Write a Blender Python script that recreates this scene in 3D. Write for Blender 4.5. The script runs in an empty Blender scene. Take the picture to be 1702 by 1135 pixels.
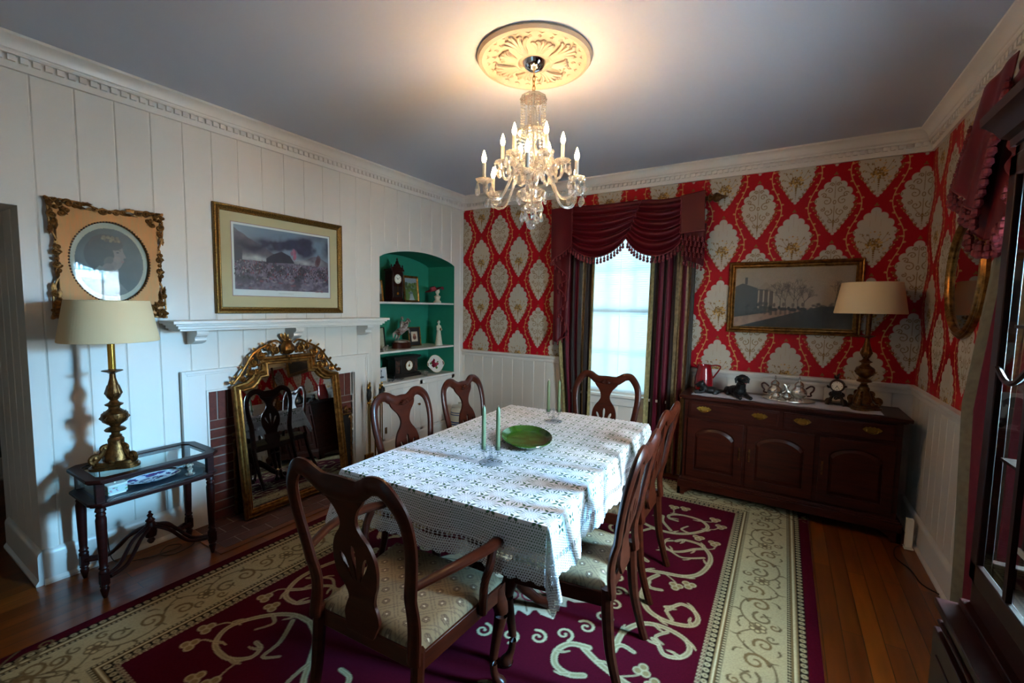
import bpy, bmesh, math, random
import numpy as np
from mathutils import Vector, Matrix

S = bpy.context.scene
C = S.collection
PI = math.pi
sin, cos = math.sin, math.cos

# ------------------------------------------------------------------ camera
cam_data = bpy.data.cameras.new('camera')
cam = bpy.data.objects.new('camera', cam_data)
C.objects.link(cam)
cam_data.sensor_width = 36.0
cam_data.lens = 731.0 / 1702.0 * 36.0
cam_data.clip_start = 0.05
cr = Vector((0.84987929, 0.52673897, 0.01585111))
cu = Vector((-0.05443413, 0.05783016, 0.99684131))
cf = Vector((-0.52415849, 0.84805762, -0.07782124))
mw = Matrix.Identity(4)
for i in range(3):
    mw[i][0], mw[i][1], mw[i][2] = cr[i], cu[i], -cf[i]
mw.translation = Vector((3.3706, -4.2949, 1.55))
cam.matrix_world = mw
S.camera = cam

# ------------------------------------------------------------------ world, daylight, exposure
S.view_settings.view_transform = 'Standard'
S.view_settings.look = 'None'
S.view_settings.gamma = 1.0
S.view_settings.exposure = 2.95
S.view_settings.use_curve_mapping = False
S.cycles.use_denoising = True
S.cycles.max_bounces = 8
S.cycles.diffuse_bounces = 4
S.cycles.glossy_bounces = 4
S.cycles.transmission_bounces = 6
S.cycles.transparent_max_bounces = 24
S.cycles.sample_clamp_indirect = 4.0
S.cycles.caustics_reflective = False
S.cycles.caustics_refractive = False

world = bpy.data.worlds.new('world')
S.world = world
world.use_nodes = True
bg = world.node_tree.nodes['Background']
bg.inputs[0].default_value = (0.55, 0.80, 1.0, 1)
bg.inputs[1].default_value = 0.16

def area(name, loc, target, sx, sy, power, col):
    l = bpy.data.lights.new(name, 'AREA')
    l.shape = 'RECTANGLE'; l.size = sx; l.size_y = sy
    l.energy = power; l.color = col
    o = bpy.data.objects.new(name, l); C.objects.link(o)
    o.location = loc
    d = Vector(target) - Vector(loc)
    o.rotation_euler = d.to_track_quat('-Z', 'Z' if abs(d.z) < 0.9 * d.length else 'Y').to_euler()
    return o
# daylight outside the windows, behind their blinds
area('daylight_right', (4.52, -2.30, 1.6), (0.0, -2.45, 1.75), 0.95, 1.7, 105, (0.68, 0.86, 1.0))
area('daylight_low_sky', (7.2, -1.55, 2.45), (0.2, -3.1, 0.5), 1.0, 0.6, 260, (0.16, 0.55, 1.0))
area('daylight_back', (1.96, 0.34, 1.6), (1.96, -3, 1.2), 1.0, 1.9, 3.8, (0.58, 0.86, 1.0))
area('daylight_front', (2.6, -5.45, 1.5), (2.3, 0, 1.0), 0.95, 1.5, 1.2, (0.62, 0.86, 1.0))

# ------------------------------------------------------------------ colour and materials
def lin(c):
    """'#rrggbb' or an sRGB triple in 0..1 to linear"""
    if isinstance(c, str):
        c = [int(c[i:i + 2], 16) / 255 for i in (1, 3, 5)]
    return tuple(((x / 12.92) if x <= 0.04045 else ((x + 0.055) / 1.055) ** 2.4) for x in c)

def mat(name, col='#808080', rough=0.5, metal=0.0, bump=None, vary=None, attr=False, spec=0.5, emit=None,
        coat=0.0, sub=0.0, alpha_attr=False, sheen=0.0):
    m = bpy.data.materials.new(name); m.use_nodes = True
    nt = m.node_tree; N = nt.nodes; L = nt.links
    p = N['Principled BSDF']
    p.inputs['Base Color'].default_value = (*lin(col), 1)
    p.inputs['Roughness'].default_value = rough
    p.inputs['Metallic'].default_value = metal
    p.inputs['Specular IOR Level'].default_value = spec
    p.inputs['Coat Weight'].default_value = coat
    p.inputs['Coat Roughness'].default_value = 0.12
    p.inputs['Sheen Weight'].default_value = sheen
    if emit:
        p.inputs['Emission Color'].default_value = (*lin(emit[0]), 1)
        p.inputs['Emission Strength'].default_value = emit[1]
    tc = N.new('ShaderNodeTexCoord')
    src = None
    if attr:
        a = N.new('ShaderNodeAttribute'); a.attribute_name = 'Col'
        src = a.outputs['Color']
        L.new(src, p.inputs['Base Color'])
        if alpha_attr:
            L.new(a.outputs['Alpha'], p.inputs['Alpha'])
    if vary:            # (scale, second colour, contrast, stretch)
        n = N.new('ShaderNodeTexNoise'); n.inputs['Scale'].default_value = vary[0]
        n.inputs['Detail'].default_value = 6; n.inputs['Roughness'].default_value = 0.6
        mp = N.new('ShaderNodeMapping'); L.new(tc.outputs['Object'], mp.inputs[0])
        if len(vary) > 3: mp.inputs['Scale'].default_value = vary[3]
        L.new(mp.outputs[0], n.inputs['Vector'])
        r = N.new('ShaderNodeValToRGB'); k = vary[2]
        r.color_ramp.elements[0].position = 0.5 - k; r.color_ramp.elements[1].position = 0.5 + k
        r.color_ramp.elements[0].color = (*lin(col), 1); r.color_ramp.elements[1].color = (*lin(vary[1]), 1)
        L.new(n.outputs['Fac'], r.inputs[0])
        if src is None:
            L.new(r.outputs[0], p.inputs['Base Color'])
    if bump:            # (scale, strength, distance)
        n = N.new('ShaderNodeTexNoise'); n.inputs['Scale'].default_value = bump[0]
        n.inputs['Detail'].default_value = 4
        L.new(tc.outputs['Object'], n.inputs['Vector'])
        b = N.new('ShaderNodeBump'); b.inputs['Strength'].default_value = bump[1]
        b.inputs['Distance'].default_value = bump[2] if len(bump) > 2 else 0.002
        L.new(n.outputs['Fac'], b.inputs['Height']); L.new(b.outputs[0], p.inputs['Normal'])
    return m

def glass_mat(name, tint=(1, 1, 1), clear=0.9, rough=0.02, refr=False, ior=1.45, mirror=.9):
    """thin pane: mostly see-through with a mirror-like coat; refr adds some refraction for cut crystal"""
    m = bpy.data.materials.new(name); m.use_nodes = True
    nt = m.node_tree; N = nt.nodes; L = nt.links; N.clear()
    out = N.new('ShaderNodeOutputMaterial')
    t = N.new('ShaderNodeBsdfTransparent'); t.inputs[0].default_value = (*tint, 1)
    g = N.new('ShaderNodeBsdfGlossy'); g.inputs['Roughness'].default_value = rough if not refr else .14
    fr = N.new('ShaderNodeFresnel'); fr.inputs[0].default_value = ior
    mx = N.new('ShaderNodeMixShader')
    if refr:
        q = N.new('ShaderNodeBsdfGlass'); q.inputs['Roughness'].default_value = 0.03; q.inputs['IOR'].default_value = 1.5
        q.inputs[0].default_value = (*tint, 1)
        m1 = N.new('ShaderNodeMixShader'); m1.inputs[0].default_value = 1 - clear
        L.new(t.outputs[0], m1.inputs[1]); L.new(q.outputs[0], m1.inputs[2])
        tr = N.new('ShaderNodeBsdfTranslucent'); tr.inputs[0].default_value = (.95, .93, .88, 1)
        m2 = N.new('ShaderNodeMixShader'); m2.inputs[0].default_value = .22
        L.new(m1.outputs[0], m2.inputs[1]); L.new(tr.outputs[0], m2.inputs[2])
        L.new(m2.outputs[0], mx.inputs[1])
    else:
        L.new(t.outputs[0], mx.inputs[1])
    ad = N.new('ShaderNodeMath'); ad.operation = 'MULTIPLY_ADD'; ad.inputs[1].default_value = 1.0 if refr else mirror
    ad.inputs[2].default_value = 0.0 if not refr else 0.22
    ge = N.new('ShaderNodeNewGeometry'); one = N.new('ShaderNodeMath'); one.operation = 'SUBTRACT'; one.inputs[0].default_value = 1.0
    fm = N.new('ShaderNodeMath'); fm.operation = 'MULTIPLY'
    L.new(ge.outputs['Backfacing'], one.inputs[1]); L.new(fr.outputs[0], fm.inputs[0]); L.new(one.outputs[0], fm.inputs[1])
    L.new(fm.outputs[0], ad.inputs[0]); L.new(ad.outputs[0], mx.inputs[0])
    L.new(g.outputs[0], mx.inputs[2]); L.new(mx.outputs[0], out.inputs[0])
    return m

def wood_mat(name, c1, c2, rough=0.3, scale=6, axis=(1, 1, 12), coat=0.3):
    m = mat(name, c1, rough, vary=(scale, c2, 0.22, axis), coat=coat, spec=.16, bump=(60, 0.05, 0.001))
    return m

M = {}
M['paint'] = mat('cream_paint', '#cdc6bc', 0.42, bump=(18, 0.05, 0.004))
M['trim'] = mat('trim_paint', '#d2ccc4', 0.34, bump=(30, 0.03, 0.002))
M['ceiling'] = mat('ceiling_paint', '#b4bac6', 0.85, bump=(40, 0.04, 0.002))
M['green'] = mat('green_paint', '#1f8268', 0.6, vary=(5, '#1a735a', 0.3))
M['dark'] = mat('dark_void', '#141110', 0.9)
M['soot'] = mat('sooty_brick', '#1a1412', 0.9, bump=(40, 0.4, 0.01))
M['mahog'] = wood_mat('mahogany', '#2c0b07', '#180605', 0.38, coat=.0)
M['chairwood'] = wood_mat('cherry_wood', '#3c1509', '#260c05', 0.34, 5, (2, 2, 9), coat=.05)
M['sidewood'] = wood_mat('dark_cherry', '#3d1409', '#200905', 0.36, 4, (1.2, 3, 12), coat=.08)
M['brass'] = mat('aged_brass', '#80552a', 0.36, 0.85, bump=(90, 0.5, 0.004), vary=(40, '#3c2410', 0.2))
M['brassbright'] = mat('polished_brass', '#c99a45', 0.22, 1.0)
M['gold'] = mat('gilt', '#a8783a', 0.34, 0.85, vary=(30, '#5c3a18', 0.22), bump=(60, 0.2, 0.003))
M['goldbright'] = mat('bright_gilt', '#a5743a', 0.3, 0.9, vary=(30, '#4a2a10', 0.22))
M['goldleaf'] = mat('brushed_gold_leaf', '#9c5a20', 0.48, 0.4, vary=(14, '#7d6030', 0.3, (8, 1, 1)))
M['carvegold'] = mat('antiqued_gilt_carving', '#8b5f2a', 0.42, 0.7, vary=(60, '#4a2c12', 0.2))
M['silver'] = mat('silver_plate', '#d8d2c8', 0.24, 1.0, bump=(120, 0.08, 0.001))
M['shade'] = mat('pleated_shade_cloth', '#e0c79c', 0.9)
M['black'] = mat('black_resin', '#08080a', 0.45, spec=.3, bump=(90, 0.3, 0.002))
M['blackmat'] = mat('black_lacquer', '#0d0c0c', 0.3)
M['redenamel'] = mat('red_enamel', '#7c0a14', 0.2, coat=0.5)
M['cream'] = mat('cream_resin', '#c9bda6', 0.6)
M['ivory'] = mat('ivory_face', '#e6dfcb', 0.5)
M['mirror'] = mat('mirror_glass', '#c3c8cc', 0.015, 1.0)
M['pane'] = glass_mat('thin_glass', (0.97, 0.99, 0.98))
M['artglass'] = glass_mat('picture_glass', (0.97, 0.99, 0.98), mirror=.5)
M['holderglass'] = glass_mat('pressed_glass', (0.86, 0.88, 0.9), rough=.05, mirror=1.0)
M['crystal'] = glass_mat('cut_crystal', (0.98, 0.97, 0.95), clear=0.5, refr=True, ior=1.5)
M['candle'] = mat('sage_candle_wax', '#566345', 0.45)
M['wax'] = mat('ivory_candle_sleeve', '#ddd3c0', 0.5)
M['bulb'] = mat('lit_bulb', '#fff0d8', 0.3, emit=('#ffce8a', 14))
M['greenglaze'] = mat('green_glaze', '#345c18', 0.22, vary=(14, '#244612', 0.3), bump=(35, 0.25, 0.004), coat=0.4)
M['underclothm'] = mat('green_undercloth', '#3e6a45', 0.8)
M['maroon'] = mat('burgundy_velvet', '#5a0512', 0.5, vary=(3, '#40030b', 0.3), spec=.25, bump=(220, 0.12, 0.001))
M['tassel'] = mat('tassel_thread', '#7c121c', 0.6, vary=(90, '#40060c', 0.25))
M['white'] = mat('white_china', '#dcdad6', 0.2)
M['plaster'] = mat('antique_plaster', '#a79d90', 0.65, vary=(9, '#9c8f7c', 0.3))
M['cord'] = mat('brown_cord', '#2a1c12', 0.6)

# ------------------------------------------------------------------ mesh builder
class G:
    def __init__(s): s.v = []; s.f = []
    def add(s, V, F, m=None):
        b = len(s.v)
        if m is not None: V = [m @ Vector(p) for p in V]
        s.v += [tuple(p) for p in V]; s.f += [tuple(i + b for i in f) for f in F]
        return s
    def box(s, c, d, rz=0, m=None):
        x, y, z = d[0] / 2, d[1] / 2, d[2] / 2
        V = [(-x, -y, -z), (x, -y, -z), (x, y, -z), (-x, y, -z), (-x, -y, z), (x, -y, z), (x, y, z), (-x, y, z)]
        T = Matrix.Translation(c) @ Matrix.Rotation(rz, 4, 'Z')
        if m is not None: T = m @ T
        return s.add(V, [(0, 3, 2, 1), (4, 5, 6, 7), (0, 1, 5, 4), (1, 2, 6, 5), (2, 3, 7, 6), (3, 0, 4, 7)], T)
    def bx(s, x0, x1, y0, y1, z0, z1, m=None):
        return s.box(((x0 + x1) / 2, (y0 + y1) / 2, (z0 + z1) / 2), (abs(x1 - x0), abs(y1 - y0), abs(z1 - z0)), 0, m)
    def lathe(s, prof, n=24, c=(0, 0, 0), m=None, lobes=None, caps=True):
        V = []; F = []
        for r, z in prof:
            for i in range(n):
                a = 2 * PI * i / n
                k = 1 if not lobes else 1 + lobes[1] * cos(lobes[0] * a)
                V.append((c[0] + r * k * cos(a), c[1] + r * k * sin(a), c[2] + z))
        for j in range(len(prof) - 1):
            for i in range(n):
                k = (i + 1) % n
                F.append((j * n + i, j * n + k, (j + 1) * n + k, (j + 1) * n + i))
        if caps and prof[0][0] > 1e-5: F.append(tuple(range(n))[::-1])
        if caps and prof[-1][0] > 1e-5: F.append(tuple(range((len(prof) - 1) * n, len(prof) * n)))
        return s.add(V, F, m)
    def tube(s, pts, rad, n=8, sec=(1, 1), m=None, up=(0, 0, 1), caps=True):
        P = [Vector(p) for p in pts]; k = len(P)
        if not hasattr(rad, '__len__'): rad = [rad] * k
        V = []; F = []; ref = Vector(up)
        for i, p in enumerate(P):
            t = (P[min(i + 1, k - 1)] - P[max(i - 1, 0)])
            t = t.normalized() if t.length > 1e-9 else Vector((0, 0, 1))
            u = ref - t * ref.dot(t)
            if u.length < 1e-3:
                alt = Vector((1, 0, 0)) if abs(t.x) < .9 else Vector((0, 1, 0)); u = alt - t * alt.dot(t)
            u.normalize(); w = t.cross(u)
            r = rad[i]
            ra, rb = (r if hasattr(r, '__len__') else (r * sec[0], r * sec[1]))
            for j in range(n):
                a = 2 * PI * j / n + (PI / n if n == 4 else 0)
                V.append(p + u * (ra * cos(a)) + w * (rb * sin(a)))
        for i in range(k - 1):
            for j in range(n):
                q = (j + 1) % n
                F.append((i * n + j, i * n + q, (i + 1) * n + q, (i + 1) * n + j))
        if caps:
            F.append(tuple(range(n))[::-1]); F.append(tuple(range((k - 1) * n, k * n)))
        return s.add(V, F, m)
    def ball(s, c, r, n=10, sc=(1, 1, 1), m=None):
        k = max(4, n // 2)
        V = [(c[0], c[1], c[2] - r * sc[2])]
        for j in range(1, k):
            a = -PI / 2 + PI * j / k
            for i in range(n):
                b = 2 * PI * i / n
                V.append((c[0] + r * sc[0] * cos(a) * cos(b), c[1] + r * sc[1] * cos(a) * sin(b), c[2] + r * sc[2] * sin(a)))
        V.append((c[0], c[1], c[2] + r * sc[2]))
        F = [(0, 1 + (i + 1) % n, 1 + i) for i in range(n)]
        for j in range(k - 2):
            for i in range(n):
                q = (i + 1) % n
                F.append((1 + j * n + i, 1 + j * n + q, 1 + (j + 1) * n + q, 1 + (j + 1) * n + i))
        T = len(V) - 1
        F += [(T, 1 + (k - 2) * n + i, 1 + (k - 2) * n + (i + 1) % n) for i in range(n)]
        return s.add(V, F, m)
    def plate(s, outer, holes=(), t=0.02, m=None, bend=None):
        """flat shape in the XZ plane with holes, thickness t along Y"""
        bm = bmesh.new()
        loops = []
        for lp in [outer] + list(holes):
            vs = [bm.verts.new((p[0], 0, p[1])) for p in lp]
            es = [bm.edges.new((vs[i], vs[(i + 1) % len(vs)])) for i in range(len(vs))]
            loops.append((vs, es))
        bmesh.ops.triangle_fill(bm, use_beauty=True, use_dissolve=False, edges=[e for l in loops for e in l[1]])
        bm.verts.index_update()
        V = [v.co.copy() for v in bm.verts]; T = [tuple(v.index for v in f.verts) for f in bm.faces]
        k = len(V)
        b = bend or (lambda x, z: 0.0)
        VV = [(v.x, -t / 2 + b(v.x, v.z), v.z) for v in V] + [(v.x, t / 2 + b(v.x, v.z), v.z) for v in V]
        F = []
        for f in T:
            a0, a1, a2 = (V[i] for i in f)
            ny = (a1 - a0).cross(a2 - a0).y
            g = f if ny < 0 else f[::-1]
            F.append(g); F.append(tuple(i + k for i in g[::-1]))
        for vs, es in loops:
            for i in range(len(vs)):
                a, c = vs[i].index, vs[(i + 1) % len(vs)].index
                F.append((a, c, c + k, a + k))
        bm.free()
        return s.add(VV, F, m)
    def prism(s, poly, z0, z1, m=None):
        """polygon in XY extruded along Z"""
        n = len(poly)
        V = [(p[0], p[1], z0) for p in poly] + [(p[0], p[1], z1) for p in poly]
        F = [tuple(range(n))[::-1], tuple(range(n, 2 * n))] + [(i, (i + 1) % n, (i + 1) % n + n, i + n) for i in range(n)]
        return s.add(V, F, m)
    def run(s, prof, a, b, inward, up=(0, 0, 1), caps=True):
        """sweep a profile [(out, height)...] from point a to b, out along inward"""
        a = Vector(a); b = Vector(b); w = Vector(inward); u = Vector(up)
        n = len(prof)
        V = [a + w * p[0] + u * p[1] for p in prof] + [b + w * p[0] + u * p[1] for p in prof]
        F = [(i, (i + 1) % n, (i + 1) % n + n, i + n) for i in range(n)]
        if caps: F += [tuple(range(n))[::-1], tuple(range(n, 2 * n))]
        return s.add(V, F)
    def frame(s, w, h, prof, m=None):
        """mitred rectangular frame in the XZ plane centred on 0; prof [(inset, depth toward -Y)...] from outside in"""
        n = len(prof); V = []; F = []
        for sx, sz in ((-1, -1), (1, -1), (1, 1), (-1, 1)):
            for ins, d in prof:
                V.append((sx * (w / 2 - ins), -d, sz * (h / 2 - ins)))
        for c in range(4):
            e = (c + 1) % 4
            for i in range(n):
                j = (i + 1) % n
                F.append((c * n + i, e * n + i, e * n + j, c * n + j))
        return s.add(V, F, m)
    def scroll(s, c, r, turns=1.4, rad=0.01, start=0, d=1, ax=((1, 0, 0), (0, 0, 1)), n=22, sides=7, sec=(1, 1), m=None):
        """tapering volute in the plane of ax"""
        A = Vector(ax[0]); B = Vector(ax[1]); c = Vector(c); P = []; R = []
        for i in range(n + 1):
            t = i / n; a = start + d * 2 * PI * turns * t; rr = r * (1 - 0.86 * t)
            P.append(c + A * (rr * cos(a)) + B * (rr * sin(a))); R.append(rad * (1 - 0.45 * t))
        s.tube(P, R, sides, sec, m, up=A.cross(B))
        return s.ball(P[-1], rad * 1.25, 8, m=m)
    def leaf(s, c, dirv, side, L, W, lift=0.01, m=None):
        """pointed curling leaf"""
        c = Vector(c); d = Vector(dirv).normalized(); q = Vector(side).normalized(); nn = d.cross(q)
        k = 6; V = []; F = []
        for i in range(k + 1):
            t = i / k; w = W * sin(PI * min(1, t * 0.92 + 0.08)) ** 0.8 * (1 if i % 2 == 0 else 0.72)
            p = c + d * (L * t)
            z = lift * sin(PI * t)
            V += [p - q * w, p + nn * (z + W * 0.5), p + q * w, p - nn * (W * .15)]
        for i in range(k):
            for j in range(4):
                e = (j + 1) % 4
                F.append((i * 4 + j, i * 4 + e, i * 4 + 4 + e, i * 4 + 4 + j))
        F += [(3, 2, 1, 0), (k * 4, k * 4 + 1, k * 4 + 2, k * 4 + 3)]
        return s.add(V, F, m)
    def build(s, name, material, parent=None, smooth=True, bev=0, sub=0, ang=0.6, loc=None):
        me = bpy.data.meshes.new(name)
        me.from_pydata(s.v, [], s.f); me.validate(); me.update()
        me.materials.append(M[material] if isinstance(material, str) else material)
        bm = bmesh.new(); bm.from_mesh(me); bmesh.ops.recalc_face_normals(bm, faces=bm.faces); bm.to_mesh(me); bm.free()
        if smooth:
            me.polygons.foreach_set('use_smooth', [True] * len(me.polygons)); me.set_sharp_from_angle(angle=ang)
        o = bpy.data.objects.new(name, me); C.objects.link(o)
        if parent: o.parent = parent
        if loc: o.location = loc
        if bev:
            b = o.modifiers.new('bevel', 'BEVEL'); b.width = bev; b.segments = 2; b.limit_method = 'ANGLE'; b.angle_limit = 0.6
            b.harden_normals = False
        if sub:
            b = o.modifiers.new('sub', 'SUBSURF'); b.levels = sub; b.render_levels = sub
        return o

def thing(name, label, cat, loc=(0, 0, 0), rz=0, group=None):
    o = bpy.data.objects.new(name, None); C.objects.link(o)
    o.empty_display_size = 0.05
    o.location = loc; o.rotation_euler = (0, 0, rz)
    o['label'] = label; o['category'] = cat
    if group: o['group'] = group
    return o
def tag(o, label, cat, group=None, kind=None):
    o['label'] = label; o['category'] = cat
    if group: o['group'] = group
    if kind: o['kind'] = kind
    return o
def struct(o):
    o['kind'] = 'structure'; return o
def copy_tree(o, parent=None, loc=None, rz=None, label=None, group=None):
    c = o.copy(); C.objects.link(c)
    if parent: c.parent = parent
    if loc is not None: c.location = loc
    if rz is not None: c.rotation_euler = (0, 0, rz)
    if label: c['label'] = label
    if group: c['group'] = group
    for ch in list(o.children): copy_tree(ch, c)
    return c
def spline(pts, n=8, closed=False):
    P = [np.array(p, float) for p in pts]; k = len(P); out = []
    for i in range(k if closed else k - 1):
        p0, p1, p2, p3 = (P[(i - 1) % k], P[i], P[(i + 1) % k], P[(i + 2) % k]) if closed else \
            (P[max(i - 1, 0)], P[i], P[i + 1], P[min(i + 2, k - 1)])
        for j in range(n):
            t = j / n
            out.append(tuple(0.5 * (2 * p1 + (p2 - p0) * t + (2 * p0 - 5 * p1 + 4 * p2 - p3) * t * t + (3 * p1 - p0 - 3 * p2 + p3) * t ** 3)))
    if not closed: out.append(tuple(P[-1]))
    return out

# ------------------------------------------------------------------ painted cloth and paper: colour per vertex on a fine mesh
class Cv:
    def __init__(s, w, h, ppm, col, wrap=False):
        s.w, s.h, s.ppm, s.wrap = w, h, ppm, wrap
        s.W = int(round(w * ppm)) + (0 if wrap else 1); s.H = int(round(h * ppm)) + (0 if wrap else 1)
        s.a = np.ones((s.H, s.W, 4), np.float32); s.a[..., :3] = lin(col)
    def _box(s, x0, x1, y0, y1):
        i0, i1 = int(math.floor(x0 * s.ppm)) - 1, int(math.ceil(x1 * s.ppm)) + 2
        j0, j1 = int(math.floor(y0 * s.ppm)) - 1, int(math.ceil(y1 * s.ppm)) + 2
        if not s.wrap:
            i0, i1, j0, j1 = max(i0, 0), min(i1, s.W), max(j0, 0), min(j1, s.H)
        if i1 <= i0 or j1 <= j0: return None
        I, J = np.arange(i0, i1), np.arange(j0, j1)
        X, Y = np.meshgrid(I / s.ppm, J / s.ppm)
        return I % s.W if s.wrap else I, J % s.H if s.wrap else J, X, Y
    def _put(s, I, J, k, col):
        k = k[..., None]; ix = np.ix_(J, I)
        if col is None:
            s.a[ix[0], ix[1], 3] = s.a[ix[0], ix[1], 3] * (1 - k[..., 0]); return
        c = np.array(lin(col), np.float32)
        s.a[ix[0], ix[1], :3] = s.a[ix[0], ix[1], :3] * (1 - k) + c * k
    def disc(s, x, y, r, col, ry=None, al=1.0, rot=0):
        ry = ry or r; R = max(r, ry)
        b = s._box(x - R, x + R, y - R, y + R)
        if b is None: return
        I, J, X, Y = b
        dx, dy = X - x, Y - y
        if rot: dx, dy = dx * cos(rot) + dy * sin(rot), -dx * sin(rot) + dy * cos(rot)
        d = np.sqrt((dx / r) ** 2 + (dy / ry) ** 2)
        k = np.clip((1 - d) * min(r, ry) * s.ppm + 0.5, 0, 1) * al
        s._put(I, J, k, col)
    def poly(s, pts, col, al=1.0):
        p = np.array(pts); x0, y0 = p.min(0); x1, y1 = p.max(0)
        b = s._box(x0, x1, y0, y1)
        if b is None: return
        I, J, X, Y = b; acc = np.zeros(X.shape, np.float32)
        for ox, oy in ((-.25, -.25), (.25, .25), (-.25, .25), (.25, -.25)):
            XX, YY = X + ox / s.ppm, Y + oy / s.ppm; ins = np.zeros(X.shape, bool)
            for i in range(len(p)):
                (ax, ay), (bx_, by) = p[i], p[(i + 1) % len(p)]
                if ay == by: continue
                c = ((ay > YY) != (by > YY)) & (XX < (bx_ - ax) * (YY - ay) / (by - ay) + ax)
                ins ^= c
            acc += ins * 0.25
        s._put(I, J, acc * al, col)
    def stroke(s, pts, w0, col, w1=None, smooth=6, closed=False, al=1.0):
        P = np.array(spline(pts, smooth, closed) if smooth else pts, float)
        if closed: P = np.vstack([P, P[:1]])
        w1 = w0 if w1 is None else w1; m = len(P) - 1
        for i in range(m):
            a, b_ = P[i], P[i + 1]
            ra = (w0 + (w1 - w0) * i / m) / 2; rb = (w0 + (w1 - w0) * (i + 1) / m) / 2; R = max(ra, rb)
            b = s._box(min(a[0], b_[0]) - R, max(a[0], b_[0]) + R, min(a[1], b_[1]) - R, max(a[1], b_[1]) + R)
            if b is None: continue
            I, J, X, Y = b
            d = b_ - a; L2 = max(d @ d, 1e-12)
            t = np.clip(((X - a[0]) * d[0] + (Y - a[1]) * d[1]) / L2, 0, 1)
            D = np.hypot(X - a[0] - t * d[0], Y - a[1] - t * d[1])
            k = np.clip((ra + (rb - ra) * t - D) * s.ppm + 0.5, 0, 1) * al
            s._put(I, J, k, col)
    def volute(s, x, y, r, turns, w0, col, w1, start=0, d=1):
        P = []
        for i in range(19):
            t = i / 18; a = start + d * 2 * PI * turns * t; q = r * (1 - .82 * t)
            P.append((x + q * cos(a), y + q * sin(a)))
        s.stroke(P, w0, col, w1, smooth=0)
        s.disc(P[-1][0], P[-1][1], w1 * 1.1, col)
    def noise(s, amt, seed=0):
        r = np.random.RandomState(seed); s.a[..., :3] *= (1 + amt * (r.rand(s.H, s.W, 1) - .5)).astype(np.float32)

def fbm(H, W, cells, seed=0, oct=4, asp=1.0):
    r = np.random.RandomState(seed); out = np.zeros((H, W)); amp = 1; tot = 0
    for o in range(oct):
        cx = int(cells * 2 ** o) + 2; cy = max(2, int(cells * 2 ** o * H / W * asp) + 2)
        g = r.rand(cy + 1, cx + 1)
        x = np.linspace(0, cx - 1e-3, W); y = np.linspace(0, cy - 1e-3, H)
        xi, yi = x.astype(int), y.astype(int); fx, fy = x - xi, y - yi
        fx = fx * fx * (3 - 2 * fx); fy = fy * fy * (3 - 2 * fy)
        a = g[np.ix_(yi, xi)]; b = g[np.ix_(yi, xi + 1)]; c = g[np.ix_(yi + 1, xi)]; d = g[np.ix_(yi + 1, xi + 1)]
        out += amp * ((a * (1 - fx) + b * fx) * (1 - fy)[:, None] + (c * (1 - fx) + d * fx) * fy[:, None])
        tot += amp; amp *= .5
    return out / tot

def sheet(name, arr, fn, material, parent=None, keep=None):
    """grid mesh whose vertex colours are arr (H x W x 4, row 0 at the bottom); fn(U, V) -> X, Y, Z"""
    H, W = arr.shape[:2]
    U, V = np.meshgrid(np.linspace(0, 1, W), np.linspace(0, 1, H))
    X, Y, Z = fn(U, V)
    co = np.stack([np.broadcast_to(q, U.shape) for q in (X, Y, Z)], -1).reshape(-1, 3).astype(np.float32)
    idx = np.arange(H * W).reshape(H, W)
    q = np.stack([idx[:-1, :-1], idx[:-1, 1:], idx[1:, 1:], idx[1:, :-1]], -1)
    q = q.reshape(-1, 4) if keep is None else q[keep]
    q = q.astype(np.int32); n = len(q)
    me = bpy.data.meshes.new(name)
    me.vertices.add(H * W); me.vertices.foreach_set('co', co.ravel())
    me.loops.add(n * 4); me.loops.foreach_set('vertex_index', q.ravel())
    me.polygons.add(n); me.polygons.foreach_set('loop_start', np.arange(n, dtype=np.int32) * 4)
    me.polygons.foreach_set('use_smooth', np.ones(n, bool))
    at = me.color_attributes.new('Col', 'FLOAT_COLOR', 'POINT')
    at.data.foreach_set('color', arr.astype(np.float32).ravel())
    me.update(); me.validate()
    me.materials.append(M[material] if isinstance(material, str) else material)
    o = bpy.data.objects.new(name, me); C.objects.link(o)
    if parent: o.parent = parent
    return o
M['painted'] = mat('printed_surface', rough=0.6, attr=True)
M['paper'] = mat('printed_wallpaper', rough=0.6, attr=True, spec=.2, bump=(400, 0.05, 0.0005))
M['pile'] = mat('wool_pile', rough=0.95, attr=True, spec=0.05, bump=(500, 0.5, 0.002))
M['weave'] = mat('woven_fabric', rough=0.8, attr=True, spec=0.2, bump=(600, 0.15, 0.001))
M['lace'] = mat('white_crochet', rough=0.85, attr=True, alpha_attr=True, spec=0.2, bump=(500, 0.6, 0.002))
M['print'] = mat('picture_print', rough=0.45, attr=True)
M['china'] = mat('glazed_china', rough=0.15, attr=True)
# ================================================================== THE ROOM
W_, YF, H_ = 4.21, -5.05, 2.85        # right wall x, front wall y, ceiling z
HALL = -2.3                            # far wall of the passage on the left
OPEN = -3.68                           # where the fireplace wall ends
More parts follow.
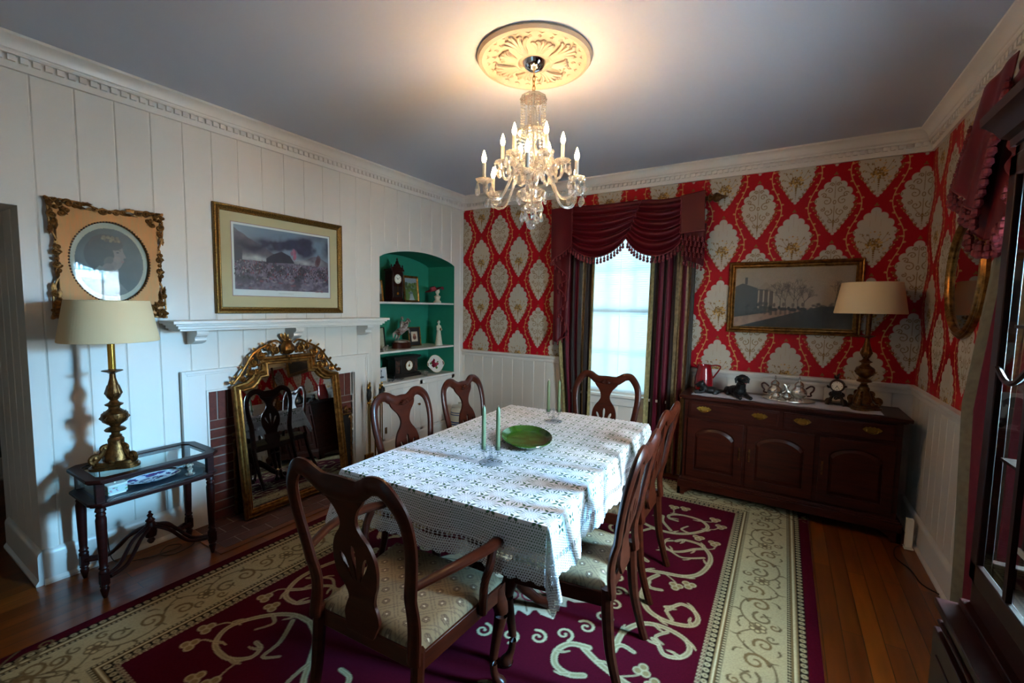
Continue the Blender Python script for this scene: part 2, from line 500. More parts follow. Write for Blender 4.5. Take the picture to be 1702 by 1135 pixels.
# floor ---------------------------------------------------------------
def floor_mat():
    m = mat('oak_floorboards', '#7d4a22', 0.3, coat=0.15)
    nt = m.node_tree; N = nt.nodes; L = nt.links; p = N['Principled BSDF']
    tc = N.new('ShaderNodeTexCoord'); mp = N.new('ShaderNodeMapping')
    mp.inputs['Rotation'].default_value = (0, 0, PI / 2)
    L.new(tc.outputs['Object'], mp.inputs[0])
    b = N.new('ShaderNodeTexBrick'); b.offset = 0.37; b.offset_frequency = 2
    b.inputs['Scale'].default_value = 1; b.inputs['Brick Width'].default_value = 1.7; b.inputs['Row Height'].default_value = 0.082
    b.inputs['Mortar Size'].default_value = 0.002; b.inputs['Mortar Smooth'].default_value = 0.2
    b.inputs['Color1'].default_value = (*lin('#86440f'), 1); b.inputs['Color2'].default_value = (*lin('#5e2c0c'), 1)
    b.inputs['Mortar'].default_value = (*lin('#25120a'), 1)
    L.new(mp.outputs[0], b.inputs['Vector'])
    n = N.new('ShaderNodeTexNoise'); n.inputs['Scale'].default_value = 3.5; n.inputs['Detail'].default_value = 8
    mp2 = N.new('ShaderNodeMapping'); mp2.inputs['Scale'].default_value = (9, 0.8, 1)
    L.new(tc.outputs['Object'], mp2.inputs[0]); L.new(mp2.outputs[0], n.inputs['Vector'])
    mx = N.new('ShaderNodeMixRGB'); mx.blend_type = 'MULTIPLY'; mx.inputs[0].default_value = 0.55
    r = N.new('ShaderNodeValToRGB'); r.color_ramp.elements[0].position = .3; r.color_ramp.elements[1].position = .7
    r.color_ramp.elements[0].color = (.35, .28, .22, 1); r.color_ramp.elements[1].color = (1, 1, 1, 1)
    L.new(n.outputs['Fac'], r.inputs[0]); L.new(b.outputs['Color'], mx.inputs[1]); L.new(r.outputs[0], mx.inputs[2])
    L.new(mx.outputs[0], p.inputs['Base Color'])
    bp = N.new('ShaderNodeBump'); bp.inputs['Strength'].default_value = .35; bp.inputs['Distance'].default_value = .002; bp.invert = True
    L.new(b.outputs['Fac'], bp.inputs['Height']); L.new(bp.outputs[0], p.inputs['Normal'])
    return m
M['floor'] = floor_mat()
g = G(); g.bx(HALL - .1, W_ + .12, YF - .12, 0.14, -0.1, 0)
struct(g.build('floor', 'floor', smooth=False))
g = G(); g.bx(HALL - .1, W_ + .12, YF - .12, 0.14, H_, H_ + .1)
struct(g.build('ceiling', 'ceiling', smooth=False))

def grooved(g, s0, s1, z0, z1, pitch, off, place, gw=0.006, gd=0.005, cut=None, extra=()):
    """tongue-and-groove boards: place(s, depth, z) -> xyz; cut(s) -> list of open (z0, z1)"""
    ss = {s0, s1} | set(extra)
    k = math.ceil((s0 - off) / pitch)
    dep = {}
    while off + k * pitch < s1:
        c = off + k * pitch
        for q, d in ((c - gw, 0), (c, gd), (c + gw, 0)):
            if s0 < q < s1: ss.add(q); dep[q] = d
        k += 1
    ss = sorted(ss)
    for a, b in zip(ss[:-1], ss[1:]):
        if b - a < 1e-6: continue
        mid = (a + b) / 2
        op = cut(mid) if cut else []
        za = z0; ivs = []
        for o in sorted(op):
            if callable(o[0]) or callable(o[1]):
                pass
            ivs.append((lambda s, v=za: v, lambda s, v=o[0]: v(s) if callable(v) else v)); za = o[1]
        ivs.append((lambda s, v=za: v(s) if callable(v) else v, lambda s: z1))
        for lo, hi in ivs:
            V = [place(a, dep.get(a, 0), lo(a)), place(b, dep.get(b, 0), lo(b)), place(b, dep.get(b, 0), hi(b)), place(a, dep.get(a, 0), hi(a))]
            if abs(hi(mid) - lo(mid)) < 1e-4: continue
            g.add(V, [(0, 1, 2, 3)])

# left wall: s runs along y; openings: firebox, niche with a shallow arch
NY0, NY1, NZ0, NZA, NZT = -1.31, -0.17, 0.16, 2.02, 2.10
def arch(s): 
    c = (NY0 + NY1) / 2; h = (NY1 - NY0) / 2
    return NZA + (NZT + .02 - NZA) * (1 - ((s - c) / h) ** 2) ** 0.8 if abs(s - c) < h else NZA
FY0, FY1, FZ = -2.87, -1.66, 0.937
def cut_left(s):
    if NY0 < s < NY1: return [(NZ0 + .0, arch)]
    if FY0 < s < FY1: return [(0.0, FZ)]
    return []
g = G()
ex = [NY0, NY1, FY0, FY1] + [NY0 + (NY1 - NY0) * i / 24 for i in range(25)]
BP = 0.169; BO = -3.61
grooved(g, OPEN, 0, 0, H_, BP, BO, lambda s, d, z: (-d, s, z), cut=cut_left, extra=ex)
# solid core behind the boards: body of the wall between rooms
def slab(y0, y1, z0, z1, x0=-.7, x1=-.006): g.bx(x0, x1, y0, y1, z0, z1)
slab(OPEN + .006, FY0, 0, H_); slab(FY0, FY1, FZ, H_); slab(FY1, NY0, 0, H_); slab(NY1, .0, 0, H_)
slab(NY0, NY1, 2.14, H_); g.bx(-.7, -.42, NY0, NY1, 0, 2.14); g.bx(-.7, -.45, FY0, FY1, 0, FZ)
g.bx(-.42, -.006, NY0, NY1, 0, .15)
# above the passage opening
grooved(g, YF, OPEN, 2.03, H_, BP, BO, lambda s, d, z: (-d, s, z))
g.bx(-.7, -.006, YF, OPEN, 2.03, H_)
# panelled return of the wall inside the passage
grooved(g, -.7, 0, 0, 2.03, .155, -.62, lambda s, d, z: (s, OPEN + d, z), gw=.01)
struct(g.build('wall_left', 'paint', ang=.3))

# niche lining (green), arched soffit
g = G()
k = 24; ys = [NY0 + (NY1 - NY0) * i / k for i in range(k + 1)]
for a, b in zip(ys[:-1], ys[1:]):
    za = arch(a) if NY0 < a < NY1 else NZA; zb = arch(b) if NY0 < b < NY1 else NZA
    g.add([(-.001, a, za), (-.001, b, zb), (-.42, b, zb), (-.42, a, za)], [(0, 1, 2, 3)])
    g.add([(-.415, a, .7), (-.415, b, .7), (-.415, b, zb), (-.415, a, za)], [(0, 1, 2, 3)])
for y in (NY0 + .001, NY1 - .001):
    g.add([(-.001, y, .7), (-.42, y, .7), (-.42, y, NZA), (-.001, y, NZA)], [(0, 1, 2, 3)])
struct(g.build('wall_niche', 'green', smooth=False))

# far room beyond the passage
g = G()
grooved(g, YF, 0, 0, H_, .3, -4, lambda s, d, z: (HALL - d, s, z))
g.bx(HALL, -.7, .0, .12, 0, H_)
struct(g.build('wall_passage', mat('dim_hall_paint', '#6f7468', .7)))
g = G(); g.bx(-1.9, -1.78, OPEN + .5, OPEN + .62, 0, 2.1); g.bx(-.78, -.7, OPEN, OPEN + .1, 0, 2.1)
struct(g.build('trim_passage', 'trim'))

# back wall with window opening
BX0, BX1, BZ0, BZ1 = 1.56, 2.37, 0.69, 2.36
g = G()
g.bx(-.7, BX0, .006, .14, 0, H_); g.bx(BX1, W_ + .12, .006, .14, 0, H_)
g.bx(BX0, BX1, .006, .14, 0, BZ0); g.bx(BX0, BX1, .006, .14, BZ1, H_)
struct(g.build('wall_back', 'paint', smooth=False))
g = G()
def cut_b(s): return [(BZ0, 1.06)] if BX0 < s < BX1 else []
grooved(g, 0, W_, 0, .99, .14, .03, lambda s, d, z: (s, d, z), cut=lambda s: [(BZ0, .99)] if BX0 < s < BX1 else [], extra=[BX0, BX1])
struct(g.build('trim_wainscot_back', 'paint', ang=.3))
# right wall with window opening
RY0, RY1, RZ0, RZ1 = -2.72, -1.92, 0.69, 2.36
g = G()
g.bx(W_ + .006, W_ + .14, RY1, .14, 0, H_); g.bx(W_ + .006, W_ + .14, YF - .12, RY0, 0, H_)
g.bx(W_ + .006, W_ + .14, RY0, RY1, 0, RZ0); g.bx(W_ + .006, W_ + .14, RY0, RY1, RZ1, H_)
struct(g.build('wall_right', 'paint', smooth=False))
g = G()
grooved(g, YF, 0, 0, .99, .127, -.05, lambda s, d, z: (W_ + d, s, z), cut=lambda s: [(RZ0, .99)] if RY0 < s < RY1 else [], extra=[RY0, RY1])
struct(g.build('trim_wainscot_right', 'paint', ang=.3))
# front wall behind the camera, with a window
FX0, FX1 = 2.15, 3.05
g = G()
g.bx(HALL - .1, FX0, YF - .12, YF, 0, H_); g.bx(FX1, W_ + .12, YF - .12, YF, 0, H_)
g.bx(FX0, FX1, YF - .12, YF, 0, .7); g.bx(FX0, FX1, YF - .12, YF, 2.3, H_)
struct(g.build('wall_front', 'paint', smooth=False))

# wallpaper --------------------------------------------------------------
TW, TH = 0.5208, 0.525
RED, PAP, GLD, GLD2 = '#9c0014', '#b0a798', '#765826', '#c09a5a'
cv = Cv(TW, TH, 520, RED, wrap=True)
def lobes(cx, cy, w, h):
    """spade-like medallion with a scalloped head: centre of its box, size"""
    pts = [(0, .5), (.07, .485), (.13, .44), (.13, .385), (.20, .375), (.27, .33), (.28, .265), (.35, .255), (.42, .20), (.42, .13),
           (.48, .10), (.50, .03), (.46, -.03), (.43, -.06), (.40, -.12), (.34, -.15), (.32, -.20), (.25, -.23), (.22, -.29), (.16, -.31),
           (.14, -.37), (.085, -.40), (.06, -.45), (0, -.50)]
    pts = [(a * w * 1.0, b * h) for a, b in pts]
    full = pts + [(-a, b) for a, b in pts[-2:0:-1]]
    return [(cx + a, cy + b) for a, b in spline(full, 4, True)]
def medal(cx, cy, kind):
    w, h = .255, .455
    for (a, b, r) in ((0, .195, .031), (.042, .155, .032), (.076, .105, .034), (.095, .045, .034), (.094, -.005, .028), (.083, -.045, .026), (.066, -.085, .026), (.047, -.122, .024), (.029, -.158, .02), (.013, -.19, .015), (0, -.212, .010)):
        for s_ in (-1, 1): cv.disc(cx + s_ * a, cy + b, r, PAP)
    cv.poly([(cx + a, cy + b) for a, b in ((0, .2), (.05, .15), (.09, .09), (.1, .0), (.07, -.08), (.02, -.18), (-.02, -.18), (-.07, -.08), (-.1, 0), (-.09, .09), (-.05, .15))], PAP)
    rnd = random.Random(4 if kind else 9)
    # gold fringe of little curls on the flanks
    for sgn in (-1, 1):
        for (a, b) in ((.50, .10), (.53, .0), (.48, -.06), (.42, -.13), (.36, -.18), (.27, -.25), (.19, -.32), (.12, -.39)):
            x, y = cx + sgn * a * w, cy + b * h
            cv.volute(x, y, .013, 1.0, .0045, GLD, .003, rnd.random() * 6, sgn)
            cv.disc(x + sgn * .011, y + .004, .0035, GLD2)
    if kind:      # scrollwork medallion
        for sgn in (-1, 1):
            for (x, y, r, st) in ((.035, .12, .026, 0), (.05, .04, .034, 1.2), (.04, -.045, .03, 2.2), (.022, -.11, .02, 3), (.07, .085, .02, .5), (.075, -.02, .017, 2), (.02, .165, .016, 0)):
                cv.volute(cx + sgn * x, cy + y, r, 1.15, .0055, GLD, .0035, st if sgn > 0 else PI - st, sgn)
        cv.disc(cx, cy + .03, .011, GLD, .017); cv.disc(cx, cy + .03, .006, PAP, .011)
        cv.stroke([(cx, cy + .19), (cx, cy + .06)], .003, GLD); cv.stroke([(cx, cy), (cx, cy - .16)], .004, GLD)
        cv.stroke([(cx - .05, cy - .06), (cx, cy - .12), (cx + .05, cy - .06)], .004, '#8a7350')
        for i in range(5): cv.disc(cx, cy - .13 - .015 * i, .007 - .001 * i, GLD)
    else:         # bouquet medallion
        for i in range(44):
            a = rnd.random() * 6.28; r = .043 * math.sqrt(rnd.random())
            cv.disc(cx + r * cos(a) * 1.1, cy - .045 + r * sin(a), .006 + .003 * rnd.random(), rnd.choice([GLD, '#8f6c30', GLD2, '#b08a4a']))
        for sgn in (-1, 1):
            for (dx, dy) in ((.075, .03), (.085, -.02), (.06, -.09), (.035, .03), (.03, -.1)):
                cv.stroke([(cx, cy - .05), (cx + sgn * dx * .6, cy - .05 + (dy + .05) * .35), (cx + sgn * dx, cy + dy)], .003, GLD, .0018)
                for q in range(4): cv.disc(cx + sgn * dx + rnd.uniform(-.012, .012), cy + dy + rnd.uniform(-.012, .012), .0042, rnd.choice([GLD, GLD2, '#8f6c30']))
            cv.stroke([(cx + sgn * .032, cy + .13), (cx + sgn * .032, cy + .085)], .0022, '#a08c78')
        cv.disc(cx, cy + .045, .006, '#a0702c'); cv.stroke([(cx, cy + .2), (cx, cy + .12)], .002, '#a08c78')
        for i in range(6): cv.disc(cx, cy - .10 - .016 * i, .008 - .001 * i, GLD)
    for dx, dy in ((0, 0), (.008, -.004), (-.008, -.004), (0, .009)): cv.disc(cx + dx, cy + h / 2 + .018 + dy, .0055, GLD)
AX, AY = .266 % TW, (2.114 - .0) % TH          # bouquet medallion centre
for (mx_, my_, kd) in ((AX, AY, 0), (AX + TW / 2, AY + TH / 2, 1)):
    # twin scrolling vines that follow the ogee around the medallion
    for sgn in (-1, 1):
        for off in (0,):
            if kd: continue
            P = []
            for i in range(25):
                t = i / 24; y = my_ - TH / 2 + TH * t
                P.append((mx_ + sgn * (.1302 + .040 * cos(2 * PI * (t - .5))), y))
            cv.stroke(P, .0045, GLD2, .0045, smooth=0)
            for i in range(0, 25):
                if i % 2: continue
                x, y = P[i]; q = 1 if (i // 2) % 2 else -1
                cv.volute(x + q * .008, y, .009, .8, .004, GLD2, .003, 0 if q > 0 else PI, q)
for (mx_, my_, kd) in ((AX, AY, 0), (AX + TW / 2, AY + TH / 2, 1)):
    medal(mx_, my_, kd)
cv.noise(.06, 3)
tile = cv.a
def tiled(X, Z):
    u = (X % TW) * cv.ppm; v = (Z % TH) * cv.ppm
    i = u.astype(int); j = v.astype(int); fu = (u - i)[..., None]; fv = (v - j)[..., None]
    i0, i1, j0, j1 = i % cv.W, (i + 1) % cv.W, j % cv.H, (j + 1) % cv.H
    return (tile[j0, i0] * (1 - fu) + tile[j0, i1] * fu) * (1 - fv) + (tile[j1, i0] * (1 - fu) + tile[j1, i1] * fu) * fv
def paper(name, s0, s1, z0, z1, place, hole=None, res=.0034):
    nw, nh = int((s1 - s0) / res), int((z1 - z0) / res)
    s = np.linspace(s0, s1, nw); z = np.linspace(z0, z1, nh); SX, SZ = np.meshgrid(s, z)
    arr = tiled(SX, SZ)
    keep = None
    if hole:
        mx = (s[:-1] + s[1:]) / 2; mz = (z[:-1] + z[1:]) / 2; A, B = np.meshgrid(mx, mz)
        keep = ~((A > hole[0]) & (A < hole[1]) & (B > hole[2]) & (B < hole[3]))
    return struct(sheet(name, arr, lambda U, V: place(SX, SZ), 'paper', keep=keep))
paper('trim_wallpaper_back', 0, W_, .99, 2.72, lambda s, z: (s, 0 * s + .002, z), (BX0, BX1, BZ0, BZ1))
paper('trim_wallpaper_right', W_, W_ + 1.9, .99, 2.72, lambda s, z: (0 * s + W_ - .002, -(s - W_), z))
paper('trim_wallpaper_right', W_ + 2.7, W_ + 4.9, .99, 2.72, lambda s, z: (0 * s + W_ - .002, -(s - W_), z), res=.012)
g = G(); g.bx(W_ - .002, W_ + .004, RY0, RY1, RZ1, 2.72)
struct(g.build('trim_wallpaper_head', mat('red_paper', '#8a0d20', .6)))

# crown moulding with dentils ---------------------------------------------
cp = [(0, -.15), (.018, -.15), (.018, -.116), (.018, -.086), (.04, -.085), (.046, -.076), (.046, -.068), (.052, -.064),
      (.055, -.054), (.062, -.036), (.078, -.022), (.098, -.016), (.1, -.014), (.1, 0), (0, 0)]
def crown(name, a, b, inward, ma=1, mb=1):
    """mitred at both ends where ma/mb are 1"""
    g = G(); a = Vector(a); b = Vector(b); w = Vector(inward); d = (b - a).normalized(); L = (b - a).length
    V = []
    for (P, sg, mi) in ((a, 1, ma), (b, -1, mb)):
        for o, h in cp: V.append(P + w * o + Vector((0, 0, h)) + d * (sg * o * mi))
    n = len(cp)
    g.add(V, [(i, (i + 1) % n, (i + 1) % n + n, i + n) for i in range(n)])
    x = .06
    while x < L - .05:
        c = a + d * x + w * .026 + Vector((0, 0, -.101))
        s = (.028, .018, .028) if abs(d.x) > .5 else (.018, .028, .028)
        g.box(c, s); x += .044
    return struct(g.build(name, 'trim', ang=.5))
crown('trim_crown_left', (0, YF, H_), (0, 0, H_), (1, 0, 0))
crown('trim_crown_back', (0, 0, H_), (W_, 0, H_), (0, -1, 0))
crown('trim_crown_right', (W_, 0, H_), (W_, YF, H_), (-1, 0, 0))
# chair rail
rp = [(0, .955), (.012, .955), (.016, .965), (.016, .985), (.024, .99), (.03, 1.0), (.034, 1.012), (.034, 1.022), (.0, 1.026)]
g = G(); g.run(rp, (0, 0, 0), (1.43, 0, 0), (0, -1, 0)); g.run(rp, (2.5, 0, 0), (W_, 0, 0), (0, -1, 0))
struct(g.build('trim_chair_rail_back', 'trim', ang=.5))
g = G(); g.run(rp, (W_, 0, 0), (W_, -1.8, 0), (-1, 0, 0)); g.run(rp, (W_, -2.85, 0), (W_, YF, 0), (-1, 0, 0))
struct(g.build('trim_chair_rail_right', 'trim', ang=.5))
# baseboards
bp_ = [(0, 0), (.032, 0), (.032, .012), (.02, .03), (.02, .16), (.016, .175), (.007, .186), (.0, .19)]
def baseb(name, runs):
    g = G()
    for a, b, w in runs: g.run(bp_, a, b, w)
    struct(g.build(name, 'trim', ang=.5))
baseb('baseboard_left', [((0, OPEN, 0), (0, -3.03, 0), (1, 0, 0)), ((0, -1.47, 0), (0, 0, 0), (1, 0, 0)), ((-.7, OPEN, 0), (0.02, OPEN, 0), (0, -1, 0))])
baseb('baseboard_back', [((0, 0, 0), (W_, 0, 0), (0, -1, 0))])
baseb('baseboard_right', [((W_, 0, 0), (W_, YF, 0), (-1, 0, 0))])
baseb('baseboard_passage', [((HALL, YF, 0), (HALL, 0, 0), (1, 0, 0))])

# windows: frame, sashes, panes, blinds, sill ------------------------------
M['blind'] = None
def blind_mat():
    m = bpy.data.materials.new('blind_slat'); m.use_nodes = True
    nt = m.node_tree; N = nt.nodes; L = nt.links; N.clear()
    out = N.new('ShaderNodeOutputMaterial'); d = N.new('ShaderNodeBsdfDiffuse'); d.inputs[0].default_value = (.78, .82, .84, 1)
    t = N.new('ShaderNodeBsdfTranslucent'); t.inputs[0].default_value = (.62, .74, .80, 1)
    mx = N.new('ShaderNodeMixShader'); mx.inputs[0].default_value = .55
    L.new(d.outputs[0], mx.inputs[1]); L.new(t.outputs[0], mx.inputs[2]); L.new(mx.outputs[0], out.inputs[0])
    return m
M['blind'] = blind_mat()
def window(n, origin, rz, w, z0, z1, tilt=28, case=True, slat_w=.026):
    """local: x along the wall, +y outdoors, origin at left end of the opening at floor level"""
    T = Matrix.Translation(origin) @ Matrix.Rotation(rz, 4, 'Z')
    root = bpy.data.objects.new('window_%d' % n, None); C.objects.link(root); root.matrix_world = T; root['kind'] = 'structure'
    g = G(); f = .045
    for (a, b, c, d) in ((0, f, z0, z1), (w - f, w, z0, z1), (0, w, z1 - f, z1), (0, w, z0, z0 + f)): g.bx(a, b, .05, .1, c, d)
    zm = (z0 + z1) / 2
    g.bx(0, w, .055, .09, zm - .022, zm + .022)
    for k in (1, 2): g.bx(w * k / 3 - .009, w * k / 3 + .009, .065, .085, z0, z1)
    for zz in ((z0 + zm) / 2, (zm + z1) / 2): g.bx(0, w, .065, .085, zz - .009, zz + .009)
    g.build('window_sash', 'trim', root)
    g = G(); g.bx(.0, w, .073, .077, z0, z1); g.build('window_pane', 'pane', root, smooth=False)
    g = G()
    if case:
        g.bx(-.1, 0, -.02, .004, z0, z1 + .1); g.bx(w, w + .1, -.02, .004, z0, z1 + .1); g.bx(-.1, w + .1, -.025, .004, z1, z1 + .1)
        g.bx(-.09, w + .09, -.02, .004, z0 - .11, z0 - .02)
    g.bx(-.11, w + .11, -.06, .05, z0 - .022, z0 + .004)
    g.build('window_sill', 'trim', root, bev=.003)
    g = G(); z = z0 + .03; a = math.radians(tilt)
    while z < z1 - .04:
        g.add([(.012, .03 - slat_w / 2 * cos(a), z - slat_w / 2 * sin(a)), (w - .012, .03 - slat_w / 2 * cos(a), z - slat_w / 2 * sin(a)),
               (w - .012, .03 + slat_w / 2 * cos(a), z + slat_w / 2 * sin(a)), (.012, .03 + slat_w / 2 * cos(a), z + slat_w / 2 * sin(a))], [(0, 1, 2, 3)])
        z += .0225
    b = g.build('window_blind', 'blind', root, smooth=False)
    g = G(); g.bx(.008, w - .008, .012, .048, z1 - .04, z1); g.bx(.01, w - .01, .018, .042, z0 + .006, z0 + .022)
    for x in (.1, w / 2, w - .1): g.bx(x - .001, x + .001, .014, .016, z0, z1)
    g.tube([(.07, .01, z1 - .05), (.075, .008, z1 - .75)], .004, 6)
    g.build('blind_rail', 'trim', root)
    return root
window(1, (BX0, 0, 0), 0, BX1 - BX0, BZ0, BZ1, tilt=62)
window(2, (W_, RY1, 0), -PI / 2, RY1 - RY0, RZ0, RZ1)
window(3, (FX1, YF, 0), PI, FX1 - FX0, .7, 2.3, tilt=70, case=True)
# ================================================================== FIREPLACE AND NICHE
# mantel shelf on three corbels
mt = thing('mantel_shelf', 'white painted mantel shelf on three scrolled corbels above the fireplace', 'mantel shelf', (0, -2.24, 1.365))
sp = [(0, 0), (.165, 0), (.165, .012), (.175, .016), (.182, .032), (.195, .036), (.2, .044), (.21, .046), (.21, .066), (0, .066)]
g = G(); V = []
for y, sg in ((-.862, 1), (.862, -1)):
    for o, h in sp: V.append((o + 0, y + sg * (.21 - o if o else .21) * (1 if o else 0) * 1.0 + (0 if o else sg * .045), h))
n = len(sp)
# shelf: straight front with moulded ends
g.bx(0.001, .165, -.815, .815, 0, .014); g.bx(0.001, .18, -.83, .83, .014, .034); g.bx(0.001, .195, -.845, .845, .034, .046); g.bx(0.001, .212, -.863, .863, .046, .066)
g.build('shelf', 'trim', mt, bev=.003)
cor = [(0, 0), (.145, 0), (.15, -.018), (.14, -.034), (.12, -.042), (.115, -.052), (.118, -.066), (.10, -.078), (.075, -.086), (.05, -.092), (0, -.094)]
for y in (-.68, .0, .69):
    g = G(); V = [(a + .001, y - .035, b) for a, b in cor] + [(a + .001, y + .035, b) for a, b in cor]; n = len(cor)
    g.add(V, [tuple(range(n)), tuple(range(n, 2 * n))[::-1]] + [(i, (i + 1) % n, (i + 1) % n + n, i + n) for i in range(n)])
    g.build('corbel', 'trim', mt, bev=.002)

# fireplace: surround, brick facing, firebox
fp = thing('fireplace', 'brick fireplace with a white painted wooden surround, opening dark behind the mirror', 'fireplace', (0, -2.24, 0))
g = G()
def mitre(g, y0, y1, z1, w, d0, d1):
    """three-sided architrave strip between insets w[0]..w[1]"""
    a, b = w
    g.bx(d0, d1, y0 + a, y0 + b, 0, z1 - a); g.bx(d0, d1, y1 - b, y1 - a, 0, z1 - a); g.bx(d0, d1, y0 + b, y1 - b, z1 - b, z1 - a)
mitre(g, -.765, .765, 1.09, (0, .02), 0.0005, .034); mitre(g, -.765, .765, 1.09, (.02, .034), 0.0005, .026)
mitre(g, -.765, .765, 1.09, (.034, .145), 0.0005, .02); mitre(g, -.765, .765, 1.09, (.145, .158), 0.0005, .027)
g.build('surround', 'trim', fp, bev=.002)
M['brick'] = mat('red_brick', '#6a2f22', .85, vary=(30, '#4a2019', .3), bump=(120, .5, .002))
M['mortar'] = mat('brick_mortar', '#8a7e74', .95, bump=(150, .5, .002))
g = G(); h = G(); rnd = random.Random(3)
Y0, Y1, ZT = -.607, .607, .932
by0, by1, bz = -.40, .40, .72            # firebox opening
g.bx(-.03, -.006, Y0, by0, 0, ZT); g.bx(-.03, -.006, by1, Y1, 0, ZT); g.bx(-.03, -.006, by0, by1, bz, ZT)
z = .004
while z < bz - .01:
    for (a, b) in ((Y0, by0), (by1, Y1)):
        k = int(round(z / .066)); cut = a + (.0 if False else (b - a))
        edges = [a, b] if k % 2 else [a, (a + b) / 2 + .0, b]
        edges = [a, b] if (b - a) < .25 and k % 2 else [a, a + (b - a) * .48, b]
        edges = [a, b]
        for e0, e1 in zip(edges[:-1], edges[1:]): h.bx(-.02, .0, e0 + .005, e1 - .005, z, min(z + .056, bz))
    z += .066
y = Y0 + .004
while y < Y1 - .02:
    h.bx(-.02, .0, y, min(y + .056, Y1 - .003), bz + .006, ZT - .003); y += .066
g.build('mortar_bed', 'mortar', fp, smooth=False); h.build('brick_facing', 'brick', fp, bev=.002)
g = G()
g.add([(-.03, by0, 0), (-.03, by1, 0), (-.03, by1, bz), (-.03, by0, bz), (-.42, by0 + .1, 0), (-.42, by1 - .1, 0), (-.42, by1 - .1, bz), (-.42, by0 + .1, bz)],
      [(4, 5, 6, 7), (0, 4, 7, 3), (5, 1, 2, 6), (7, 6, 2, 3), (0, 1, 5, 4)])
g.build('firebox', 'soot', fp, smooth=False)
# brick hearth set flush in the floor
he = thing('hearth', 'dark red brick hearth laid flush in the wooden floor', 'hearth', (0, -2.24, 0))
g = G(); g.bx(.03, .45, -.73, .83, .0005, .003); g.build('mortar_bed', 'mortar', he, smooth=False)
g = G(); x = .034; r = 0
while x < .44:
    y = -.725 - (.1 if r % 2 else 0)
    while y < .82:
        a, b = max(y, -.725), min(y + .196, .826)
        if b - a > .02: g.bx(x, min(x + .096, .446), a, b, .001, .006)
        y += .204
    x += .104; r += 1
g.build('hearth_brick', mat('hearth_brick', '#552a20', .6, vary=(12, '#38211b', .3), bump=(90, .4, .002)), he, bev=.001)
g = G(); g.bx(.45, .50, -.78, .88, .0005, .008); g.bx(.03, .45, -.78, -.73, .0005, .008); g.bx(.03, .45, .83, .88, .0005, .008)
g.build('border', 'floor', he, bev=.002)

# fire screen leaning behind the mirror
fs = thing('fire_screen', 'dark fireplace screen with gilt corner scrolls, standing behind the leaning mirror', 'fire screen', (.045, -2.2, .003))
g = G(); g.bx(-.004, .004, -.5, .5, 0.0, .56); g.build('panel', 'blackmat', fs)
g = G()
for a in (-.5, .5): g.tube([(0, a, 0), (0, a, .56)], .011, 8)
g.tube([(0, -.5, .56), (0, .5, .56)], .011, 8)
for sg in (-1, 1):
    for (yy, zz, r) in ((.46, .60, .03), (.40, .585, .022), (.5, .52, .022)): g.scroll((0, sg * yy, zz), r, 1.2, .009, PI / 2, sg, ax=((0, 1, 0), (0, 0, 1)))
    g.ball((0, sg * .5, .6), .017)
g.build('frame', 'brass', fs)

# fireplace tools on a stand
pk = thing('fireplace_tool_set', 'brass fireplace tools with black handles on a stand beside the surround', 'fireplace tools', (.14, -1.5, 0))
g = G(); g.lathe([(.085, 0), (.09, .008), (.07, .018), (.02, .026), (.012, .05)], 20); g.tube([(0, 0, .02), (0, 0, .66)], .008, 8)
g.tube([(-.0, -.075, .62), (0, .075, .62)], .006, 8); g.tube([(-.07, 0, .62), (.07, 0, .62)], .006, 8); g.ball((0, 0, .68), .018)
g.build('stand', 'brassbright', pk)
def tool(x, y, head):
    g = G(); g.tube([(x, y, .16), (x, y, .64)], .0055, 8); g.lathe([(.012, .635), (.016, .64), (.01, .65), (.009, .655)], 12, (x, y, 0))
    g.lathe([(.01, .775), (.013, .78), (.008, .788), (.006, .80), (.009, .81), (.004, .822)], 12, (x, y, 0))
    o = g.build('shaft', 'brassbright', pk)
    h = G(); h.lathe([(.009, .655), (.016, .68), (.0165, .72), (.011, .745), (.013, .775)], 12, (x, y, 0)); h.build('handle', 'blackmat', o)
    h = G()
    if head == 'brush':
        h.bx(x - .012, x + .012, y - .045, y + .045, .125, .165); h.build('ferrule', 'brassbright', o)
        h = G(); h.prism([(-.012, -.05), (.012, -.05), (.012, .05), (-.012, .05)], .045, .128, Matrix.Translation((x, y, 0))); h.build('bristles', 'black', o)
    elif head == 'shovel':
        h.prism([(-.004, -.05), (.004, -.05), (.004, .05), (-.004, .05)], .03, .17, Matrix.Translation((x + .01, y, 0))); h.build('blade', 'brassbright', o, bev=.002)
    elif head == 'poker':
        h.tube([(x, y, .16), (x, y, .06)], [.006, .002], 6); h.tube([(x, y, .1), (x, y + .03, .09), (x, y + .035, .11)], .004, 6); h.build('tip', 'brassbright', o)
    else:
        for s_ in (-1, 1): h.tube([(x, y, .17), (x, y + s_ * .02, .12), (x, y + s_ * .004, .05)], .004, 6)
        h.build('jaws', 'brassbright', o)
tool(0, -.075, 'brush'); tool(.07, 0, 'shovel'); tool(-.07, 0, 'poker'); tool(0, .085, 'tongs')

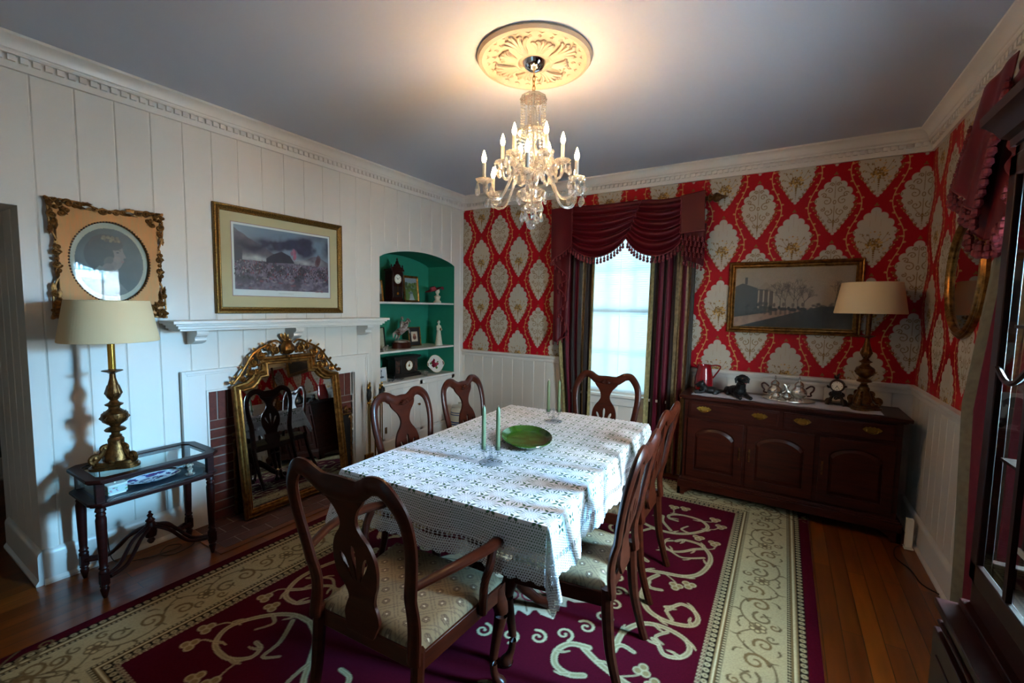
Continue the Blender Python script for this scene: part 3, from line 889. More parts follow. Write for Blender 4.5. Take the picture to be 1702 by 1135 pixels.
# niche shelves and the cupboard below
for nm, z in (('upper', 1.585), ('lower', 1.085)):
    g = G(); g.bx(-.412, -.004, NY0 + .003, NY1 - .003, z - .02, z)
    tag(g.build('niche_shelf', 'trim', bev=.002), '%s white shelf across the green arched niche' % nm, 'shelf')
cb = thing('niche_cupboard', 'white grooved two-door cupboard built in below the green niche', 'cupboard', (0, (NY0 + NY1) / 2, 0))
hw = (NY1 - NY0) / 2
g = G(); g.bx(-.41, .02, -hw + .002, hw - .002, .74, .762); g.build('counter', 'trim', cb, bev=.003)
g = G(); g.bx(-.40, -.002, -hw + .002, hw - .002, .165, .74)
mitre2 = [(-hw + .003, -hw + .05), (-.02, .02), (hw - .05, hw - .003)]
for a, b in mitre2: g.bx(-.002, .010, a, b, .17, .735)
g.bx(-.002, .010, -hw + .003, hw - .003, .69, .735); g.bx(-.002, .010, -hw + .003, hw - .003, .17, .21)
g.build('carcass', 'trim', cb, bev=.001)
for a, b, hs in ((-hw + .053, -.023, 1), (.023, hw - .053, -1)):
    g = G(); grooved(g, a, b, .213, .687, .165, a + .08, lambda s, d, z: (.011 - d, s, z))
    g.bx(-.002, .004, a, b, .213, .687)
    dr = g.build('door', 'trim', cb, ang=.3)
    h = G(); hy = a if hs < 0 else a
    hy = b - .004 if hs < 0 else a + .004
    for zz in (.29, .62): h.bx(.01, .018, hy - .012, hy + .012, zz - .03, zz + .03); h.tube([(.018, hy, zz - .033), (.018, hy, zz + .033)], .005, 6)
    h.build('hinge', 'brass', dr)
    h = G(); ky = a + .03 if hs < 0 else b - .03
    h.lathe([(.006, 0), (.006, .012), (.014, .02), (.012, .03), (0, .032)], 12, m=Matrix.Translation((.011, ky, .48)) @ Matrix.Rotation(PI / 2, 4, 'Y')); h.build('knob', 'brass', dr)

# ================================================================== RUG
RX0, RX1, RYa, RYb = .595, 3.595, -4.13, -.17
rw, rh = RX1 - RX0, RYb - RYa
BURG, CRM, GLDR, BLK, TAU = '#3c0312', '#978a6a', '#665234', '#120a08', '#5f5138'
cv = Cv(rw, rh, 200, BURG)
def rect(i, col): cv.poly([(i, i), (rw - i, i), (rw - i, rh - i), (i, rh - i)], col)
def ring_dots(i, pitch, r, col, inner=None):
    for (n_, fn) in ((int((rw - 2 * i) / pitch), lambda t: ((i + t * (rw - 2 * i), i), (i + t * (rw - 2 * i), rh - i))),
                     (int((rh - 2 * i) / pitch), lambda t: ((i, i + t * (rh - 2 * i)), (rw - i, i + t * (rh - 2 * i))))):
        for k in range(n_ + 1):
            for (x, y) in fn(k / n_):
                cv.disc(x, y, r, col)
                if inner: cv.disc(x, y, r * .45, inner)
rect(.055, BLK); ring_dots(.071, .034, .0125, CRM, TAU)
rect(.088, GLDR); rect(.094, CRM); rect(.1, '#b3a582'); rect(.108, GLDR); rect(.118, BLK)
ring_dots(.125, .018, .006, CRM); rect(.133, CRM)
B0, B1 = .133, .375
rect(B1, BLK); ring_dots(B1 + .007, .018, .006, CRM); rect(B1 + .014, GLDR); rect(B1 + .022, '#b3a582'); rect(B1 + .03, GLDR); rect(B1 + .038, BLK)
ring_dots(B1 + .054, .034, .0125, CRM, TAU); rect(B1 + .07, CRM); ring_dots(B1 + .08, .022, .008, BURG, CRM); rect(B1 + .088, BURG)
# scrolling vines in the cream band
def band(L, place, flip):
    n_ = max(2, int(round(L / .46))); st = L / n_; mid = (B0 + B1) / 2
    for k in range(n_):
        x = (k + .5) * st; sg = 1 if k % 2 else -1
        def q(pts): return [place(x + a, mid + sg * b) for a, b in pts]
        def vv(dx, dy, r, tn, w, s0, d, c=GLDR):
            P = []
            for i in range(17):
                t = i / 16; a = s0 + d * 2 * PI * tn * t; rr = r * (1 - .8 * t); P.append((dx + rr * cos(a), dy + rr * sin(a)))
            cv.stroke(q(P), w, c, w * .5, smooth=0)
        cv.stroke(q([(-st / 2, 0), (-st * .38, .06), (-st * .2, .085), (0, .06), (st * .1, -.02), (st * .28, -.08), (st / 2, 0)]), .009, TAU, .007)
        vv(-st * .05, 0, .055, 1.3, .016, 1.5, -1); vv(st * .24, .03, .045, 1.2, .014, 4.2, 1); vv(-st * .3, -.02, .05, 1.1, .014, .6, 1, TAU)
        vv(st * .38, .06, .028, 1, .01, 2, 1, TAU); vv(-st * .4, -.07, .026, 1, .01, 5, -1)
        for (dx, dy, an, L) in ((-.17, .07, 2.4, .05), (-.12, .085, 1.2, .04), (-.02, .055, .4, .045), (.05, -.03, -.9, .05), (.14, -.07, -2.2, .045), (.20, -.075, -.6, .045), (.1, .09, 2.8, .04), (-.2, -.09, -.3, .04), (0, -.09, .3, .05), (-.1, -.02, 4, .035)):
            p0 = (dx * st / .46, dy); cv.stroke(q([p0, (p0[0] + L * .5 * cos(an), p0[1] + L * .5 * sin(an)), (p0[0] + L * cos(an + .5), p0[1] + L * sin(an + .5))]), .010, TAU, .003); cv.stroke(q([p0, (p0[0] + L * .6 * cos(an + .2), p0[1] + L * .6 * sin(an + .2))]), .003, '#3c3020', .001, smooth=0)
        for a in range(6):
            c_, s_ = cos(a * PI / 3), sin(a * PI / 3); p_ = place(x + st * .5 + .026 * c_, mid + .026 * s_)
            cv.disc(p_[0], p_[1], .017, TAU); cv.disc(p_[0], p_[1], .009, '#a6946f')
        p_ = place(x + st * .5, mid); cv.disc(p_[0], p_[1], .012, '#5a4630')
band(rh, lambda s, o: (o, s), 0); band(rh, lambda s, o: (rw - o, s), 1)
band(rw, lambda s, o: (s, o), 0); band(rw, lambda s, o: (s, rh - o), 1)
cx_, cy_ = rw / 2, rh / 2
def four(pts, w0, w1=None, edge=True):
    w0 = w0 * .6 if w0 > .01 else w0
    for sx in (-1, 1):
        for sy in (-1, 1):
            P = [(cx_ + sx * a, cy_ + sy * b) for a, b in pts]
            w_1 = (w0 if w1 is None else w1)
            cv.stroke(P, w0, CRM, w_1); cv.stroke(P, w0 * .5, '#7d6f50', w_1 * .4)
            if w0 > .015 and len(P) > 4:
                for i in range(1, len(P) - 1, 2):
                    dx, dy = P[i + 1][0] - P[i][0], P[i + 1][1] - P[i][1]; L = math.hypot(dx, dy); dx /= L; dy /= L
                    o = 1 if i % 4 == 1 else -1; ex, ey = dx * .7 - o * dy * .7, dy * .7 + o * dx * .7
                    q = [P[i], (P[i][0] + ex * .03, P[i][1] + ey * .03), (P[i][0] + ex * .045 + dx * .018, P[i][1] + ey * .045 + dy * .018)]
                    cv.stroke(q, w0 * .7, CRM, .005); cv.stroke(q, w0 * .3, '#7d6f50', .002)
def fl3(x, y, r=.03):
    for sx in (-1, 1):
        for sy in (-1, 1):
            for a in (0, 2.1, 4.2):
                px, py = cx_ + sx * (x + r * .75 * cos(a + .5)), cy_ + sy * (y + r * .75 * sin(a + .5))
                cv.disc(px, py, r * .8, CRM); cv.disc(px, py, r * .55, '#75623f')
S1 = [(.58, .36), (.66, .40), (.75, .43), (.86, .46), (.93, .53), (.965, .66), (.96, .77), (.91, .86), (.86, .89), (.78, .885), (.74, .84)]
four(S1, .05, .022)
four([(.91, .84), (.86, .80), (.80, .73), (.74, .70), (.685, .74), (.68, .80), (.72, .835)], .038, .016)
four([(.93, .73), (.86, .68), (.80, .66), (.72, .70), (.66, .66)], .026, .01)
four([(.70, .30), (.70, .17), (.75, .07), (.82, .03), (.90, .03), (.97, .06), (.99, .12), (.96, .18), (.90, .20), (.86, .15), (.83, .13)], .05, .018)
four([(.73, .39), (.695, .31), (.72, .25), (.78, .26)], .045, .02)
four([(.88, .05), (.84, .11), (.88, .14)], .03, .01)
four([(.56, .93), (.70, .94), (.80, 1.0), (.87, 1.09), (.89, 1.17), (.84, 1.24), (.76, 1.26), (.68, 1.25), (.62, 1.2), (.635, 1.15), (.69, 1.14)], .045, .018)
four([(.80, 1.0), (.74, 1.03), (.77, 1.10)], .03, .01)
four([(.68, .97), (.60, 1.08), (.58, 1.17), (.52, 1.13)], .034, .012)
four([(.60, .93), (.48, .98), (.38, 1.08), (.30, 1.16), (.20, 1.18), (.14, 1.12), (.17, 1.04), (.24, 1.03)], .045, .018)
four([(.38, 1.08), (.36, 1.2), (.28, 1.29), (.18, 1.32)], .03, .01)
four([(.56, .93), (.50, .84), (.42, .76), (.34, .74), (.30, .80), (.34, .85)], .036, .014)
four([(.64, .50), (.58, .53), (.51, .51), (.485, .44), (.52, .37), (.60, .345)], .045, .03)
for a, b in (((.84, 1.24), (.92, 1.30)), ((.86, 1.12), (.96, 1.2)), ((.92, .84), (.97, .93)), ((.76, .43), (.84, .36)), ((.30, 1.16), (.36, 1.36)), ((.62, 1.2), (.62, 1.34))):
    four([a, ((a[0] + b[0]) / 2 + .02, (a[1] + b[1]) / 2 - .01), b], .007)
for x, y in ((.92, 1.31), (.97, 1.22), (.96, .95), (.86, .97), (.84, .34), (.90, .39), (.39, 1.38), (.33, 1.42), (.62, 1.36), (.70, 1.38), (.1, 1.36)): fl3(x, y, .026)
# wreath and leafy medallion in the middle
for k in range(28):
    a = 2 * PI * k / 28; x, y = cx_ + .60 * cos(a), cy_ + .53 * sin(a); d = 1 if k % 2 else -1
    cv.volute(x, y, .045, 1.2, .015, CRM, .007, a + (0 if d > 0 else PI), d)
cv.disc(cx_, cy_, .40, '#8f8672', .36)
for k in range(24):
    a = 2 * PI * (k + .5) / 24; r = .40 if k % 2 else .35; x, y = cx_ + r * cos(a), cy_ + r * .9 * sin(a)
    cv.poly([(x + .055 * cos(a + q) * (1.5 if i == 0 else 1), y + .055 * sin(a + q) * (1.5 if i == 0 else 1)) for i, q in enumerate((0, 1.0, 1.9, 3.1, 4.4, 5.3))], '#978d78')
    cv.stroke([(x - .03 * cos(a), y - .03 * sin(a)), (x + .05 * cos(a), y + .05 * sin(a))], .008, '#5a4c3e')
for k in range(16):
    a = 2 * PI * k / 16; x, y = cx_ + .27 * cos(a), cy_ + .24 * sin(a)
    cv.volute(x, y, .05, 1.3, .012, '#6b0f2c', .006, a, 1 if k % 2 else -1)
for k in range(10):
    a = 2 * PI * k / 10; cv.disc(cx_ + .12 * cos(a), cy_ + .11 * sin(a), .045, '#7a6a58'); cv.disc(cx_ + .12 * cos(a), cy_ + .11 * sin(a), .03, '#c9bea6')
cv.disc(cx_, cy_, .06, '#6b0f2c')
cv.noise(.22, 5)
rug = thing('area_rug', 'burgundy and cream wool rug with scrolling vines under the dining table', 'rug', ((RX0 + RX1) / 2, (RYa + RYb) / 2, 0))
sheet('pile', cv.a, lambda U, V: ((U - .5) * rw, (V - .5) * rh, 0 * U + .0125), 'pile', rug)
g = G(); g.bx(-rw / 2, rw / 2, -rh / 2, rh / 2, .0095, .012); g.build('backing', mat('rug_edge', '#4a0a1c', .9), rug, smooth=False)

# ================================================================== TABLE
TC, TR, TL, TWd, TZ = (2.115, -2.13), .045, 1.62, 1.05, .762
tb = thing('dining_table', 'dark cherry double pedestal dining table under the crochet cloth', 'dining table', (TC[0], TC[1], 0), TR)
def rrect(w, h, r, n=6):
    P = []
    for cx, cy, a0 in ((w / 2 - r, h / 2 - r, 0), (-w / 2 + r, h / 2 - r, 90), (-w / 2 + r, -h / 2 + r, 180), (w / 2 - r, -h / 2 + r, 270)):
        for i in range(n + 1):
            a = math.radians(a0 + 90 * i / n); P.append((cx + r * cos(a), cy + r * sin(a)))
    return P
g = G(); g.prism(rrect(TWd, TL, .07), TZ - .028, TZ); g.build('tabletop', 'chairwood', tb, bev=.006)
g = G(); g.prism(rrect(TWd - .2, TL - .24, .03), TZ - .072, TZ - .03); g.build('apron', 'chairwood', tb)
for py in (-.42, .42):
    g = G(); g.lathe([(.09, .66), (.085, .62), (.06, .6), (.055, .56), (.075, .52), (.085, .46), (.075, .38), (.05, .33), (.048, .3), (.07, .28), (.075, .24), (.05, .2), (.06, .14), (.02, .13)], 24, (0, py, 0))
    ped = g.build('pedestal', 'chairwood', tb)
    for k in range(3):
        a = PI / 2 + 2 * PI * k / 3 + (PI if py < 0 else 0); d = Vector((cos(a), sin(a), 0)); P = []
        pr_ = [(.04, .25, .034), (.09, .245, .034), (.15, .20, .03), (.22, .12, .026), (.29, .05, .022), (.34, .033, .026), (.37, .03, .022)]
        g = G(); g.tube([Vector((0, py, 0)) + d * q[0] + Vector((0, 0, q[1] + (.012 if q[1] < .06 else 0))) for q in pr_], [q[2] for q in pr_], 10, (1.1, .75))
        g.build('foot', 'chairwood', ped)

# cloths --------------------------------------------------------------
def drape(U, V, w, h, drop, zt, folds, out=.02, seed=0, r=.06, corner=0.0, flat=False):
    """map flat cloth coords (u, v in metres about the centre) over a w x h top"""
    hw_, hh_ = w / 2, h / 2
    su = np.sign(U); sv = np.sign(V); du = np.maximum(np.abs(U) - hw_, 0); dv = np.maximum(np.abs(V) - hh_, 0)
    d = np.hypot(du, dv)
    X = su * np.minimum(np.abs(U), hw_); Y = sv * np.minimum(np.abs(V), hh_)
    ang = np.arctan2(dv, du + 1e-9); onc = (du > 0) & (dv > 0)
    nx = np.where(d > 0, su * du / np.maximum(d, 1e-9), 0); ny = np.where(d > 0, sv * dv / np.maximum(d, 1e-9), 0)
    s = np.where(dv > du, X + su * 0, Y * 1.0)          # running coordinate along an edge
    ph = np.where(dv > du, X * 1.0, Y) * folds
    wave = (np.sin(ph * 2 * PI + seed) * .6 + np.sin(ph * 2 * PI * .53 + 1.3 + seed) * .4 + .4)
    wave = np.where(onc, .35 + np.sin(ang * 4) * 1.3, wave)
    k = np.clip(d / .3, 0, 1)
    off = .010 * np.clip(d / .03, 0, 1) + (out * wave + .006) * k ** 1.1 * 1.6
    off = np.maximum(off, .008 * np.clip(d / .02, 0, 1))
    off = off + corner * np.where(onc, np.sin(2 * ang), 0) * np.clip(d / .3, 0, 1)
    if flat: off = .004 * np.clip(d / .02, 0, 1)
    Z = zt - np.maximum(d - .012, 0) * np.where(d > 0, 1 - .06 * k, 1)
    return X + nx * off, Y + ny * off, Z
UW, UL = TWd + .26, TL + .26
uc = thing('green_undercloth', 'green cloth lying under the white crochet tablecloth', 'tablecloth', (TC[0], TC[1], 0), TR)
res = .02; nu, nv = int(UW / res) + 1, int(UL / res) + 1
arr = np.ones((nv, nu, 4), np.float32); arr[..., :3] = lin('#3d7040')
sheet('cloth', arr, lambda U, V: drape((U - .5) * UW, (V - .5) * UL, TWd + .006, TL + .006, .12, TZ + .002, 2.2, flat=True), 'underclothm', uc)
# crochet: wheel motifs and a filet-mesh border, holes are real openings
DR = .255
CW, CL = TWd + 2 * DR, TL + 2 * DR
cv = Cv(CW, CL, 400, '#d9dce0')
bw, bwy = .185, .24             # border widths
nx_, ny_ = int(round((CW - 2 * bw) / .098)), int(round((CL - 2 * bwy) / .098))
px_, py_ = (CW - 2 * bw) / nx_, (CL - 2 * bwy) / ny_
for i in range(nx_ + 1):
    for j in range(ny_ + 1):
        x, y = bw + i * px_, bwy + j * py_
        # eyes between the wheels: a cross of leaf-shaped openings
        for a in (PI / 4, 3 * PI / 4, 5 * PI / 4, 7 * PI / 4):
            cv.disc(x + .0155 * cos(a), y + .0155 * sin(a), .0108, None, .0060, rot=a)
for i in range(nx_):
    for j in range(ny_):
        x, y = bw + (i + .5) * px_, bwy + (j + .5) * py_
        # slits between the petals of each wheel, longer where four wheels meet
        for k in range(20):
            a = 2 * PI * (k + .5) / 20; dg = abs(sin(2 * a))
            cv.disc(x + .037 * cos(a), y + .037 * sin(a), .0085, None, .0013 + .0012 * (1 - dg), rot=a)
        for a in (0, PI / 2, PI, 3 * PI / 2):
            for o in (-1, 1): cv.disc(x + .046 * cos(a) - o * .009 * sin(a), y + .046 * sin(a) + o * .009 * cos(a), .0065, None, .0028, rot=a + o * .5)
        for rr3 in (.008, .017, .025):
            cv.stroke([(x + rr3 * cos(t), y + rr3 * sin(t)) for t in np.linspace(0, 6.28, 18)], .0016, '#9ba0a8', smooth=0)
        for k in range(10):
            a = 2 * PI * k / 10; cv.stroke([(x + .009 * cos(a), y + .009 * sin(a)), (x + .034 * cos(a), y + .034 * sin(a))], .0013, '#a3a8b0', smooth=0)
# filet mesh in the border
H0, W0 = cv.a.shape[:2]
X, Y = np.meshgrid(np.arange(W0) / 400, np.arange(H0) / 400)
inb = (X < bw - .02) | (X > CW - bw + .02) | (Y < bwy - .02) | (Y > CL - bwy + .02)
p_ = .0105
row = np.floor(Y / p_); fx = np.abs(((X + (row % 2) * p_ / 2) / p_) % 1 - .5); fy = np.abs((Y / p_) % 1 - .5)
edge = np.minimum(np.minimum(X, CW - X), np.minimum(Y, CL - Y))
hole = inb & (fx < .24) & (fy < .24)
hole |= inb & (np.abs(edge - .085) < .011) & (np.abs((np.where((X < .14) | (X > CW - .14), Y, X) / .021) % 1 - .5) < .3) & (fy < .4)
cv.a[..., 3] = np.where(hole, 0, cv.a[..., 3])
# scalloped edge
sc = .012 * np.abs(np.sin(PI * np.where((X < .05) | (X > CW - .05), Y, X) / .055)) + .0
cv.a[..., 3] = np.where(edge < .013 - sc, 0, cv.a[..., 3])
ct = thing('crochet_tablecloth', 'white crochet lace tablecloth with scalloped edge draped over the dining table', 'tablecloth', (TC[0], TC[1], 0), TR)
def clothmap(U, V):
    X_, Y_, Z_ = drape((U - .5) * CW, (V - .5) * CL, TWd + .022, TL + .022, DR, TZ + .0065, 3.1, .020, 1.0, corner=.03)
    return X_, Y_, Z_
sheet('cloth', cv.a, clothmap, 'lace', ct)

# ================================================================== CHAIRS
# seat fabric: diamond trellis with rosettes
tl = Cv(.09, .09, 420, '#75664e', wrap=True)
for a, b in (((0, 0), (.09, .09)), ((0, .09), (.09, 0))):
    for o in (-.0042, .0042): tl.stroke([(a[0] + o, a[1] - o * (1 if a[1] == 0 else -1)), (b[0] + o, b[1] - o * (1 if a[1] == 0 else -1))], .0024, '#54463a', smooth=0)
for x, y in ((.045, 0), (0, .045)):
    for k in range(6):
        a = k * PI / 3; tl.disc(x + .0085 * cos(a), y + .0085 * sin(a), .0066, '#4a3c30'); tl.disc(x + .0085 * cos(a), y + .0085 * sin(a), .0036, '#6d5d4a')
    tl.disc(x, y, .0035, '#b8a88f')
def seat_sheet(wf, wr, dp, zt, parent):
    n = 150
    U, V = np.meshgrid(np.linspace(0, 1, n), np.linspace(0, 1, n))
    w = wr + (wf - wr) * V
    x = (U - .5) * w; y = (V - .5) * dp + .0
    i = (((x % .09) * 420).astype(int)) % tl.W; j = (((y % .09) * 420).astype(int)) % tl.H
    arr = tl.a[j, i]
    e = np.minimum(np.minimum(U, 1 - U) * w, np.minimum(V, 1 - V) * dp)
    z = zt - .045 + .045 * np.sqrt(np.clip(1 - (1 - np.clip(e / .05, 0, 1)) ** 2, 0, 1)) + .012 * (np.sin(PI * U) * np.sin(PI * V)) ** .6
    o = sheet('seat', arr, lambda a, b: (x, y, z), 'weave', parent)
    return o
def vase(zb, zt, k=1.0):
    """half outline of the splat, from bottom up"""
    h = zt - zb
    pts = [(.052, 0), (.062, .05), (.07, .10), (.062, .16), (.052, .21), (.06, .28), (.078, .36), (.086, .46), (.082, .55), (.066, .63),
           (.043, .69), (.032, .74), (.034, .79), (.048, .85), (.07, .90), (.085, .945), (.09, 1.0)]
    return [(a * k, zb + b * h) for a, b in pts]
def tear(cx, cz, L, w, rot):
    P = []
    for i in range(16):
        t = 2 * PI * i / 16; x = w * sin(t) * (0.5 + .5 * cos(t / 2) ** 2 if True else 1) * (1 - .0); z = L * .5 * cos(t)
        x *= (.55 + .45 * (z / (L * .5)))
        P.append((cx + x * cos(rot) + z * sin(rot), cz - x * sin(rot) + z * cos(rot)))
    return P
def make_chair(label, arms):
    wf, wr, dp, sz = (.58, .47, .46, .475) if arms else (.52, .42, .43, .475)
    t = thing('dining_chair', label, 'chair', (0, 0, 0))
    yb = -dp / 2
    def lean(z): q = max(0, z - sz + .03); return yb - .02 - .02 * q - .24 * q * q + .03 * sin(min(1, q / .2) * PI) * .4
    # seat rails
    g = G(); zr0, zr1 = sz - .095, sz - .035
    P = [(-wr / 2, yb), (wr / 2, yb), (wf / 2, -yb), (-wf / 2, -yb)]
    for (a, b) in ((0, 1), (1, 2), (2, 3), (3, 0)):
        A, B = Vector((*P[a], 0)), Vector((*P[b], 0)); d = (B - A); L = d.length; an = math.atan2(d.y, d.x)
        c = (A + B) / 2 + Vector((cos(an + PI / 2), sin(an + PI / 2), 0)) * .012
        g.box((c.x, c.y, (zr0 + zr1) / 2), (L, .024, zr1 - zr0), an)
    g.build('seat_rail', 'chairwood', t, bev=.003)
    seat_sheet(wf - .02, wr - .01, dp - .01, sz, t)
    g = G(); g.prism([(-wr / 2 + .01, yb + .01), (wr / 2 - .01, yb + .01), (wf / 2 - .015, -yb - .01), (-wf / 2 + .015, -yb - .01)], zr0 + .02, zr1 - .004)
    g.build('seat_base', 'black', t, smooth=False)
    # front cabriole legs
    for sx in (-1, 1):
        x0, y0 = sx * (wf / 2 - .028), -yb - .03
        q = [(0, sz - .04, .030), (.004, sz - .09, .033), (.014, sz - .13, .031), (.016, sz - .17, .027), (.006, sz - .25, .021), (-.004, .13, .017), (-.002, .07, .015), (.006, .04, .018), (.013, .022, .027), (.014, .012, .03), (.012, 0.0, .024)]
        g = G(); g.tube([(x0 + sx * a, y0 + a, z) for a, z, r in spline(q, 3)], [r for a, z, r in spline(q, 3)], 12)
        g.build('leg', 'chairwood', t)
        # rear leg
        q = [(yb + .0, sz - .02, .021), (yb - .005, .34, .021), (yb - .02, .2, .019), (yb - .05, .08, .017), (yb - .075, 0, .018)]
        g = G(); g.tube([(sx * (wr / 2 - .008), y, z) for y, z, r in spline(q, 4)], [r for y, z, r in spline(q, 4)], 8, (1.15, .95), up=(0, 1, 0))
        g.build('leg', 'chairwood', t)
    # back: two sweeping stiles that join in a dipped yoke crest
    hx = wr / 2 - .008; top = 1.0 if not arms else 1.02
    half = [(hx, sz - .05), (hx - .006, .55), (hx - .004, .63), (hx + .010, .72), (hx + .024, .82), (hx + .022, .90), (hx + .004, .955), (hx - .04, top - .012),
            (hx - .085, top - .01), (hx - .12, top - .03), (hx - .155, top - .047), (0, top - .05)]
    half = [(a * (1.0), b) for a, b in half]
    rr = [.026, .025, .024, .023, .023, .024, .026, .028, .030, .032, .036, .040]
    q = [(a, b, r) for (a, b), r in zip(half, rr)]
    full = q + [(-a, b, r) for a, b, r in q[-2::-1]]
    full = spline(full, 5)
    g = G(); g.tube([(a, lean(b), b) for a, b, r in full], [(.0155 + .002 * (r > .03), r) for a, b, r in full], 10, up=(0, 1, 0))
    g.build('back_frame', 'chairwood', t)
    # splat with three pierced drops
    zb, zt = sz - .035, top - .04
    hf = spline([(a, b) for a, b in vase(zb, zt, 1.12)], 4)
    out = [(a, b) for a, b in hf] + [(-a, b) for a, b in hf[::-1]]
    H = zt - zb
    holes = [tear(0, zb + .47 * H, .135, .017, 0), tear(.036, zb + .44 * H, .11, .016, .42), tear(-.036, zb + .44 * H, .11, .016, -.42)]
    g = G(); g.plate(out, holes, .013, bend=lambda x, z: lean(z) + .002); g.build('splat', 'chairwood', t, bev=.0025, ang=.5)
    # carved shell on the crest
    g = G()
    for k in range(7):
        a = PI * (k + .5) / 7; zz = top - .072
        g.tube([(0, lean(zz) + .018, zz), (.026 * cos(a), lean(zz) + .025, zz + .006 + .024 * sin(a)), (.033 * cos(a), lean(zz) + .019, zz + .007 + .03 * sin(a))], [.003, .0055, .003], 6)
    g.build('crest_carving', 'chairwood', t)
    if arms:
        for sx in (-1, 1):
            x = sx * (wf / 2 - .0)
            g = G()
            q = [(sx * (hx + .008), lean(.68) + .005, .682, .017), (x * .98, yb + .10, .690, .021), (x * 1.05, .0, .678, .024), (x * 1.06, .09, .665, .026), (x * 1.03, .15, .655, .025), (x * 1.0, .185, .648, .018)]
            qq = spline(q, 5); g.tube([p[:3] for p in qq], [(.5 * p[3] + .003, p[3]) for p in qq], 10, up=(0, 0, 1))
            g.build('armrest', 'chairwood', t)
            q = [(x * .96, .075, sz - .07, .017), (x * 1.02, .055, .53, .016), (x * 1.06, .07, .59, .016), (x * 1.05, .10, .65, .017)]
            qq = spline(q, 5); g = G(); g.tube([p[:3] for p in qq], [p[3] for p in qq], 10); g.build('arm_support', 'chairwood', t)
    return t
GRP = 'dining chairs around the table'
ch = make_chair('cherry wood dining armchair in the near foreground, back turned to the viewer', True)
ch.location = (2.205, -3.120, .0132); ch.rotation_euler = (0, 0, .07); ch['group'] = GRP
copy_tree(ch, loc=(2.215, -1.30, .0132), rz=PI + .03, label='cherry wood dining chair at the far end of the table, in front of the window')
sc_ = make_chair('cherry wood side chair left of the table, nearer one, beside the fireplace tools', False)
sc_['group'] = GRP; sc_.location = (1.69, -2.37, .0132); sc_.rotation_euler = (0, 0, -PI / 2)
copy_tree(sc_, loc=(1.68, -1.75, .0132), rz=-PI / 2 + .02, label='cherry wood side chair left of the table, farther one, beside the crock and niche cupboard')
copy_tree(sc_, loc=(2.615, -2.52, .0132), rz=PI / 2 + .06, label='cherry wood side chair right of the table, nearer one, under the hanging cloth corner')
copy_tree(sc_, loc=(2.56, -1.84, .0132), rz=PI / 2, label='cherry wood side chair right of the table, farther one, in front of the sideboard')
# ================================================================== SIDEBOARD
SX0, SX1, SYf, SZ = 2.705, 4.085, -.465, .852
sb = thing('sideboard', 'dark cherry sideboard with two wide drawers and three arched doors against the papered wall', 'sideboard', ((SX0 + SX1) / 2, 0, 0))
hw = (SX1 - SX0) / 2
g = G(); g.bx(-hw, hw, SYf, -.04, .12, .815); g.build('carcass', 'sidewood', sb, bev=.002)
g = G()
for o, z0, z1 in ((.012, .812, .822), (.022, .820, .830), (.042, .829, SZ)): g.bx(-hw - o, hw + o, SYf - o, -.034, z0, z1)
g.build('top', 'sidewood', sb, bev=.003)
g = G()
for o, z0, z1 in ((.03, .075, .135), (.02, .134, .148), (.012, .147, .158)): g.bx(-hw - o, hw + o, SYf - o, -.036, z0, z1)
g.build('plinth_moulding', 'sidewood', sb, bev=.003)
for sx in (-1, 1):
    for yy in (SYf - .028, -.12):
        g = G(); P = [(0, .0), (.13, .0), (.11, .03), (.075, .045), (.06, .076), (0, .076)]
        P = [(0, 0), (.05, 0), (.06, .03), (.085, .05), (.13, .076), (0, .076)]
        g.plate([(sx * (hw + .028 - a), b) for a, b in P], (), .024, Matrix.Translation((0, yy + .014, 0)))
        g.bx(sx * (hw + .028), sx * (hw + .005), yy + .002, yy + .08, 0, .076)
        g.build('bracket_foot', 'sidewood', sb)
def bail(x, z, par):
    g = G()
    pl = [(0, .020), (.012, .026), (.022, .018), (.034, .022), (.046, .012), (.056, .004), (.046, -.006), (.034, -.014), (.022, -.012), (.012, -.022), (0, -.026)]
    full = pl + [(-a, b) for a, b in pl[-2:0:-1]]
    g.plate([(x + a, z + b) for a, b in full], (), .003, Matrix.Translation((0, SYf - .016, 0)))
    for s_ in (-1, 1): g.ball((x + s_ * .03, SYf - .022, z + .002), .006)
    g.tube(spline([(x - .03, SYf - .024, z + .002), (x - .028, SYf - .03, z - .012), (x, SYf - .032, z - .02), (x + .028, SYf - .03, z - .012), (x + .03, SYf - .024, z + .002)], 4), .003, 6)
    return g.build('drawer_pull', 'brassbright', par)
for a, b in ((2.74, 3.375), (3.405, 4.05)):
    a -= sb.location.x; b -= sb.location.x
    g = G(); g.bx(a, b, SYf - .012, SYf + .002, .682, .800); g.bx(a + .012, b - .012, SYf - .015, SYf, .694, .788)
    d = g.build('drawer', 'sidewood', sb, bev=.002)
    for f in (.18, .8): bail(a + (b - a) * f, .748, d)
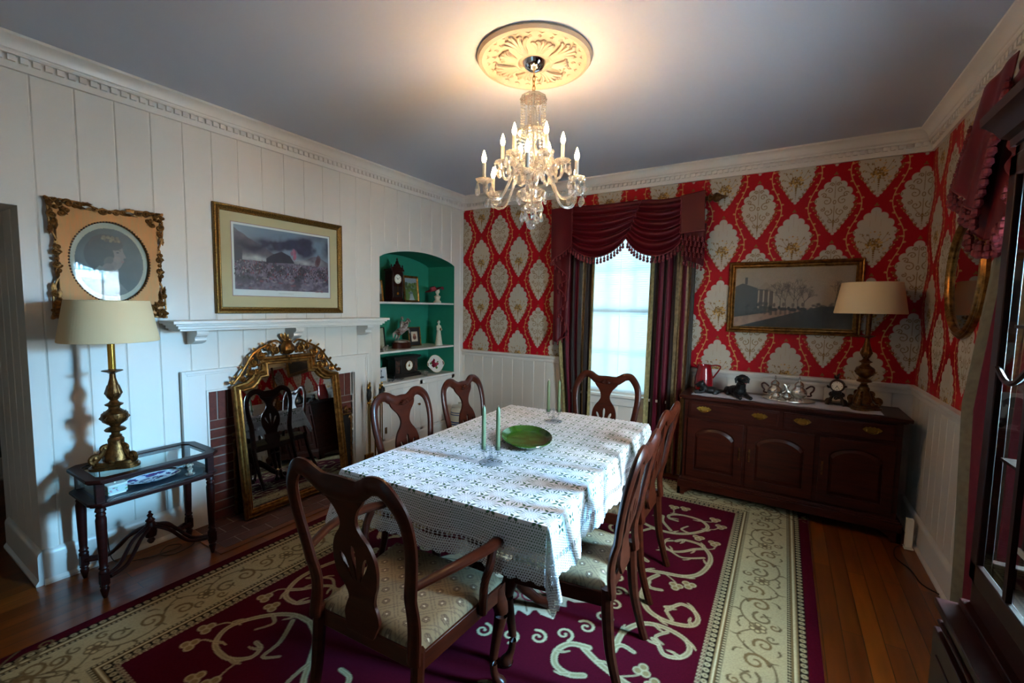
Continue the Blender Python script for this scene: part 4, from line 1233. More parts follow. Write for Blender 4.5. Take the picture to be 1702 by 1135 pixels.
for a, b, hs in ((2.735, 3.145, 1), (3.17, 3.605, -1), (3.635, 4.055, -1)):
    a -= sb.location.x; b -= sb.location.x; m = (a + b) / 2; w = (b - a) / 2
    g = G(); st = .06
    inner = []
    for i in range(17):
        t = -1 + 2 * i / 16; inner.append((m + t * (w - st), .545 + .055 * (1 - abs(t) ** 2.2) if abs(t) < .999 else .535))
    outer = [(a, .18), (b, .18), (b, .660), (a, .660)]
    g.plate(outer, [[(a + st, .24), (b - st, .24)] + inner[::-1]], .016, Matrix.Translation((0, SYf - .008, 0)))
    d = g.build('door', 'sidewood', sb, bev=.002)
    g = G(); k = .018
    inn2 = [(m + (x - m) * .95, z - .010) for x, z in inner]
    inn3 = [(m + (x - m) * .86, z - .030) for x, z in inner]
    P2 = [(m - (w - st) * .95, .250), (m + (w - st) * .95, .250)] + inn2[::-1]; P3 = [(m - (w - st) * .86, .272), (m + (w - st) * .86, .272)] + inn3[::-1]
    n = len(P2)
    V = [(x, SYf - .003, z) for x, z in P2] + [(x, SYf - .014, z) for x, z in P3]
    g.add(V, [tuple(range(n, 2 * n))] + [(i, (i + 1) % n, (i + 1) % n + n, i + n) for i in range(n)])
    g.build('raised_panel', 'sidewood', d, smooth=False)
    g = G(); hx_ = b - .022 if hs > 0 else a + .022
    g.bx(hx_ - .006, hx_ + .006, SYf - .019, SYf - .014, .38, .48); g.tube([(hx_, SYf - .026, .40), (hx_, SYf - .026, .46)], .004, 6); g.build('door_pull', 'brass', d)

# runner on top
cv = Cv(1.24, .30, 160, '#bdb9bf'); rr_ = random.Random(2)
for i in range(90): cv.disc(rr_.random() * 1.24, rr_.choice([.02, .03, .27, .28]) + rr_.uniform(-.01, .01), .004, '#96929a')
ru = thing('table_runner', 'thin white lace runner along the sideboard top under the ornaments', 'runner', (3.365, -.30, SZ))
def runmap(U, V):
    x = (U - .5) * 1.24; y = (V - .5) * .30 + .01 * np.sin(U * 40) * (np.abs(V - .5) > .47)
    return x, y, .0012 + .0006 * np.sin(U * 55) * np.cos(V * 9)
sheet('cloth', cv.a, runmap, 'weave', ru)
RT = SZ + .0022

# red pitcher
p = thing('pitcher', 'tall red enamelled pitcher with loop handle at the left end of the sideboard', 'pitcher', (2.80, -.17, SZ + .0005))
g = G(); g.lathe([(.0, .004), (.062, .0), (.074, .01), (.078, .06), (.072, .12), (.060, .18), (.055, .215), (.058, .225), (.054, .224), (.05, .21), (.06, .13), (.066, .05), (.05, .012), (0, .012)], 32); g.build('body', 'redenamel', p)
g = G(); g.add([(-.045, -.02, .205), (-.045, .02, .205), (-.098, 0, .232), (-.05, -.012, .17), (-.05, .012, .17)], [(0, 2, 1), (0, 3, 2), (1, 2, 4), (3, 4, 2)]); g.build('spout', 'redenamel', p)
g = G(); g.tube(spline([(.052, 0, .218), (.09, 0, .226), (.125, 0, .218), (.118, 0, .19), (.09, 0, .145), (.068, 0, .11)], 5), .0065, 8, (1, 1.5)); g.build('handle', 'redenamel', p)

# dog statuettes (one fused surface each)
def dog(name, label, loc, rz, headup, sc=1.0):
    g = G()
    g.ball((0, -.02, .038), .05, 14, (1.0, 1.55, .76)); g.ball((0, .045, .052), .042, 14, (1, 1, 1.0))       # rump to chest
    g.ball((-.034, -.065, .03), .035, 12, (.8, 1.1, .9)); g.ball((.034, -.065, .03), .035, 12, (.8, 1.1, .9))
    for s_ in (-1, 1):
        g.tube([(s_ * .03, .05, .03), (s_ * .036, .09, .016), (s_ * .036, .13, .012)], [.02, .014, .0125], 8); g.ball((s_ * .036, .135, .012), .014, 8)
        g.tube([(s_ * .045, -.07, .015), (s_ * .052, -.03, .012)], [.016, .013], 8)
    g.tube([(0, -.09, .03), (.03, -.12, .014), (.07, -.10, .010)], [.015, .01, .006], 8)
    hz = .125 if headup else .085
    g.tube([(0, .05, .06), (0, .065, hz - .02)], [.036, .030], 10)
    g.ball((0, .075, hz + .012), .036, 14, (1, 1.05, .95)); g.tube([(0, .09, hz + .004), (0, .125, hz - .004)], [.024, .016], 10); g.ball((0, .130, hz + .001), .010, 8)
    for s_ in (-1, 1):
        if headup: g.tube([(s_ * .028, .066, hz + .03), (s_ * .044, .07, hz + .01), (s_ * .044, .076, hz - .018)], [.009, .013, .008], 8, (1, .6))
        else: g.tube([(s_ * .022, .06, hz + .03), (s_ * .03, .058, hz + .055)], [.012, .004], 6)
    g.v = [(a * sc, b * sc, c * sc) for a, b, c in g.v]
    t = thing(name, label, 'dog statuette', loc, rz)
    o = g.build('body', 'black', t); rm = o.modifiers.new('fuse', 'REMESH'); rm.mode = 'VOXEL'; rm.voxel_size = .0034; rm.use_smooth_shade = True
    g = G()
    for s_ in (-1, 1): g.ball((s_ * .013 * sc, .105 * sc, (hz + .022) * sc), .0045 * sc, 8)
    g.build('eyes', mat('brown_glass_eye', '#5a3a1c', .1), t)
    if headup:
        g = G(); g.ball((0, .128 * sc, (hz - .010) * sc), .008 * sc, 8, (1.1, .8, .7)); g.build('tongue', mat('pink_tongue', '#a86a68', .5), t)
    return t
dog('dog_statuette', 'black labrador statuette lying with head raised, beside the tea set', (3.07, -.30, RT), PI + .5, True, 1.12)
dog('dog_statuette', 'smaller low-lying black dog statuette in front of the red pitcher', (2.86, -.31, SZ + .0005), PI - 1.25, False, .80)

# silver tea service on an oval tray
ty = thing('serving_tray', 'oval silver tray under the tea service on the sideboard', 'tray', (3.425, -.265, RT))
g = G(); Mx = Matrix.Scale(1.0, 4) @ Matrix.Diagonal((1, .62, 1, 1))
g.lathe([(0, .004), (.15, .004), (.165, .010), (.178, .014), (.180, .010), (.168, .004), (.155, .0), (0, .0)], 48, m=Mx); g.build('tray', 'silver', ty)
def teapot(label, loc, rz, s_, kind='pot'):
    t = thing({'pot': 'teapot', 'sugar': 'sugar_bowl', 'cream': 'cream_jug'}[kind], label, {'pot': 'teapot', 'sugar': 'sugar bowl', 'cream': 'jug'}[kind], loc, rz)
    P = [(.0, .012), (.030, .012), (.034, .0), (.026, .008), (.018, .016), (.032, .026), (.052, .048), (.058, .068), (.052, .088), (.034, .104), (.030, .114), (.034, .122), (.03, .126), (.0, .126)]
    g = G(); g.lathe([(a * s_, b * s_) for a, b in P], 28, lobes=(12, .025))
    for k in range(4):
        a = PI / 4 + k * PI / 2; g.tube([(.03 * s_ * cos(a), .03 * s_ * sin(a), .028 * s_), (.04 * s_ * cos(a), .04 * s_ * sin(a), .012 * s_), (.044 * s_ * cos(a), .044 * s_ * sin(a), .002)], .004 * s_, 6)
    g.build('body', 'silver', t)
    if kind != 'cream':
        g = G(); g.lathe([(a * s_, b * s_) for a, b in [(.033, .124), (.034, .130), (.026, .145), (.012, .156), (.005, .160), (.004, .166), (.009, .174), (.006, .182), (.003, .188), (.005, .194), (0, .2)]], 20); g.build('lid', 'silver', t)
    if kind == 'pot':
        g = G(); g.tube([tuple(c * s_ for c in q) for q in spline([(-.045, 0, .05), (-.078, 0, .07), (-.085, 0, .10), (-.10, 0, .122), (-.108, 0, .124)], 4)], [.016 * s_ * (1 - .55 * i / 16) for i in range(17)], 10, up=(0, 1, 0)); g.build('spout', 'silver', t)
        g = G(); g.tube([tuple(c * s_ for c in q) for q in spline([(.045, 0, .10), (.075, 0, .125), (.098, 0, .118), (.094, 0, .09), (.078, 0, .07), (.082, 0, .05), (.055, 0, .045)], 4)], .0065 * s_, 8, up=(0, 1, 0)); g.build('handle', 'chairwood', t)
    else:
        for s2 in ((-1, 1) if kind == 'sugar' else (1,)):
            g = G(); g.tube([tuple(c * s_ for c in q) for q in spline([(s2 * .045, 0, .09), (s2 * .075, 0, .105), (s2 * .08, 0, .08), (s2 * .055, 0, .05)], 4)], .004 * s_, 8, up=(0, 1, 0)); g.build('handle', 'silver', t)
    return t
tz = RT + .0046
teapot('silver teapot with wooden handle, left one of the tea service', (3.335, -.25, tz), PI, .93)
teapot('larger silver teapot with wooden handle, right one of the tea service', (3.495, -.255, tz), 0, .97)
teapot('small silver sugar bowl in front of the left teapot', (3.345, -.325, tz), .3, .52, 'sugar')
teapot('small lidless silver cream jug between the two teapots', (3.42, -.325, tz), 1.2, .55, 'cream')

# small ornate clock
def dial(parent, r, m, col='ivory', hour=10.1, minute=9, name='dial', rim='brass', ring=None):
    """clock face in local XZ plane facing -Y, placed with m"""
    g = G(); g.lathe([(0, 0), (r, 0), (r, .002), (0, .002)], 32, m=m @ Matrix.Rotation(PI / 2, 4, 'X')); d = g.build(name, col, parent)
    g = G(); g.lathe([(r * .98, -.002), (r * 1.12, -.002), (r * 1.12, .006), (r * 1.05, .009), (r * .98, .004), (r * .98, -.002)], 32, m=m @ Matrix.Rotation(PI / 2, 4, 'X'), caps=False); g.build('bezel', rim, d)
    g = G()
    for k in range(12):
        a = k * PI / 6; q = m @ Matrix.Rotation(a, 4, 'Y'); L = .2 if k % 3 == 0 else .15
        g.bx(-r * .028, r * .028, -.0034, -.0024, r * (.88 - L), r * .88, q)
        if k % 3 == 0: g.bx(-r * .09, -r * .05, -.0034, -.0024, r * (.88 - L), r * .88, q)
    for a, L, w in ((hour / 12 * 2 * PI, .5, .05), (minute / 60 * 2 * PI, .75, .035)):
        q = m @ Matrix.Rotation(a, 4, 'Y'); g.bx(-r * w, r * w, -.0046, -.0036, -r * .12, r * L, q)
    g.build('numerals_and_hands', 'blackmat', d)
    return d
ck = thing('mantel_clock', 'small dark bronze scrolled clock with white dial beside the sideboard lamp', 'clock', (3.735, -.215, RT), -.15)
g = G()
for sx in (-1, 1):
    g.scroll((sx * .042, -.018, .028), .022, 1.2, .010, -PI / 2, sx); g.scroll((sx * .03, -.005, .075), .016, 1.1, .008, PI / 2, -sx)
    g.tube([(sx * .055, -.03, .0), (sx * .045, -.02, .03), (sx * .022, 0, .07), (sx * .025, 0, .1)], [.014, .012, .010, .009], 8)
    g.leaf((sx * .035, -.015, .13), (sx, 0, .6), (0, 1, 0), .03, .012)
g.bx(-.04, .04, -.03, .03, .008, .02); g.bx(-.028, .028, -.012, .03, .06, .11)
g.lathe([(.0, -.02), (.044, -.02), (.05, 0), (.044, .03), (0, .034)], 24, m=Matrix.Translation((0, .0, .145)) @ Matrix.Rotation(-PI / 2, 4, 'X'))
g.ball((0, -.005, .205), .010); g.leaf((0, 0, .195), (.3, 0, 1), (0, 1, 0), .045, .012); g.leaf((0, 0, .195), (-.6, 0, 1), (0, 1, 0), .035, .010); g.scroll((0, -.02, .05), .018, 1, .007)
g.build('case', mat('dark_bronze', '#2a2018', .35, .7, bump=(90, .4, .003)), ck)
dial(ck, .036, Matrix.Translation((0, -.022, .145)), hour=7, minute=24)

# brass lamps with pleated shades ------------------------------------------
def lamp(label, loc, rz, gild):
    t = thing('table_lamp', label, 'lamp', loc, rz)
    g = G()
    # tri-lobed base
    P = []
    for i in range(60):
        a = 2 * PI * i / 60; r = .098 + .020 * cos(3 * a); P.append((r * cos(a), r * sin(a)))
    g.prism(P, 0, .014); g.prism([(x * .9, y * .9) for x, y in P], .014, .026); g.prism([(x * .82, y * .82) for x, y in P], .026, .040)
    for k in range(3):
        a = 2 * PI * k / 3; d = Vector((cos(a), sin(a), 0)); Z = (0, 0, 1)
        g.scroll(d * .088 + Vector((0, 0, .060)), .026, 1.4, .012, -PI / 2, 1, ax=(d, Z)); g.scroll(d * .05 + Vector((0, 0, .105)), .022, 1.2, .010, PI, -1, ax=(d, Z))
        g.tube([d * .1 + Vector((0, 0, .035)), d * .062 + Vector((0, 0, .08)), d * .035 + Vector((0, 0, .13))], [.014, .013, .009], 8)
        e = Vector((cos(a + PI / 3), sin(a + PI / 3), 0)); g.leaf(e * .055 + Vector((0, 0, .035)), e * -.3 + Vector((0, 0, 1)), Vector((-e.y, e.x, 0)), .08, .024, .01)
        g.ball(e * .075 + Vector((0, 0, .045)), .013)
    g.lathe([(.062, .03), (.055, .07), (.045, .10), (.035, .13), (.036, .15), (.026, .165)], 20)
    b = g.build('base', 'brass', t)
    g = G()
    g.lathe([(.02, .16), (.028, .17), (.018, .18), (.020, .19), (.044, .198), (.047, .205), (.038, .214), (.020, .222), (.028, .232), (.052, .25), (.060, .272), (.056, .295), (.034, .312),
             (.024, .322), (.026, .333), (.038, .340), (.040, .346), (.024, .354), (.016, .366), (.026, .38), (.034, .40), (.033, .42), (.022, .455), (.014, .49), (.013, .512), (.024, .52), (.046, .528), (.044, .532), (.018, .534), (.016, .54)], 28)
    for k in range(8):      # acanthus relief on the bulbs
        a = 2 * PI * k / 8; d = Vector((cos(a), sin(a), 0)); s_ = Vector((-d.y, d.x, 0))
        g.tube([d * .030 + Vector((0, 0, .234)), d * .0605 + s_ * .006 + Vector((0, 0, .272)), d * .045 + s_ * .016 + Vector((0, 0, .303))], [.003, .006, .003], 6)
        g.tube([d * .027 + Vector((0, 0, .382)), d * .0345 + Vector((0, 0, .405)), d * .024 + Vector((0, 0, .45))], [.002, .0045, .002], 6)
    g.build('stem', 'brass', t)
    g = G(); g.tube([(0, 0, .53), (0, 0, .715)], .0165, 16); g.build('candle_tube', 'brassbright' if gild else 'brass', t)
    g = G(); n = 170; V = []
    for z, r in ((.690, .206), (.694, .207), (.905, .172), (.909, .172)):
        for i in range(n):
            a = 2 * PI * i / n; k = r * (1 + (.016 if i % 2 and .692 < z < .907 else 0)); V.append((k * cos(a), k * sin(a), z))
    F = [(j * n + i, j * n + (i + 1) % n, (j + 1) * n + (i + 1) % n, (j + 1) * n + i) for j in range(3) for i in range(n)]
    g.add(V, F); sh = g.build('lamp_shade', 'shade', t, ang=.9)
    g = G(); g.tube([(.2055 * cos(a), .2055 * sin(a), .692) for a in np.linspace(0, 2 * PI, 61)], .003, 6); g.tube([(.172 * cos(a), .172 * sin(a), .907) for a in np.linspace(0, 2 * PI, 61)], .003, 6)
    for k in range(3): g.tube([(0, 0, .895), (.171 * cos(k * 2.094), .171 * sin(k * 2.094), .905)], .0015, 5)
    g.build('shade_rim', 'shade', sh)
    g = G(); g.tube([(0, 0, .715), (0, 0, .76)], .012, 10); g.ball((0, 0, .80), .028, 14, (1, 1, 1.3)); g.build('bulb', 'white', t)
    return t
lamp('aged brass scroll-foot lamp with pleated cream shade on the glass display table', (.275, -3.42, .6425), .5, True)
lamp('aged brass scroll-foot lamp with pleated cream shade at the right end of the sideboard', (3.885, -.262, RT), .2, False)

# ================================================================== DISPLAY TABLE
dt = thing('display_table', 'small mahogany glass-topped display table with crossed curved stretchers beside the fireplace', 'display table', (.27, -3.285, 0))
def coved(hx, hy, c=.045, k=5):
    P = []
    for sx, sy in ((1, 1), (-1, 1), (-1, -1), (1, -1)):
        q = []
        for i in range(k + 1):
            a = PI / 2 * i / k; q.append((hx - c * cos(a) if False else hx - c * sin(a) * .0 - c * (1 - cos(a)) * 1.0, hy - c * (1 - sin(a))))
        q = [(hx, hy - c), (hx - c * .45, hy - c * .55), (hx - c, hy)]
        q = [(sx * x, sy * y) for x, y in q]
        P += q if sx * sy > 0 else q[::-1]
    return P
def ringprism(g, out, inn, z0, z1):
    n = len(out); V = [(x, y, z0) for x, y in out] + [(x, y, z0) for x, y in inn] + [(x, y, z1) for x, y in out] + [(x, y, z1) for x, y in inn]
    F = []
    for i in range(n):
        j = (i + 1) % n
        F += [(i, j, n + j, n + i), (2 * n + i, 3 * n + i, 3 * n + j, 2 * n + j), (i, 2 * n + i, 2 * n + j, j), (n + i, n + j, 3 * n + j, 3 * n + i)]
    g.add(V, F)
g = G(); ringprism(g, coved(.195, .305), coved(.145, .255, .03), .622, .640); ringprism(g, coved(.185, .295), coved(.15, .26, .03), .612, .622); g.build('top_frame', 'mahog', dt, bev=.003)
g = G(); g.prism(coved(.148, .258, .03), .6315, .6355); g.build('glass_top', 'pane', dt, smooth=False)
g = G(); g.prism(coved(.192, .302), .500, .514); g.prism(coved(.178, .288), .486, .500); g.build('shelf', 'mahog', dt, bev=.003)
g = G(); g.prism(coved(.150, .260), .5141, .5155); g.build('shelf_lining', mat('dark_felt', '#20242c', .5), dt, smooth=False)
for (a, b) in (((-.165, -.25), (-.165, .25)), ((.165, -.25), (.165, .25)), ((-.14, -.272), (.14, -.272)), ((-.14, .272), (.14, .272))):
    g = G(); A, B = Vector((*a, 0)), Vector((*b, 0)); c = (A + B) / 2; d = B - A
    g.box((c.x, c.y, .563), (abs(d.x) or .003, abs(d.y) or .003, .098)); g.build('glass_side', 'pane', dt, smooth=False)
for sx in (-1, 1):
    for sy in (-1, 1):
        g = G(); x, y = sx * .155, sy * .255
        g.bx(x - .017, x + .017, y - .017, y + .017, .5135, .613)
        g.lathe([(.02, .486), (.024, .47), (.016, .462), (.022, .45), (.019, .44), (.023, .425), (.0225, .38), (.018, .2), (.0165, .175), (.022, .165), (.016, .155), (.022, .145), (.021, .135)], 14, (x, y, 0))
        g.bx(x - .018, x + .018, y - .018, y + .018, .075, .135)
        g.lathe([(.018, .075), (.021, .068), (.015, .06), (.02, .05), (.016, .03), (.012, .012), (.008, 0)], 14, (x, y, 0)); g.build('leg', 'mahog', dt, ang=.7)
        for off in (-.016, .016):
            n_ = Vector((-sy, sx, 0)).normalized() * off
            P = [Vector((x * .95, y * .95, .105)) + n_, Vector((x * .62, y * .62, .115)) + n_ * 1.2, Vector((x * .33, y * .33, .20)) + n_ * 1.2, Vector((x * .08, y * .08, .235)) + n_ * .6]
            g = G(); g.tube(spline(P, 5), .010, 8); g.build('stretcher', 'mahog', dt)
g = G(); g.lathe([(.0, .128), (.012, .135), (.02, .15), (.012, .165), (.026, .175), (.03, .2), (.026, .25), (.018, .262), (.024, .272), (.012, .285), (.01, .292), (.016, .302), (.006, .314), (.009, .322), (0, .33)], 16); g.build('finial', 'mahog', dt)
zs = .5160
# objects inside
o = thing('trinket_box', 'small china trinket box with painted flowers in the display table, left end', 'trinket box', (.345, -3.455, zs), .1)
cvb = Cv(.3, .06, 500, '#b9c3c0'); rr_ = random.Random(8)
for i in range(60): cvb.disc(rr_.random() * .3, .015 + rr_.random() * .035, .004, rr_.choice(['#a0456a', '#5d8a5a', '#6a4a8a', '#c07a8a']))
def boxmap(U, V):
    a = U * 2 * PI; r = 1 / np.maximum(np.abs(np.cos(a)), np.abs(np.sin(a))) ** .8
    return .034 * r * np.cos(a), .045 * r * np.sin(a), .008 + .04 * V
sheet('body', cvb.a, boxmap, 'china', o)
g = G(); g.prism([(x * .9, y * .9) for x, y in rrect(.082, .10, .015)], .046, .056); g.ball((0, 0, .062), .007); g.build('lid', 'white', o, bev=.002)
g = G(); g.prism(rrect(.06, .08, .01), .0, .012); g.build('foot', 'white', o)
def plate_map(rx, ry, dep, tilt=0):
    def f(U, V):
        a = U * 2 * PI; r = V; z = dep * np.clip((r - .62) / .38, 0, 1) ** 1.2 + .003
        return rx * r * np.cos(a), ry * r * np.sin(a), z
    return f
def plate_arr(seed, base, cols, rim):
    H, W = 60, 240; a = np.ones((H, W, 4), np.float32); a[..., :3] = lin(base); n = fbm(H, W, 22, seed, 3)
    r = np.linspace(0, 1, H)[:, None] * np.ones((1, W)); m = (n > .5) & (((r > .66) & (r < .95)) | (r < .5))
    a[m, :3] = lin(cols[0]); m2 = (n > .6) & m; a[m2, :3] = lin(cols[1]); a[(r > .96), :3] = lin(rim); return a
o = thing('oval_plate', 'oval blue and white transferware plate inside the display table', 'plate', (.30, -3.27, zs + .001), 0)
sheet('dish', plate_arr(3, '#b4bccb', ('#33407a', '#4a2c5a'), '#c8d0dc'), plate_map(.082, .135, .016), 'china', o)
o = thing('china_dish', 'small patterned china dish at the back right inside the display table', 'dish', (.20, -3.10, zs + .001), 0)
sheet('dish', plate_arr(5, '#a8acb0', ('#5a6a6a', '#6a3a3a'), '#c8c8c8'), plate_map(.05, .06, .02), 'china', o)
o = thing('figurine', 'small painted china figurine on a round foot inside the display table, right end', 'figurine', (.375, -3.115, zs), 0)
g = G(); g.lathe([(0, 0), (.024, 0), (.025, .006), (.01, .010), (.012, .02), (.016, .03), (.010, .042), (.013, .052), (.009, .06), (0, .064)], 16)
for k in range(5): g.ball((.013 * cos(k * 1.3), .013 * sin(k * 1.3), .052 + .004 * (k % 2)), .007)
g.build('figure', mat('painted_china', '#bfae9c', .2, vary=(70, '#6b4a44', .12)), o)
# lamp cord behind the table
pts = [(.05, -3.44, .635), (.03, -3.43, .45), (.045, -3.42, .2), (.06, -3.40, .01), (.16, -3.30, .004), (.20, -3.14, .004), (.16, -3.10, .004), (.12, -3.16, .004), (.2, -3.22, .004), (.26, -3.16, .004), (.22, -3.05, .004), (.12, -3.03, .004), (.045, -3.0, .004)]
g = G(); g.tube(spline(pts, 6), .0028, 6); tag(g.build('power_cord', 'cord'), 'thin brown lamp cord looping on the floor behind the display table', 'cord')

# ================================================================== ON THE DINING TABLE
tt = TZ + .0095
pl = thing('serving_platter', 'large oval green glazed platter in the middle of the table', 'platter', (2.125, -2.10, tt), .62)
g = G(); Mx = Matrix.Diagonal((.66, 1.0, 1, 1))
g.lathe([(0, .006), (.16, .007), (.185, .016), (.215, .030), (.222, .034), (.224, .030), (.20, .014), (.17, .002), (.15, 0), (0, 0)], 56, m=Mx, lobes=(28, .006)); g.build('dish', 'greenglaze', pl)
def candlestick(label, loc, rz):
    t = thing('candle_holder', label, 'candle holder', loc, rz)
    g = G(); g.lathe([(0, .006), (.045, .006), (.058, .003), (.062, 0), (0, 0)], 32, lobes=(16, .03)); g.lathe([(.02, .006), (.01, .02), (.013, .03), (.008, .045), (.01, .06), (.006, .075), (.009, .082), (0, .095)], 16)
    g.build('glass_foot', 'holderglass', t)
    for s_ in (-1, 1):
        g = G(); g.tube(spline([(0, 0, .035), (s_ * .018, 0, .022), (s_ * .034, 0, .035), (s_ * .036, 0, .055)], 4), .005, 8)
        g.lathe([(.008, .052), (.018, .062), (.019, .085), (.016, .086), (.0125, .066), (0, .064)], 16, (s_ * .036, 0, 0)); g.build('glass_arm', 'holderglass', t)
    for s_ in (-1, 1):
        c = thing('taper_candle', 'sage green taper candle, %s of the pair in the %s glass holder' % (('left', 'right')[s_ > 0], label.split()[0]), 'candle', (loc[0] + s_ * .036 * cos(rz), loc[1] + s_ * .036 * sin(rz), loc[2] + .066), 0)
        g = G(); g.lathe([(.0112, 0), (.0112, .02), (.0105, .18), (.0095, .206), (.004, .218), (0, .22)], 16); g.build('wax', 'candle', c)
        g = G(); g.tube([(0, 0, .216), (.001, 0, .226)], .001, 5); g.build('wick', 'ivory', c)
candlestick('near two-branched cut glass candle holder on the table, before the platter', (2.155, -2.515, tt), .45)
candlestick('far two-branched cut glass candle holder on the table, behind the platter', (2.055, -1.61, tt), .45)
# ================================================================== CHANDELIER
CX, CY = 2.185, -2.20
md = thing('ceiling_medallion', 'round antiqued plaster ceiling medallion with acanthus leaves above the chandelier', 'ceiling medallion', (CX, CY, H_))
g = G(); g.lathe([(.295, -.0005), (.300, -.012), (.290, -.026), (.272, -.030), (.264, -.022), (.255, -.020), (.240, -.012), (.18, -.010), (.12, -.018), (.095, -.030), (.085, -.030), (.075, -.022), (.0, -.022)], 72)
g.build('disc', 'plaster', md)
g = G()
for k in range(8):
    a = 2 * PI * k / 8; big = k % 2 == 0; L = .135 if big else .085
    for q in (-2, -1, 0, 1, 2):
        aa = a + q * .075; d = Vector((cos(aa), sin(aa), 0)); e = Vector((cos(a + q * .15), sin(a + q * .15), 0)); s_ = Vector((-d.y, d.x, 0)); l = L * (1 - .1 * abs(q))
        P = [d * .095 + Vector((0, 0, -.026)), d * (.095 + l * .5) + s_ * q * .002 + Vector((0, 0, -.022)), e * (.095 + l) + Vector((0, 0, -.019)), e * (.095 + l * .93) + s_ * (.012 * (1 if q > 0 else -1)) + Vector((0, 0, -.018))]
        g.tube(spline(P, 3), [.006 + .004 * sin(PI * i / 9) for i in range(10)], 6, up=(0, 0, 1))
for k in range(24):
    a = 2 * PI * (k + .5) / 24; g.tube([(.246 * cos(a - .05), .246 * sin(a - .05), -.014), (.236 * cos(a), .236 * sin(a), -.015), (.246 * cos(a + .05), .246 * sin(a + .05), -.014)], .0035, 5)
    g.scroll((.205 * cos(a), .205 * sin(a), -.012), .012, 1.1, .0035, a, 1 if k % 2 else -1, ax=((1, 0, 0), (0, 1, 0)), n=12, sides=5)
g.build('leaf_relief', 'plaster', md)

cd = thing('chandelier', 'crystal chandelier with twelve lit candle bulbs hanging from the ceiling medallion', 'chandelier', (CX, CY, 0))
M['chrome'] = mat('chrome', '#d8dadc', .08, 1.0)
g = G(); g.lathe([(.0, 2.826), (.062, 2.826), (.058, 2.815), (.045, 2.795), (.02, 2.782), (.008, 2.778), (0, 2.776)], 32); g.build('canopy', 'chrome', cd)
g = G(); z = 2.782; k = 0
while z > 2.668:
    P = [(.008 * cos(a), 0, z - .014 + .016 * sin(a)) if k % 2 else (0, .008 * cos(a), z - .014 + .016 * sin(a)) for a in np.linspace(0, 2 * PI, 13)]
    g.tube(P, .0022, 6); z -= .024; k += 1
g.build('chain', 'brassbright', cd)
g = G(); g.tube([(0, 0, 2.67), (0, 0, 2.03)], .006, 8); g.build('rod', 'chrome', cd)
# glass column: top cap, vases, bowls
g = G(); g.lathe([(.012, 2.672), (.045, 2.664), (.066, 2.650), (.070, 2.640), (.060, 2.638), (.03, 2.644), (.012, 2.640)], 24, lobes=(12, .05)); g.build('top_cap', 'crystal', cd)
g = G(); g.lathe([(.012, 2.60), (.02, 2.58), (.032, 2.50), (.026, 2.44), (.014, 2.42), (.02, 2.40), (.036, 2.34), (.030, 2.27), (.014, 2.24)], 20, lobes=(10, .05)); g.build('column', 'crystal', cd)
g = G(); g.lathe([(.014, 2.20), (.075, 2.165), (.080, 2.155), (.070, 2.13), (.045, 2.115), (.014, 2.108)], 28, lobes=(14, .05)); g.build('bowl', 'crystal', cd)
g = G(); g.lathe([(.012, 2.105), (.03, 2.098), (.052, 2.082), (.056, 2.074), (.035, 2.06), (.012, 2.052)], 24, lobes=(12, .06)); g.build('lower_dish', 'crystal', cd)
g = G(); g.lathe([(.004, 2.05), (.009, 2.04), (.006, 2.03), (.003, 2.022)], 12); g.ball((0, 0, 1.992), .026, 18); g.build('ball_drop', 'crystal', cd)
g = G(); g.lathe([(.014, 2.205), (.03, 2.215), (.032, 2.235), (.014, 2.245)], 16); g.build('arm_socket', 'chrome', cd)
def dropmesh(s_=1.0):
    g = G(); g.ball((0, 0, -.005 * s_), .0045 * s_, 6); P = [(0.0, -.012), (.003, -.014), (.007, -.026), (.0105, -.038), (.009, -.047), (.004, -.052), (0, -.053)]
    g.lathe([(max(r * s_, 0), z * s_) for r, z in P], 8); return g
proto = dropmesh().build('crystal_drop', 'crystal', None, smooth=False); big = dropmesh(1.35).build('crystal_drop', 'crystal', None, smooth=False)
used_p = [False, False]
def drop(parent, loc, b=0):
    src = (proto, big)[b]
    if not used_p[b]: used_p[b] = True; o = src
    else: o = src.copy(); C.objects.link(o)
    o.parent = parent; o.location = loc; return o
def make_arm(R, zc, low):
    """arm along +X, starts on the column, ends in a cup at radius R"""
    g = G()
    if low: P = spline([(.028, 0, 2.225), (.06, 0, 2.275), (.10, 0, 2.265), (.135, 0, 2.19), (.175, 0, 2.118), (.225, 0, 2.105), (.262, 0, 2.13), (R, 0, zc - .012)], 5)
    else: P = spline([(.028, 0, 2.235), (.045, 0, 2.31), (.07, 0, 2.335), (.10, 0, 2.29), (.13, 0, 2.235), (.155, 0, 2.25), (R, 0, zc - .012)], 5)
    g.tube(P, .0078, 8); a = g.build('arm', 'crystal', cd)
    g = G(); g.lathe([(.006, -.012), (.018, -.008), (.036, .004), (.042, .012), (.040, .014), (.026, .004), (.006, 0)], 24, (R, 0, zc), lobes=(10, .09)); g.build('bobeche', 'crystal', a)
    g = G(); g.lathe([(.013, 0), (.016, .008), (.012, .014), (.0105, .016)], 14, (R, 0, zc)); g.build('candle_cup', 'chrome', a)
    g = G(); g.lathe([(.0095, .008), (.0095, .092), (.007, .094)], 14, (R, 0, zc)); g.build('candle_sleeve', 'wax', a)
    g = G(); g.lathe([(.006, .094), (.012, .108), (.0125, .118), (.008, .136), (.003, .152), (0, .158)], 12, (R, 0, zc)); g.build('bulb', 'bulb', a)
    for k in range(5):
        t_ = 2 * PI * k / 5 + .3; drop(a, (R + .040 * cos(t_), .040 * sin(t_), zc + .006), 0 if k % 2 else 1)
    return a
view = math.atan2(-4.295 - CY, 3.37 - CX)
